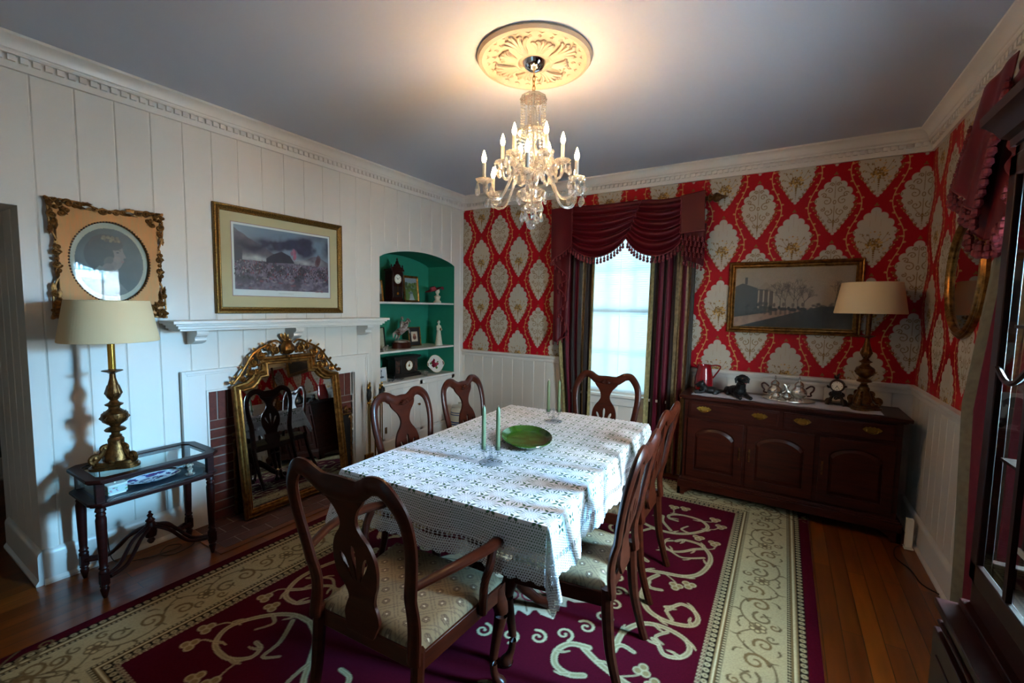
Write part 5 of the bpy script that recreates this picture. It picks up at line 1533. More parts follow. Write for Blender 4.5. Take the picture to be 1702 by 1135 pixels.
def bulblight(R, zc, ang):
    l = bpy.data.lights.new('bulb_light', 'POINT'); l.energy = BULB; l.color = (1.0, .57, .26); l.shadow_soft_size = .012
    o = bpy.data.objects.new('bulb_light', l); C.objects.link(o); o.location = (CX + R * cos(ang), CY + R * sin(ang), zc + .122)
BULB = 9.5
for (R, zc, low, off) in ((.27, 2.185, True, -.09), (.16, 2.315, False, PI / 6 - .09)):
    a0 = make_arm(R, zc, low)
    for k in range(6):
        ang = view + off + k * PI / 3
        if k == 0: a0.rotation_euler = (0, 0, ang)
        else: copy_tree(a0, rz=ang)
        bulblight(R, zc, ang)
# bead strands
def strand(P, r, m_='crystal'):
    g = G(); P = [Vector(p) for p in spline(P, 12)]; acc = 0; last = P[0]
    g.ball(last, r, 6)
    for p in P[1:]:
        if (p - last).length > r * 2.15: g.ball(p, r, 6); last = p
    return g.build('bead_strand', m_, cd)
for k in range(10):
    a = 2 * PI * k / 10; c_, s_ = cos(a), sin(a)
    strand([(.066 * c_, .066 * s_, 2.636), (.062 * c_, .062 * s_, 2.58), (.064 * c_, .064 * s_, 2.50), (.075 * c_, .075 * s_, 2.475)], .0062)
    strand([(.078 * c_, .078 * s_, 2.468), (.086 * c_, .086 * s_, 2.40), (.082 * c_, .082 * s_, 2.32), (.06 * c_, .06 * s_, 2.25)], .0068)
for k in range(8):
    a = 2 * PI * (k + .5) / 8; c_, s_ = cos(a), sin(a)
    strand([(.05 * c_, .05 * s_, 2.465), (.058 * c_, .058 * s_, 2.40), (.05 * c_, .05 * s_, 2.30)], .006)
g = G(); g.lathe([(.060, 2.474), (.082, 2.480), (.086, 2.474), (.080, 2.466), (.060, 2.468), (.060, 2.474)], 24, lobes=(12, .04), caps=False); g.build('strand_ring', 'crystal', cd)
for k in range(8):
    a = 2 * PI * k / 8; drop(cd, (.076 * cos(a), .076 * sin(a), 2.156), 0)
for k in range(6):
    a = 2 * PI * k / 6 + .4; drop(cd, (.052 * cos(a), .052 * sin(a), 2.076), 1)

# ================================================================== BACK WINDOW CURTAINS
GOLDC, BRN, BUR, TAN, DGR = '#8a7c52', '#241a17', '#560a1e', '#7a6548', '#35302a'
def striped(stripes, n, h, seed, damask=True):
    tot = sum(w for w, c in stripes); H = h
    a = np.ones((H, n, 4), np.float32); x = np.linspace(0, tot, n); e = 0
    noi = fbm(H, n, 60, seed, 3, 2.5)
    for w, c in stripes:
        m = (x >= e) & (x <= e + w); col = np.array(lin(c)); e += w
        amp = .6 if c in (GOLDC, TAN) else .25
        a[:, m, :3] = col * (1 + amp * (noi[:, m, None] - .5) * 2)
    return np.clip(a, 0, 1)
def curtain(name, label, cat, stripes, x0, x1, z0, z1, place, folds, seed, flare=0.0, depth=.024, group=None, top_x=None):
    t = thing(name, label, cat, (0, 0, 0), 0, group)
    n = 260; arr = striped(stripes, n, 240, seed)
    def f(U, V):
        z = z0 + (z1 - z0) * V
        xa, xb = (top_x[0](V), top_x[1](V)) if top_x else (x0, x1)
        s = xa + (xb - xa) * U + .004 * np.sin(U * folds * 4 * PI)
        d = depth * (np.sin(U * folds * 2 * PI + .8 * np.sin(V * 3 + seed)) + .35 * np.sin(U * folds * 4.7 * PI + 2 + V)) * (.75 + .25 * (1 - V)) + depth * 1.3
        return place(s, d, z)
    sheet('panel', arr, f, M['drapery'], t)
    return t
M['drapery'] = mat('striped_drapery', rough=.6, attr=True, spec=.3, bump=(300, .2, .001))
bk = lambda s, d, z: (s, -.045 - d, z)
curtain('window_curtain', 'striped burgundy, brown and gold curtain left of the back window', 'curtain',
        [(.05, GOLDC), (.07, BRN), (.06, BUR), (.05, BRN), (.05, BUR), (.04, DGR), (.06, TAN), (.06, BRN), (.05, GOLDC)], 1.33, 1.70, .015, 2.46, bk, 5.5, 2, top_x=(lambda V: 1.33 + .09 * np.exp(-((V - .12) / .25) ** 2), lambda V: 1.71 + .03 * V))
curtain('window_curtain', 'striped burgundy, brown and gold curtain right of the back window', 'curtain',
        [(.05, GOLDC), (.06, BRN), (.05, BUR), (.05, BRN), (.07, BUR), (.05, BRN), (.06, TAN), (.05, BUR), (.05, TAN), (.05, DGR)], 2.27, 2.69, .015, 2.46, bk, 5.5, 7, top_x=(lambda V: 2.26 + .02 * V, lambda V: 2.66 + .02 * V))
# rod
def rod(label, a, b, w):
    t = thing('curtain_rod', label, 'curtain rod', a, 0); A = Vector(a); d = (Vector(b) - A); L = d.length; d.normalize(); w = Vector(w)
    g = G(); g.tube([(0, 0, 0), d * L], .019, 14); g.build('pole', 'brass', t)
    for s_, o in ((-1, Vector((0, 0, 0))), (1, d * L)):
        g = G(); q = Vector((0, 0, 1)).rotation_difference(d * s_).to_matrix().to_4x4()
        g.lathe([(.019, -.006), (.032, 0), (.034, .012), (.022, .02), (.018, .028), (.034, .04), (.042, .055), (.036, .075), (.02, .095), (.016, .105), (.012, .12), (.004, .145), (0, .15)], 18, m=Matrix.Translation(o) @ q); g.build('finial', 'brass', t)
        g = G(); c = o - d * s_ * .06; g.tube([c, c + w * .085], .008, 8); g.tube([c + w * .08, c + w * .088], .025, 14); g.build('bracket', 'brass', t)
    return t
rod('brass curtain rod with turned finials above the back window', (1.37, -.105, 2.515), (2.76, -.105, 2.515), (0, 1.1, 0))

# tassels -----------------------------------------------------------------
g = G(); g.ball((0, 0, -.006), .0055, 8); g.lathe([(.002, -.010), (.008, -.014), (.0095, -.022), (.0085, -.028), (.005, -.029), (.010, -.034), (.011, -.044), (.006, -.050), (0, -.051)], 8)
tproto = g.build('tassel', 'tassel', None); tused = [False]
def tassel(parent, p, s_=1.0):
    if not tused[0]: tused[0] = True; o = tproto
    else: o = tproto.copy(); C.objects.link(o)
    o.parent = parent; o.location = p; o.scale = (s_, s_, s_); return o
def along(P, step):
    out = [Vector(P[0])]; acc = 0
    for a, b in zip(P[:-1], P[1:]):
        a, b = Vector(a), Vector(b); L = (b - a).length; pos = step - acc
        while pos < L: out.append(a + (b - a) * (pos / L)); pos += step
        acc = (acc + L) % step if True else 0
        acc = L - (pos - step) if L > 0 else acc
    return out
def lerp_curve(pts, n):
    P = np.array(pts, float); d = np.r_[0, np.cumsum(np.hypot(*(P[1:] - P[:-1]).T))]; t = np.linspace(0, d[-1], n)
    return np.stack([np.interp(t, d, P[:, 0]), np.interp(t, d, P[:, 1])], -1)
def swag(parent, name, top, bot, place, folds=6, bulge=.05, amp=.014, n=70, lead=0.0, skew=1.3):
    T = lerp_curve(spline(top, 8), n); B = lerp_curve(spline(bot, 8), n); V = []; F = []; m = 46
    for j in range(m):
        v = j / (m - 1)
        for i in range(n):
            u = i / (n - 1)
            sag = 4 * u * (1 - u)
            x, z = T[i] * (1 - v) + B[i] * v
            ph = folds * 2 * PI * (v ** .85) + skew * sin(u * PI) * .6 + lead * u
            d = bulge * sag * sin(PI * min(1, v * .9 + .1)) + amp * sin(ph) * (.35 + .65 * sag) * min(1, v * 6) + .012 * v + .012
            V.append(place(x, d, z + .006 * cos(ph) * sag))
    for j in range(m - 1):
        for i in range(n - 1): F.append((j * n + i, j * n + i + 1, (j + 1) * n + i + 1, (j + 1) * n + i))
    g = G(); g.add(V, F); o = g.build(name, 'maroon', parent, ang=3)
    so = o.modifiers.new('thick', 'SOLIDIFY'); so.thickness = .004
    edge = [V[(m - 1) * n + i] for i in range(n)]
    left = [V[j * n] for j in range(m)]; right = [V[j * n + n - 1] for j in range(m)]
    return o, edge, left, right
def trimcord(parent, P, r=.006):
    g = G(); g.tube(P, r, 6); return g.build('braid_trim', 'tassel', parent)
va = thing('window_valance', 'burgundy swagged valance with tasselled edge over the back window', 'valance', (0, 0, 0))
vp = lambda x, d, z: (x, -.135 - d, z)
o, e, l_, r_ = swag(va, 'swag', [(1.50, 2.565), (1.85, 2.545), (2.19, 2.555)], [(1.50, 2.17), (1.60, 2.09), (1.75, 2.045), (1.88, 2.068), (1.98, 2.13), (2.055, 2.215)], vp, 7, .07, amp=.034)
trimcord(va, e); trimcord(va, r_, .005)
for p in along(e, .036): tassel(va, p - Vector((0, .002, .004)), 1.3)
for p in along(r_, .055)[1:-1]: tassel(va, p + Vector((0, -.012, .0)), .8)
o, e, l_, r_ = swag(va, 'swag', [(2.19, 2.555), (2.37, 2.535), (2.55, 2.545)], [(2.055, 2.215), (2.14, 2.11), (2.25, 2.05), (2.37, 2.035), (2.48, 2.075), (2.55, 2.14)], vp, 6, .065, amp=.034, lead=1)
trimcord(va, e)
for p in along(e, .036)[1:]: tassel(va, p - Vector((0, .002, .004)), 1.3)
# left cascade: flat front panel, then a zigzag tail
g = G(); n = 20
def tail(parent, top, bot, place, folds, amp, n=60, m=40):
    T = lerp_curve(top, n); B = lerp_curve(bot, n); V = []; F = []
    for j in range(m):
        v = j / (m - 1)
        for i in range(n):
            u = i / (n - 1); x, z = T[i] * (1 - v) + B[i] * v
            V.append(place(x, .02 + amp * (sin(u * folds * 2 * PI) + 1) * (.25 + .75 * v), z))
    for j in range(m - 1):
        for i in range(n - 1): F.append((j * n + i, j * n + i + 1, (j + 1) * n + i + 1, (j + 1) * n + i))
    g = G(); g.add(V, F); o = g.build('tail', 'maroon', parent, ang=3); so = o.modifiers.new('thick', 'SOLIDIFY'); so.thickness = .004
    return [V[(m - 1) * n + i] for i in range(n)], [V[j * n] for j in range(m)], [V[j * n + n - 1] for j in range(m)]
e, l1, r1 = tail(va, [(1.275, 2.56), (1.505, 2.565)], [(1.285, 2.03), (1.40, 2.10), (1.515, 2.18)], lambda x, d, z: (x, -.150 - d, z), 1.2, .008)
trimcord(va, e); trimcord(va, r1, .005)
for p in along(e, .04): tassel(va, p - Vector((0, .004, .004)), .9)
for p in along(r1, .042): tassel(va, p + Vector((.006, -.006, 0)), .7)
e, l1, r1 = tail(va, [(1.30, 2.5), (1.49, 2.5)], [(1.30, 1.27), (1.36, 1.20), (1.42, 1.25), (1.47, 1.30)], lambda x, d, z: (x, -.09 - d * 1.0, z), 2.5, .018)
# zigzag edge of the tail
zz = [(1.285, 2.03), (1.33, 1.98), (1.43, 1.90), (1.46, 1.84), (1.38, 1.80), (1.35, 1.76), (1.42, 1.70), (1.46, 1.62), (1.41, 1.56), (1.36, 1.52), (1.41, 1.45), (1.47, 1.38), (1.48, 1.28), (1.42, 1.235), (1.35, 1.20), (1.31, 1.215)]
P = [vp(x, .012, z) for x, z in spline(zz, 5)]; trimcord(va, P, .006)
for p in along(P, .055): tassel(va, p - Vector((0, .006, .002)), .85)
e, l1, r1 = tail(va, [(1.30, 2.1), (1.46, 2.1)], [(1.31, 1.2), (1.36, 1.2), (1.47, 1.32)], lambda x, d, z: (x, -.115 - d, z), 1.5, .012)
# right front panel and short tail heavy with tassels
e, l1, r1 = tail(va, [(2.545, 2.55), (2.735, 2.575)], [(2.55, 2.225), (2.745, 2.235)], lambda x, d, z: (x, -.155 - d * .5, z), 1.0, .003)
trimcord(va, e); trimcord(va, l1, .005)
for p in along(l1, .042): tassel(va, p + Vector((-.004, -.006, 0)), .7)
for row in range(4):
    for k in range(6): tassel(va, Vector((2.56 + .034 * k + .012 * (row % 2), -.165 - .006 * (row % 2), 2.215 - row * .048 - .006 * k)), 1.0)
e, l1, r1 = tail(va, [(2.57, 2.3), (2.755, 2.3)], [(2.58, 1.99), (2.66, 1.97), (2.745, 1.93)], lambda x, d, z: (x, -.105 - d, z), 2, .012)
for p in along(e, .036): tassel(va, p - Vector((0, .01, .0)), .95)

# ================================================================== RIGHT WINDOW CURTAIN AND VALANCE
rk = lambda s, d, z: (W_ - .04 - d, -s, z)
curtain('window_curtain', 'tan, gold and burgundy striped curtain on the right wall beside the cabinet', 'curtain',
        [(.14, '#6c6652'), (.075, '#5e0a20'), (.15, TAN), (.05, DGR), (.06, TAN), (.05, BUR), (.05, BRN)], 1.20, 1.93, .015, 2.42, rk, 4.0, 5, depth=.022, top_x=(lambda V: np.interp(V, [0, .17, .46, .76, 1], [1.45, 1.42, 1.31, 1.57, 1.68]), lambda V: 2.02 + .06 * V))
curtain('window_curtain', 'striped curtain behind the tall china cabinet', 'curtain',
        [(.05, GOLDC), (.07, BRN), (.06, BUR), (.05, BRN), (.05, BUR)], 2.72, 3.10, .015, 2.46, rk, 4.5, 9, depth=.018)
rod('brass curtain rod with turned finials high on the right wall', (W_ - .105, -1.56, 2.475), (W_ - .105, -3.35, 2.475), (1.0, 0, 0))
vr = thing('window_valance', 'burgundy tasselled valance above the cabinet on the right wall', 'valance', (0, 0, 0))
rv = lambda s, d, z: (W_ - .14 - d, -s, z)
e, l1, r1 = tail(vr, [(1.62, 2.50), (1.93, 2.50)], [(1.36, 2.16), (1.50, 2.07), (1.68, 1.98)], lambda s, d, z: (W_ - .15 - d, -s, z), 1.6, .014)
trimcord(vr, e); trimcord(vr, l1, .005)
for p in along(e, .034): tassel(vr, p - Vector((.006, 0, .004)), 1.5)
for p in along(r1, .04)[2:]: tassel(vr, p + Vector((-.014, 0, 0)), 1.5)
for p in along(l1, .05)[3:]: tassel(vr, p + Vector((-.012, 0, 0)), 1.1)
e, l1, r1 = tail(vr, [(1.60, 2.4), (1.98, 2.4)], [(1.50, 1.95), (1.58, 1.87), (1.76, 1.85), (1.9, 1.93)], lambda s, d, z: (W_ - .10 - d, -s, z), 2.5, .016)
for p in along(e, .036): tassel(vr, p - Vector((.014, 0, .0)), 1.5)
o, e, l_, r_ = swag(vr, 'swag', [(1.88, 2.48), (2.25, 2.46), (2.6, 2.48)], [(1.90, 2.04), (2.02, 1.98), (2.25, 1.93), (2.45, 1.99), (2.56, 2.12)], rv, 6, .05, amp=.024)
trimcord(vr, e)
for p in along(e, .05): tassel(vr, p, 1.2)
o, e, l_, r_ = swag(vr, 'swag', [(2.6, 2.48), (2.95, 2.46), (3.25, 2.48)], [(2.56, 2.12), (2.7, 2.0), (2.95, 1.93), (3.12, 1.98), (3.25, 2.05)], rv, 6, .05, amp=.024)
trimcord(vr, e)
# ================================================================== PICTURES
def on_left(t): t.rotation_euler = (0, 0, PI / 2)          # local -Y faces +X
# --- large battle-coloured landscape print
W1, H1 = 1.03, .765
pc = thing('framed_print', 'gilt framed print of a smoky crowded scene with cream mat above the mantel', 'picture', (.002, -2.262, 1.856)); on_left(pc)
g = G(); g.frame(W1, H1, [(0, 0), (0, .018), (.006, .026), (.014, .026), (.022, .020), (.036, .012), (.042, .014), (.046, .010), (.046, 0)]); g.build('frame', mat('mottled_gilt', '#8a6a34', .4, .8, vary=(140, '#4a3014', .15), bump=(150, .5, .003)), pc, ang=.5)
g = G(); g.bx(-W1 / 2 + .045, W1 / 2 - .045, -.004, -.001, -H1 / 2 + .045, H1 / 2 - .045); g.build('mat_board', mat('cream_mat', '#b8a884', .8), pc, smooth=False)
w, h = .80, .53; cv = Cv(w, h, 330, '#c9ccd0'); A = cv.a; HH, WW = A.shape[:2]
cv.poly([(0, 0), (w, 0), (w, .004), (0, .004)], '#7a2a20'); cv.poly([(0, h - .004), (w, h - .004), (w, h), (0, h)], '#7a2a20'); cv.poly([(0, 0), (.004, 0), (.004, h), (0, h)], '#7a2a20'); cv.poly([(w - .004, 0), (w, 0), (w, h), (w - .004, h)], '#7a2a20')
x0, x1, y0, y1 = .02, w - .02, .05, h - .02; pw, ph = x1 - x0, y1 - y0
X, Y = np.meshgrid(np.arange(WW) / 330, np.arange(HH) / 330); U = (X - x0) / pw; Vv = (Y - y0) / ph; ins = (U > 0) & (U < 1) & (Vv > 0) & (Vv < 1)
n1 = fbm(HH, WW, 5, 1); n2 = fbm(HH, WW, 16, 2); n3 = fbm(HH, WW, 50, 3, 3)
def L3(c): return np.array(lin(c))
sky = L3('#8790a0') * (1 - Vv[..., None]) + L3('#6f7f92') * Vv[..., None] + (n1[..., None] - .5) * .12
img = sky
hill = Vv < (.92 - .9 * U + .05 * n2); img = np.where(hill[..., None] & (Vv > .5)[..., None], L3('#5d5a66') + (n2[..., None] - .5) * .1, img)
hill2 = Vv < (.52 + .12 * np.exp(-((U - .85) / .12) ** 2)); img = np.where(hill2[..., None], L3('#6b6672') + (n2[..., None] - .5) * .1, img)
smoke = np.clip(2.6 * np.exp(-(((Vv - .74 - .10 * (U - .5)) / (.10 + .12 * U)) ** 2)) * np.clip(1.3 - np.abs(U - .55) * 1.9, 0, 1) * np.clip(n1 * 2.2 - .55, 0, 1), 0, 1)[..., None]
img = img * (1 - smoke) + (L3('#2c2a44') * (.6 + .8 * n2[..., None])) * smoke
haze = (np.exp(-(((Vv - .50) / .05) ** 2)) * (np.exp(-(((U - .2) / .14) ** 2)) + np.exp(-(((U - .72) / .18) ** 2)) * .7) * 1.5 * n2)[..., None]; img = img * (1 - np.clip(haze, 0, 1)) + L3('#b5b5b8') * np.clip(haze, 0, 1)
mass = np.clip((n2 - .42) * 5, 0, 1)[..., None] * np.clip((.47 - np.abs(Vv - .32)) * 3, 0, 1)[..., None]
gr = (Vv < .47)[..., None]; gcol = L3('#6a5f72') * (.6 + .8 * n3[..., None]); gcol = gcol * (1 - .75 * mass) + L3('#1a1626') * .75 * mass
img = np.where(gr, gcol, img)
A[ins, :3] = np.clip(img, 0.004, 1)[ins]
q = lambda a, b: (x0 + a * pw, y0 + b * ph)
cv.poly([q(.30, .52), q(.37, .60), q(.46, .66), q(.55, .60), q(.6, .48), q(.3, .45)], '#2a2638'); cv.poly([q(0, .72), q(.09, .64), q(.075, .62), q(.07, .45), q(0, .44)], '#3c3a48')
rr_ = random.Random(5)
for i in range(7): cv.disc(*q(.585 + rr_.uniform(-.02, .03), .57 + .02 * i), .012, rr_.choice(['#a8506a', '#8a3450']), .018, al=.6)
for (a, b) in ((.86, .52), (.875, .55), (.88, .6)): cv.disc(*q(a, b), .02, '#5a3038', .03, al=.7)
cv.stroke([q(.875, .5), q(.875, .68)], .003, '#4a3a40', smooth=0)
for i in range(620):
    a = rr_.random(); b = .12 + rr_.betavariate(3, 1.8) * .36; s_ = .0075 - .004 * b / .47
    if .25 < a < .6 and b > .36 and rr_.random() < .4: continue
    c = rr_.choice(['#1c1826', '#231f30', '#5e2232', '#7a2c3e', '#39324a', '#8f868c', '#2a2434', '#4a2632', '#15131c', '#1a1620'])
    cv.disc(*q(a, b), s_ * rr_.uniform(.5, 1.1), c, s_ * rr_.uniform(.8, 1.9), al=.85, rot=rr_.uniform(-.7, .7))
for i in range(60):
    a, b = rr_.uniform(.02, .98), rr_.uniform(.0, .2); cv.disc(*q(a, b), rr_.uniform(.008, .02), rr_.choice(['#8a8086', '#6f6672', '#3a3444', '#7a4450']), rr_.uniform(.004, .009), al=.6)
cv.stroke([(w / 2 - .06, .028), (w / 2 + .06, .028)], .0035, '#9a9a98', smooth=0, al=.8)
sheet('print', A, lambda U, V: ((U - .5) * w, 0 * U - .0052, (V - .5) * h + .008), 'print', pc)
g = G(); g.bx(-W1 / 2 + .044, W1 / 2 - .044, -.0085, -.0075, -H1 / 2 + .044, H1 / 2 - .044); g.build('glass', 'artglass', pc, smooth=False)

# --- gold portrait frame with round opening
pf = thing('portrait_frame', 'square gold-leaf frame with carved corners around a round portrait of a woman in profile', 'picture', (.002, -3.325, 1.772)); on_left(pf)
s2 = .262; zs_ = .327
def wavy():
    P = []
    base = [(-1, -1), (-.8, -.93), (-.45, -.86), (-.18, -.90), (0, -.88), (.18, -.90), (.45, -.86), (.8, -.93), (1, -1)]
    def side(rot):
        out = []
        for a, b in base[:-1]:
            for _ in range(rot): a, b = -b, a
            out.append((a, b))
        return out
    for r in range(4): P += side(r)
    return [(x * s2, z * zs_) for x, z in spline(P, 4, True)]
circ = [(.178 * cos(a), .226 * sin(a)) for a in np.linspace(0, 2 * PI, 73)[:-1]]
g = G(); g.plate(wavy(), [circ], .026, Matrix.Translation((0, -.0135, 0))); g.build('panel', 'goldleaf', pf, bev=.003)
for sx in (-1, 1):
    for sz in (-1, 1):
        cx, cz = sx * (s2 - .032), sz * (zs_ - .032); g = G()
        rnd = random.Random(3)
        g.ball((cx, -.024, cz), .030, 12, (1, .35, 1))
        for i in range(12): g.ball((cx + rnd.uniform(-.026, .026), -.033, cz + rnd.uniform(-.026, .026)), .0105, 8)
        for (dx, dz, r, st, d) in ((-.058, .006, .022, 0, 1), (.006, -.062, .022, PI / 2, -1), (-.05, -.028, .015, 1, -1), (-.028, -.05, .015, 2, 1), (-.10, .010, .016, 0, -1), (.010, -.105, .016, PI / 2, 1)):
            g.scroll((cx + sx * dx, -.031, cz + sz * dz), r, 1.2, .0085, st if sx > 0 else PI - st, d * sx * sz)
        for (dx, dz, ax_, az_, L) in ((-.06, .0, -1, -.1, .07), (.0, -.07, -.1, -1, .07), (-.02, -.02, -1, -1, .05), (-.10, .012, -1, .15, .06), (.012, -.11, .15, -1, .06), (.0, .0, 1, 1, .03)):
            g.leaf((cx + sx * dx, -.029, cz + sz * dz), (sx * ax_, 0, sz * az_), (az_ * sx, 0, -ax_ * sz), L, .013, .008)
        g.tube(spline([(cx - sx * .02, -.027, cz + sz * .022), (cx - sx * .12, -.027, cz + sz * .018), (cx - sx * .18, -.027, cz - sz * .002)], 5), .006, 6)
        g.tube(spline([(cx + sx * .022, -.027, cz - sz * .02), (cx + sx * .018, -.027, cz - sz * .12), (cx - sx * .002, -.027, cz - sz * .19)], 5), .006, 6)
        g.build('corner_carving', 'carvegold', pf)
for (cx, cz, v) in ((0, zs_ * .875, 0), (0, -zs_ * .875, 0), (s2 * .875, 0, 1), (-s2 * .875, 0, 1)):
    g = G(); g.ball((cx, -.030, cz), .012, 8)
    for s_ in (-1, 1):
        D = (0, 0, s_) if v else (s_, 0, 0); q = (1, 0, 0) if v else (0, 0, 1); c0 = Vector((cx, -.030, cz)); Dv = Vector(D); qv = Vector(q)
        g.scroll(c0 + Dv * .032, .018, 1.3, .008, 0, s_); g.scroll(c0 + Dv * .062 + qv * .006, .013, 1.1, .007, PI, -s_)
        g.leaf(c0 + Dv * .05, D, q, .06, .011, .006); g.tube([c0, c0 + Dv * .03 + qv * .012, c0 + Dv * .06 - qv * .004, c0 + Dv * .1], [.008, .007, .006, .003], 6)
    g.build('side_carving', 'carvegold', pf)
g = G()
for i in range(84):
    a = 2 * PI * i / 84; g.ball((.181 * cos(a), -.0275, .229 * sin(a)), .0052, 6)
g.build('beading', mat('dark_bead', '#4a2a18', .4, .3), pf)
w, h = .37, .47; cv = Cv(w, h, 330, '#3f3c3a'); A = cv.a; HH, WW = A.shape[:2]
n1 = fbm(HH, WW, 4, 8)[..., None]; A[..., :3] = L3('#3c3a38') * (.6 + .8 * n1)
c_ = lambda a, b: (w / 2 + a, h / 2 + b)
cv.disc(*c_(-.03, .04), .085, '#2c2420', .10); cv.disc(*c_(-.015, .10), .075, '#3a2c26', .06)
cv.poly(spline([c_(-.03, .10), c_(.03, .11), c_(.055, .09), c_(.060, .065), c_(.072, .035), c_(.060, .028), c_(.062, .012), c_(.056, .0), c_(.04, -.03), c_(.01, -.045), c_(-.03, -.02), c_(-.05, .04)], 4, True), '#6f5c52')
cv.disc(*c_(-.035, .055), .050, '#2e2622', .075, rot=.3); cv.disc(*c_(-.005, .105), .062, '#352a25', .032, rot=-.15)
cv.disc(*c_(.0, .0), .03, '#5f4e46', .035, al=.5); cv.stroke([c_(-.01, -.03), c_(-.03, -.07), c_(-.05, -.12)], .05, '#5f4e46', .07)
cv.stroke([c_(-.03, .09), c_(.02, .1), c_(.05, .085)], .016, '#352a25', .006)
cv.disc(*c_(.034, .06), .007, '#2c2020', .004); cv.stroke([c_(.022, .072), c_(.038, .076), c_(.048, .07)], .003, '#40302a'); cv.disc(*c_(.055, .008), .006, '#7a4a44', .004); cv.disc(*c_(.03, .02), .018, '#7d6357', al=.5)
for i in range(24): cv.disc(*c_(-.03 + .075 * i / 24, .135 + .012 * sin(i)), .007, random.Random(i).choice(['#6a563e', '#7a6448', '#4a3628']))
cv.poly([c_(-.05, -.02), c_(.0, -.05), c_(.04, -.12), c_(.10, -.2), c_(-.17, -.2), c_(-.10, -.08)], '#57534c'); 
X, Y = np.meshgrid(np.arange(WW) / 330 - w / 2, np.arange(HH) / 330 - h / 2)
rr2 = np.sqrt((X / .185) ** 2 + (Y / .235) ** 2); A[(rr2 > .83), :3] = L3('#a29a86')
sheet('portrait', A, lambda U, V: ((U - .5) * w, 0 * U - .006, (V - .5) * h), 'print', pf)
g = G(); g.plate([(x * 1.02, z * 1.02) for x, z in circ], (), .0012, Matrix.Translation((0, -.012, 0)))
g.build('glass', 'artglass', pf, smooth=False)

# --- sepia picture on the papered wall
W2, H2 = .93, .60
ps = thing('framed_print', 'wide gilt framed sepia picture of riders before a columned house, over the sideboard', 'picture', (3.405, -.003, 1.665), 0)
g = G(); g.frame(W2, H2, [(0, 0), (0, .022), (.008, .030), (.016, .026), (.022, .016), (.030, .026), (.038, .026), (.048, .012), (.054, .012), (.054, 0)]); g.build('frame', 'goldbright', ps, ang=.5)
w, h = W2 - .10, H2 - .10; cv = Cv(w, h, 300, '#8a7260'); A = cv.a; HH, WW = A.shape[:2]
X, Y = np.meshgrid(np.linspace(0, 1, WW), np.linspace(0, 1, HH)); n1 = fbm(HH, WW, 6, 21)[..., None]; n2 = fbm(HH, WW, 30, 22)[..., None]
t = Y[..., None]; img = L3('#947c68') * (.85 + .3 * n1); img = np.where(t < .33, L3('#8a6450') * (.7 + .6 * n2), img)
img = np.where((t < .36 - .5 * np.clip(.75 - X[..., None], 0, 1)), L3('#2e2520') * (.6 + .9 * n2), img); A[..., :3] = img
q = lambda a, b: (a * w, b * h)
cv.poly([q(0, .68), q(.07, .74), q(.2, .66), q(.3, .66), q(.3, .25), q(0, .16)], '#3a3532'); cv.poly([q(.09, .72), q(.115, .72), q(.115, .84), q(.09, .84)], '#443a34')
cv.poly([q(.2, .64), q(.28, .76), q(.36, .62)], '#8a7260'); cv.poly([q(.21, .62), q(.36, .6), q(.36, .3), q(.21, .28)], '#4f3d32')
for k in range(4): cv.poly([q(.212 + .045 * k, .62), q(.224 + .045 * k, .62), q(.224 + .045 * k, .3), q(.212 + .045 * k, .3)], '#a98e76')
rr_ = random.Random(11)
def tree(x, y, L, a, wd, d):
    if d == 0 or L < .008: return
    x2, y2 = x + L * cos(a), y + L * sin(a); cv.stroke([(x, y), (x2, y2)], wd, '#3a2c26', wd * .7, smooth=0, al=.8)
    for k in range(3 if d > 3 else 2): tree(x2, y2, L * rr_.uniform(.6, .8), a + rr_.uniform(-.7, .7), wd * .65, d - 1)
for (a, b, L) in ((.41, .33, .07), (.52, .3, .08), (.46, .33, .06), (.61, .33, .05), (.86, .3, .07), (.56, .33, .06)): tree(a * w, b * h, L, PI / 2 + rr_.uniform(-.1, .1), .007, 6)
for i in range(60): cv.disc(*q(rr_.uniform(.1, .34), rr_.uniform(.22, .42)), .012, rr_.choice(['#1f1b1a', '#2a2422', '#3a302a']), .012, al=.6)
for (a, b) in ((.36, .30), (.44, .31), (.52, .30), (.60, .31)):
    cv.disc(*q(a, b), .028, '#171311', .014, al=.95); cv.disc(*q(a - .035, b + .02), .010, '#171311', .015)
    for k in (-.022, -.014, .012, .02): cv.stroke([(a * w + k, b * h), (a * w + k, b * h - .045)], .004, '#171311', smooth=0)
    cv.disc(*q(a, b + .075), .010, '#5a463a', .018); cv.disc(*q(a, b + .12), .006, '#9a8068')
for i in range(50): cv.disc(*q(rr_.uniform(.66, .98), rr_.uniform(.3, .4)), .012, '#352b25', .008, al=.6)
cv.noise(.2, 6)
sheet('picture', A, lambda U, V: ((U - .5) * w, 0 * U - .008, (V - .5) * h), 'print', ps)
g = G(); g.bx(-W2 / 2 + .052, W2 / 2 - .052, -.012, -.011, -H2 / 2 + .052, H2 / 2 - .052); g.build('glass', 'artglass', ps, smooth=False)

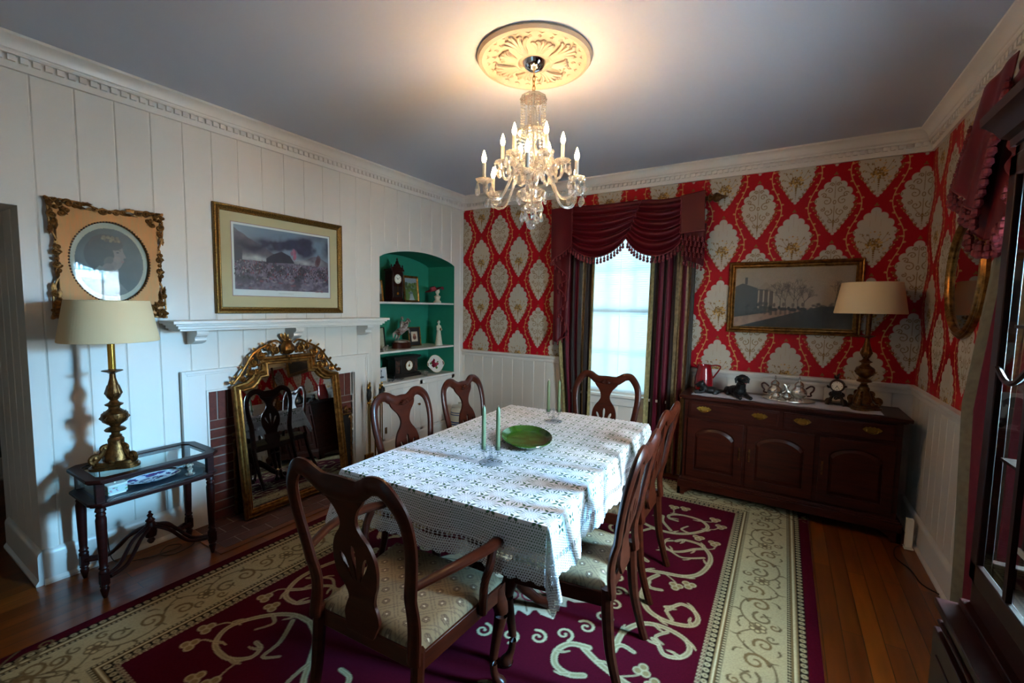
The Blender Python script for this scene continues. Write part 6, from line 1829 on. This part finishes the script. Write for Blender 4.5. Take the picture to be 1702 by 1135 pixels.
# --- oval gilt mirror on the right wall
ov = thing('oval_mirror', 'oval gilt framed mirror on the right papered wall beside the curtain', 'mirror', (W_ - .004, -.945, 1.76), -PI / 2)
def ovalframe(rx, rz_, prof, n=64):
    g = G(); V = []; m = len(prof)
    for i in range(n):
        a = 2 * PI * i / n
        for ins, d in prof: V.append(((rx - ins) * cos(a), -d, (rz_ - ins) * sin(a)))
    F = [(i * m + j, ((i + 1) % n) * m + j, ((i + 1) % n) * m + (j + 1) % m, i * m + (j + 1) % m) for i in range(n) for j in range(m)]
    g.add(V, F); return g
ovalframe(.30, .345, [(0, 0), (0, .016), (.008, .024), (.016, .022), (.022, .030), (.032, .034), (.042, .026), (.048, .016), (.048, 0)]).build('frame', 'goldbright', ov, ang=.5)
g = G(); g.lathe([(0, 0), (1, 0), (1, .003), (0, .003)], 64, m=Matrix.Translation((0, -.008, 0)) @ Matrix.Diagonal((.255, 1, .30, 1)) @ Matrix.Rotation(PI / 2, 4, 'X')); g.build('glass', 'mirror', ov, smooth=False)

# ================================================================== LEANING MIRROR
lm = thing('leaning_mirror', 'large ornate gilt mirror with urn crest leaning in front of the fireplace', 'mirror', (.190, -2.285, .012), PI / 2)
lm.rotation_euler = (math.radians(-8), 0, PI / 2)
hwM = .435; zsd = .955; zt_ = 1.145
def outline(i):
    """stepped arched head, inset by i"""
    a = hwM - i
    P = [(-a, i), (a, i), (a, zsd - i * .6)]
    # concave quarter to the step
    c = (a, zsd + .0)
    P += [(a - .02, zsd - i * .9 + .008), (a - .085, zsd - i + .022), (a - .13, zsd - i + .055), (a - .158, zsd - i + .095)]
    P += [(a - .21, zsd - i + .10), (a - .21, zt_ - i)]
    return P + [(-x, z) for x, z in P[:2:-1]] + [(-a, zsd - i * .6)]
def ring_profile(prof):
    V = []; m = len(prof); L = [outline(i) for i, d in prof]; n = len(L[0]); F = []
    for k in range(n):
        for j, (i, d) in enumerate(prof): V.append((L[j][k][0], -d, L[j][k][1]))
    for k in range(n):
        for j in range(m):
            F.append((k * m + j, ((k + 1) % n) * m + j, ((k + 1) % n) * m + (j + 1) % m, k * m + (j + 1) % m))
    return V, F
g = G(); g.add(*ring_profile([(0, 0), (0, .024), (.007, .036), (.016, .036), (.022, .026), (.030, .032), (.040, .030), (.048, .018), (.056, .020), (.064, .012), (.064, 0)])); g.build('frame', 'goldbright', lm, ang=.35)
g = G(); P = outline(.060); g.plate([(x, z) for x, z in P], (), .004, Matrix.Translation((0, -.008, 0))); g.build('glass', 'mirror', lm, smooth=False)
g = G()
Yc = -.03
# central urn with leafy top
g.lathe([(.012, zt_ + .002), (.035, zt_ + .012), (.05, zt_ + .035), (.048, zt_ + .07), (.03, zt_ + .10), (.034, zt_ + .108), (.02, zt_ + .115)], 16, (0, Yc + .01, 0), lobes=(8, .05))
for k in range(6):
    a = -PI * .0 + PI * k / 5; g.leaf((.022 * cos(a), Yc, zt_ + .112), (.6 * cos(a), -.1, 1), (1, 0, -.6 * cos(a)), .065, .014, .01)
g.ball((0, Yc, zt_ + .128), .018); g.ball((-.016, Yc - .02, zt_ - .012), .013); g.ball((.016, Yc - .02, zt_ - .012), .013); g.ball((0, Yc - .02, zt_ - .034), .011); g.leaf((0, Yc - .015, zt_ - .035), (0, 0, -1), (1, 0, 0), .04, .012)
for s_ in (-1, 1):
    g.scroll((s_ * .10, Yc, zt_ + .045), .036, 1.5, .012, PI / 2, -s_); g.scroll((s_ * .155, Yc, zt_ + .06), .028, 1.3, .011, PI, s_); g.tube(spline([(s_ * .05, Yc, zt_ + .09), (s_ * .09, Yc, zt_ + .115), (s_ * .14, Yc, zt_ + .10), (s_ * .17, Yc, zt_ + .07)], 5), [.008, ] * 16, 7)
    g.scroll((s_ * .215, Yc, zt_ + .01), .036, 1.5, .013, PI / 2, -s_); g.scroll((s_ * .275, Yc, zt_ - .04), .034, 1.5, .012, PI / 2, -s_); g.scroll((s_ * .30, Yc, zt_ - .105), .028, 1.3, .011, PI / 2, -s_)
    g.scroll((s_ * .255, Yc, zt_ - .10), .022, 1.2, .010, 0, s_); g.scroll((s_ * .36, Yc, zt_ - .145), .026, 1.3, .010, PI / 2, -s_)
    g.tube(spline([(s_ * .17, Yc, zt_ + .085), (s_ * .22, Yc, zt_ + .06), (s_ * .28, Yc, zt_ + .02), (s_ * .33, Yc, zt_ - .05), (s_ * .38, Yc, zt_ - .12), (s_ * .43, Yc, zt_ - .175)], 5), .009, 7)
    for (x, z, dx, dz, L, wd) in ((.19, .085, .5, 1, .055, .014), (.25, .05, .8, 1, .06, .016), (.30, .0, 1, .6, .06, .016), (.35, -.07, 1, .5, .06, .015), (.40, -.13, 1, .2, .055, .014), (.43, -.17, 1, .35, .06, .016), (.425, -.175, .3, 1, .06, .013), (.33, -.13, -.2, 1, .045, .012), (.12, .08, .2, 1, .04, .012), (.21, -.04, 1, .2, .04, .012)):
        g.leaf((s_ * x, Yc, zt_ + z), (s_ * dx, -.15, dz), (0, 0, 1) if abs(dx) > abs(dz) else (1, 0, 0), L * .5, wd * 1.1, .012)
    for (x, z) in ((.235, .0), (.205, -.045), (.245, -.06), (.31, -.07), (.06, .02), (.13, .01), (.185, .02), (.27, -.13)): g.ball((s_ * x, Yc - .006, zt_ + z), .012, 8)
g.build('crest_carving', 'goldbright', lm)

# ================================================================== CHINA CABINET (right foreground)
cc = thing('china_cabinet', 'tall dark mahogany glass-doored china cabinet at the right edge', 'cabinet', (0, 0, 0))
cy0, cy1 = -3.92, -2.56; cxf, cxb = 3.87, 4.165
lx = 3.82
g = G()
g.bx(cxf, cxb, cy1 - .02, cy1, .78, 2.0) if False else None
g.bx(cxb - .015, cxb, cy0, cy1, .78, 2.0); g.bx(cxf, cxb, cy0, cy1, 1.97, 2.0); g.bx(cxf, cxb, cy0, cy1, .70, .80); g.bx(cxf - .02, cxb, cy0, cy1 + .01, .70, .722); g.bx(cxf, cxb, cy0, cy0 + .02, .78, 2.0)
g.bx(cxf, cxf + .03, cy1 - .03, cy1, .78, 2.0); g.bx(cxb - .04, cxb, cy1 - .03, cy1, .78, 2.0); g.bx(cxf + .03, cxb - .04, cy1 - .03, cy1, 1.9, 2.0); g.bx(cxf + .03, cxb - .04, cy1 - .03, cy1, .78, .86)
g.build('hutch_case', 'mahog', cc, bev=.003)
g = G(); g.bx(cxf + .03, cxb - .04, cy1 - .018, cy1 - .014, .86, 1.9); g.build('side_glass', 'pane', cc, smooth=False)
cpn = [(0, 2.0), (-.008, 2.0), (-.01, 2.02), (-.025, 2.03), (-.035, 2.05), (-.05, 2.07), (-.058, 2.075), (-.06, 2.1), (0, 2.1)]
g = G()
V = []
for o, z in cpn: V.append((cxf + o, cy1 - o, z))
n = len(cpn); V2 = [(cxf + o, cy0, z) for o, z in cpn]; V3 = [(cxb, cy1 - o, z) for o, z in cpn]
g.add(V + V2 + V3, [(i, (i + 1) % n, n + (i + 1) % n, n + i) for i in range(n)] + [(i, (i + 1) % n, 2 * n + (i + 1) % n, 2 * n + i) for i in range(n)] + [tuple(range(n, 2 * n)), tuple(range(2 * n, 3 * n))])
g.bx(cxf - .05, cxb, cy0, cy1 + .05, 2.085, 2.1)
g.build('cornice', 'mahog', cc, ang=.4)
g = G()
for o, z0, z1 in ((0, .10, .66), (.010, .66, .68), (.020, .678, .70), (.01, .0, .10), (.022, .0, .085)): g.bx(lx - o, cxb, cy0 - .0, cy1 + .0 + o, z0, z1)
g.bx(lx - .012, lx, cy0, cy1 + .01, .63, .64)
g.build('base_cabinet', 'mahog', cc, bev=.004)
for k in range(3):
    ya = cy1 + .02 - .46 * k; yb_ = ya - .45
    g = G(); fr = .05
    g.bx(lx - .016, lx, yb_, ya, .13, .61); g.bx(lx - .02, lx - .014, yb_ + .05, ya - .05, .19, .55); g.build('base_door', 'mahog', cc, bev=.003)
for k in range(3):
    ya = cy1 - .03 - .445 * k; yb_ = ya - .44
    g = G(); x0, x1 = cxf - .016, cxf
    g.bx(x0, x1, yb_, yb_ + .045, .81, 1.965); g.bx(x0, x1, ya - .045, ya, .81, 1.965); g.bx(x0, x1, yb_, ya, .81, .865); g.bx(x0, x1, yb_, ya, 1.91, 1.965)
    d = g.build('glazed_door', 'mahog', cc, bev=.003)
    m = (ya + yb_) / 2; g = G()
    for s_ in (-1, 1):
        for z in (1.38,): g.tube(spline([(x0 + .004, m, z + .05), (x0 + .004, m + s_ * .06, z + .01), (x0 + .004, m + s_ * .12, z), (x0 + .004, m + s_ * .18, z + .03)], 4), .007, 6)
    g.bx(x0 + .001, x0 + .012, m - .009, m + .009, .86, 1.91); g.build('muntins', 'mahog', d)
    g = G(); g.bx(x0 + .008, x0 + .011, yb_ + .04, ya - .04, .86, 1.915); g.build('door_glass', 'pane', d, smooth=False)
    g = G(); g.ball((x0 - .012, ya - .02 if k else yb_ + .02, 1.3), .010, 10); g.build('knob', 'brass', d)
for z in (1.16, 1.52):
    g = G(); g.bx(cxf + .02, cxb - .02, cy0 + .03, cy1 - .04, z - .004, z + .004); g.build('shelf', 'mahog', cc)
rr_ = random.Random(4)
for (y, z, r) in ((-2.78, .80, .11), (-3.05, .80, .11), (-2.80, 1.164, .10), (-3.04, 1.164, .10), (-2.82, 1.524, .09)):
    where = {.80: 'bottom shelf', 1.164: 'middle shelf', 1.524: 'top shelf'}[z]
    pp = thing('display_plate', '%s china plate standing on the cabinet %s' % ('first' if y > -2.9 else 'second', where), 'plate', (cxb - .045, y, z + .001), -PI / 2)
    g = G(); g.lathe([(0, 0), (r * .6, 0), (r, .012), (r * 1.01, .010), (r * .62, -.004), (0, -.004)], 32, m=Matrix.Translation((0, -.03, r)) @ Matrix.Rotation(PI / 2 - .2, 4, 'X')); g.build('dish', 'white', pp)

# power strip cords at the right baseboard
g = G(); g.tube(spline([(4.15, -.50, .012), (4.08, -.56, .006), (4.05, -.72, .005), (4.10, -.85, .005), (4.12, -1.0, .006), (4.17, -1.1, .02)], 6), .0035, 6); tag(g.build('power_cord', 'black'), 'black cord on the floor along the right baseboard', 'cord')
g = G(); g.bx(4.128, 4.165, -.535, -.50, .012, .20); g.bx(4.12, 4.17, -.56, -.50, .002, .012); tag(g.build('extension_socket', 'ivory', bev=.003), 'cream upright extension socket at the right end of the sideboard', 'socket')

# striped crock in the corner
cr_ = thing('stoneware_crock', 'cream stoneware crock with blue bands on the floor in the back left corner', 'crock', (.30, -.42, 0))
H, W = 90, 60; a = np.ones((H, W, 4), np.float32); a[..., :3] = lin('#b5ab98')
for z in (.12, .18, .55, .61, .80, .86): a[int(z * H):int((z + .028) * H), :, :3] = lin('#2a3a66')
def crock(U, V):
    t = U * 2 * PI; r = .105 + .012 * np.sin(np.clip(V, 0, 1) * PI) - .02 * np.clip((V - .92) / .08, 0, 1)
    return r * np.cos(t), r * np.sin(t), V * .42
sheet('body', a, crock, 'china', cr_)
g = G(); g.lathe([(0, .415), (.09, .415), (.095, .43), (.03, .445), (.02, .455), (.028, .468), (0, .472)], 28); g.build('lid', mat('stoneware', '#b5ab98', .3), cr_)
# ================================================================== ON THE NICHE SHELVES
ZU, ZL, ZC = 1.5855, 1.0855, .7625
FACE = PI / 2                       # local -Y faces the room (+X)
def small_frame(label, loc, w, h, fcol, tilt=-.12, paint=None, rz=FACE, d=.012, fw=.016, cat='picture'):
    t = thing('photo_frame', label, cat, loc, rz); t.rotation_euler = (tilt, 0, rz)
    g = G(); g.frame(w, h, [(0, 0), (0, d), (fw * .4, d * 1.3), (fw, d * .6), (fw, 0)], Matrix.Translation((0, 0, h / 2))); g.build('frame', fcol, t, ang=.5)
    cv = Cv(w - fw * 2 + .002, h - fw * 2 + .002, 450, '#b9b2a4'); paint(cv)
    W, H = cv.w, cv.h
    sheet('picture', cv.a, lambda U, V: ((U - .5) * W, 0 * U - .003, (V - .5) * H + h / 2), 'print', t)
    return t
def p_people(cv):
    cv.a[..., :3] = lin('#8b8a80'); w, h = cv.w, cv.h
    cv.poly([(0, 0), (w, 0), (w, h * .35), (0, h * .3)], '#4a443c'); cv.disc(w * .5, h * .35, w * .3, '#2a2422', h * .35); cv.disc(w * .5, h * .72, w * .13, '#a88a76', h * .10); cv.disc(w * .5, h * .78, w * .15, '#2a1c18', h * .06)
def p_land(cv):
    w, h = cv.w, cv.h; cv.a[..., :3] = lin('#7f8f96'); cv.poly([(0, 0), (w, 0), (w, h * .55), (0, h * .5)], '#4f6a34'); r = random.Random(3)
    for i in range(40): cv.disc(r.random() * w, h * r.uniform(.45, .75), w * .09, r.choice(['#3c5426', '#55702f', '#2e4420']), al=.8)
    cv.poly([(w * .3, 0), (w * .75, 0), (w * .6, h * .3), (w * .45, h * .45)], '#8f9aa0'); cv.disc(w * .45, h * .33, w * .2, '#5a6a70', h * .05)
def p_profile(cv):
    w, h = cv.w, cv.h; cv.a[..., :3] = lin('#1d1c20'); cv.poly([(w * .22, h * .22), (w * .78, h * .22), (w * .78, h * .78), (w * .22, h * .78)], '#b9ae9c'); cv.disc(w * .5, h * .45, w * .16, '#5a3026', h * .13); cv.disc(w * .5, h * .58, w * .12, '#8a5a48', h * .08)
def p_sketch(cv):
    w, h = cv.w, cv.h; cv.a[..., :3] = lin('#b0bac2'); cv.disc(w * .5, h * .3, w * .28, '#3c4450', h * .08); cv.stroke([(w * .5, h * .3), (w * .45, h * .6), (w * .5, h * .8)], .006, '#3c4450'); cv.disc(w * .5, h * .8, w * .08, '#3c4450')
def p_map(cv):
    cv.a[..., :3] = lin('#8e8a74'); cv.noise(.5, 4)
small_frame('small gilt framed family photograph at the left of the top niche shelf', (-.20, -1.16, ZU), .15, .225, 'gold', paint=p_people)
small_frame('gilt framed river landscape behind the clock on the top niche shelf', (-.25, -.62, ZU), .235, .30, 'gold', paint=p_land, tilt=-.1, fw=.025)
small_frame('dark framed print at the left of the middle niche shelf', (-.19, -1.16, ZL), .18, .235, 'blackmat', paint=p_map, fw=.01)
small_frame('black and gilt framed small portrait on the middle niche shelf', (-.24, -.58, ZL), .19, .22, 'gold', paint=p_profile, fw=.010)
small_frame('small white framed sketch at the left of the cupboard counter', (-.12, -1.18, ZC), .12, .145, 'white', paint=p_sketch, fw=.008)
# tall wall-style clock
c = thing('shelf_clock', 'tall carved dark wooden pendulum clock on the top niche shelf', 'clock', (-.24, -.90, ZU), FACE)
g = G(); g.bx(-.10, .10, -.07, .07, 0, .02); g.bx(-.085, .085, -.06, .06, .02, .035); g.bx(-.075, .075, -.055, .055, .035, .33); g.bx(-.09, .09, -.068, .06, .33, .35)
g.build('case', 'mahog', c, bev=.003)
g = G(); g.plate([(-.085, .35), (.085, .35), (.07, .37), (.045, .375), (.035, .40), (.02, .405), (.012, .43), (0, .445), (-.012, .43), (-.02, .405), (-.035, .40), (-.045, .375), (-.07, .37)], (), .02, Matrix.Translation((0, -.05, 0)))
for x in (-.078, .078): g.lathe([(.008, .35), (.011, .365), (.005, .375), (.009, .388), (0, .402)], 10, (x, -.05, 0))
for x, z in ((-.03, .39), (.03, .39), (0, .42)): g.ball((x, -.055, z), .010, 8)
g.lathe([(.007, .445), (.010, .455), (.004, .465), (0, .475)], 10, (0, -.05, 0)); g.build('crest', 'mahog', c)
g = G(); g.bx(-.055, .055, -.0565, -.0555, .055, .165); g.build('pendulum_window', 'blackmat', c)
g = G(); g.tube([(0, -.058, .19), (0, -.058, .10)], .002, 6); g.lathe([(0, 0), (.016, 0), (.014, .004), (0, .005)], 18, m=Matrix.Translation((0, -.058, .09)) @ Matrix.Rotation(PI / 2, 4, 'X')); g.build('pendulum', 'brassbright', c)
dial(c, .050, Matrix.Translation((0, -.058, .245)), hour=10.3, minute=9)
for x in (-.068, .068):
    g = G(); g.lathe([(.008, .05), (.006, .07), (.009, .10), (.006, .14), (.007, .25), (.009, .30), (.006, .32)], 10, (x, -.06, 0)); g.build('turned_column', 'mahog', c)
# lady bust with a wide hat
b = thing('hat_bust', 'small cream bust wearing a wide dusty red hat, right end of the top niche shelf', 'figurine', (-.12, -.335, ZU), FACE - .3)
g = G(); g.lathe([(0, 0), (.032, 0), (.034, .01), (.02, .025), (.024, .045), (.030, .055), (.012, .068), (.010, .085)], 18); g.ball((0, 0, .10), .022, 14, (.9, 1, 1.15)); g.build('bust', 'cream', b)
g = G(); g.lathe([(.0, .145), (.022, .142), (.03, .125), (.032, .112), (.07, .118), (.072, .114), (.03, .106), (.0, .106)], 28, m=Matrix.Translation((0, 0, .004)) @ Matrix.Rotation(-.35, 4, 'Y'), lobes=(5, .06))
g.ball((.03, -.03, .13), .014, 8); g.ball((.045, -.015, .125), .011, 8); g.build('hat', mat('dusty_red_felt', '#7d2a36', .8), b)
# horse and rider statuette
hs = thing('horse_statuette', 'white and brown rearing horse and rider statuette on a wooden base, middle niche shelf', 'statuette', (-.20, -.82, ZL), FACE)
g = G(); g.lathe([(0, 0), (.075, 0), (.078, .01), (.072, .045), (.075, .052), (0, .054)], 28, m=Matrix.Diagonal((1.3, .75, 1, 1))); g.build('base', 'chairwood', hs)
g = G(); g.lathe([(0, .054), (.07, .054), (.062, .066), (.04, .072), (0, .074)], 18)
g.tube([(-.04, 0, .135), (.0, 0, .155), (.038, 0, .175)], [.030, .032, .027], 12); g.tube([(.04, 0, .18), (.062, 0, .215), (.075, 0, .245)], [.024, .018, .014], 10); g.tube([(.070, 0, .25), (.098, 0, .235), (.108, 0, .226)], [.014, .011, .008], 10)
for y in (-.014, .014):
    g.tube([(-.045, y, .13), (-.04, y, .10), (-.055, y, .085), (-.05, y, .065)], [.016, .010, .007, .007], 8)
    g.tube([(.045, y, .165), (.075, y, .16), (.085, y, .14 + y)], [.013, .008, .006], 8)
g.tube([(-.065, 0, .145), (-.09, 0, .13), (-.095, 0, .09)], [.009, .010, .004], 8)
o = g.build('horse', mat('painted_horse', '#a8a49e', .35, vary=(25, '#5a2c1e', .1)), hs); rm = o.modifiers.new('fuse', 'REMESH'); rm.mode = 'VOXEL'; rm.voxel_size = .003; rm.use_smooth_shade = True
g = G(); g.tube([(.0, 0, .175), (.003, 0, .205), (.006, 0, .235)], [.014, .018, .012], 10); g.ball((.008, 0, .252), .012, 10); g.lathe([(.02, .262), (.014, .266), (.008, .274), (0, .276)], 12, (.008, 0, 0))
for y in (-.02, .02): g.tube([(.0, y * .5, .18), (.012, y, .165), (.004, y * 1.2, .14)], [.010, .008, .006], 8)
g.tube([(.008, .01, .225), (.03, .025, .215), (.05, .02, .21)], [.007, .005, .005], 8); g.tube([(.008, -.01, .225), (.028, -.026, .225), (.045, -.03, .24)], [.007, .005, .005], 8); g.build('rider', mat('painted_rider', '#6a4a3c', .4, vary=(40, '#a09488', .12)), hs)
# small animal
a_ = thing('animal_figurine', 'tiny pale four-legged animal figurine before the dark print, middle niche shelf', 'figurine', (-.06, -1.19, ZL), 0)
g = G(); g.ball((0, 0, .034), .02, 12, (.8, 1.4, .85)); g.ball((0, .03, .045), .012, 10)
for x in (-.009, .009):
    for y in (-.018, .016): g.tube([(x, y, .03), (x, y, 0)], .005, 6)
    g.tube([(x * .8, .03, .052), (x, .032, .064)], [.004, .001], 5)
g.build('body', mat('tarnished_pewter', '#7a6f62', .4, .5), a_)
# willow-like figure
f_ = thing('standing_figurine', 'slim white robed figurine holding a bundle, right end of the middle niche shelf', 'figurine', (-.12, -.31, ZL), FACE)
g = G(); g.lathe([(0, 0), (.040, 0), (.041, .006), (.034, .05), (.026, .11), (.021, .15), (.026, .19), (.024, .205), (.009, .218), (.008, .23)], 20); g.ball((0, 0, .245), .017, 14, (.9, 1, 1.15))
for s_ in (-1, 1): g.tube([(s_ * .024, 0, .20), (s_ * .036, -.008, .165), (s_ * .014, -.026, .160)], [.009, .008, .006], 8)
g.build('body', 'cream', f_)
g = G(); g.ball((0, -.026, .170), .012, 10, (1, .8, 1.3)); g.build('bundle', mat('brown_bundle', '#6a5038', .7), f_)
g = G(); g.ball((0, .004, .252), .0165, 12, (1, 1, .9)); g.build('hair', mat('dull_brown_hair', '#6e5a48', .7), f_)
# black mantel clock
bc = thing('mantel_clock', 'long black mantel clock with gilt-rimmed dial on the cupboard counter', 'clock', (-.20, -.80, ZC), FACE)
g = G()
for x0, x1, y0, y1, z0, z1 in ((-.205, .205, -.07, .07, 0, .03), (-.19, .19, -.062, .065, .03, .042), (-.17, .17, -.05, .06, .042, .20), (-.19, .19, -.065, .065, .20, .215), (-.20, .20, -.072, .07, .215, .235), (-.10, .10, -.062, .04, .042, .20)): g.bx(x0, x1, y0, y1, z0, z1)
g.build('case', 'blackmat', bc, bev=.003)
for x in (-.135, .135):
    g = G(); g.bx(x - .028, x + .028, -.0535, -.05, .055, .19); g.build('marbled_panel', mat('brown_marble', '#4a2c22', .25, vary=(30, '#1d1412', .12)), bc)
dial(bc, .052, Matrix.Translation((.02, -.064, .125)), hour=11.9, minute=2, rim='goldbright')
g = G(); g.lathe([(0, -.001), (.014, -.001), (.012, .002), (0, .002)], 18, m=Matrix.Translation((.02, -.0668, .125)) @ Matrix.Rotation(PI / 2, 4, 'X')); g.build('dial_boss', 'goldbright', bc)
# rose plate with pierced handles
rp_ = thing('rose_plate', 'white china cake plate with dark red roses and pierced handles, leaning on the cupboard counter', 'plate', (-.075, -.40, ZC), FACE); rp_.rotation_euler = (-.28, 0, FACE - .15)
H, W = 70, 260; a = np.ones((H, W, 4), np.float32); a[..., :3] = lin('#c9c5bd')
def rp_map(U, V):
    t = U * 2 * PI; r = V * (.092 + .020 * np.abs(np.cos(t)) ** 14); return r * np.cos(t), -.010 - .010 * V ** 2, r * np.sin(t) + .096
t_ = np.linspace(0, 2 * PI, W)[None, :]; v_ = np.linspace(0, 1, H)[:, None]; xx = v_ * np.cos(t_); zz_ = v_ * np.sin(t_)
for (x, z, r, c) in ((-.25, .15, .26, '#6a1426'), (.0, -.1, .24, '#7a1c30'), (-.32, -.2, .2, '#551020'), (.22, -.02, .17, '#8a3444'), (-.1, .42, .15, '#6a1426'), (-.55, .1, .12, '#4d6a3a'), (.05, -.42, .16, '#4d6a3a'), (-.1, -.3, .1, '#8a3444'), (.35, .2, .1, '#4d6a3a')):
    a[((xx - x) ** 2 + (zz_ - z) ** 2 < r * r * (1 + .25 * np.sin(5 * t_ * 3)))] = (*lin(c), 1)
a[(v_ > .96) & (t_ > -1), :3] = lin('#9a8448')
a[((np.abs(np.cos(t_)) > .985) & (v_ > .84) & (v_ < .94)), :3] = lin('#4a1c1c')
sheet('dish', a, rp_map, 'china', rp_)
# little things on the counter
for i, (y, nm, lb) in enumerate(((-.98, 'small_silver_dish', 'small shiny silver leaf dish in front of the black clock'), (-1.08, 'dried_sprig', 'tangle of grey dried sprigs at the left of the cupboard counter'), (-.60, 'glass_candle_cup', 'small clear glass candle cup between the black clock and the rose plate'))):
    t = thing(nm, lb, ('dish', 'sprig', 'candle cup')[i], (-.055, y, ZC + .0005), 0)
    if i == 0: g = G(); g.lathe([(0, .003), (.02, .004), (.032, .012), (.033, .011), (.02, .0), (0, 0)], 20, m=Matrix.Diagonal((.7, 1.3, 1, 1))); g.build('dish', 'silver', t)
    elif i == 1:
        g = G(); r = random.Random(6)
        for k in range(14):
            x, yy = r.uniform(-.03, .03), r.uniform(-.09, .09); g.tube([(x, yy, .004), (x + r.uniform(-.03, .03), yy + r.uniform(-.03, .03), .02), (x + r.uniform(-.03, .03), yy + r.uniform(-.05, .05), .006)], .0022, 5)
        g.build('stems', mat('dried_grey', '#4a5058', .8), t)
    else: g = G(); g.lathe([(0, 0), (.02, 0), (.014, .01), (.018, .02), (.028, .05), (.026, .05), (.015, .022), (0, .018)], 18); g.build('cup', 'crystal', t)

# sizes read off the photograph
hs.scale = (1.25, 1.25, 1.25); b.scale = (1.35, 1.35, 1.35); f_.scale = (1.12, 1.12, 1.12); rp_.scale = (1.15, 1.15, 1.15)
hs.location.y = -.86; hs.location.x = -.17
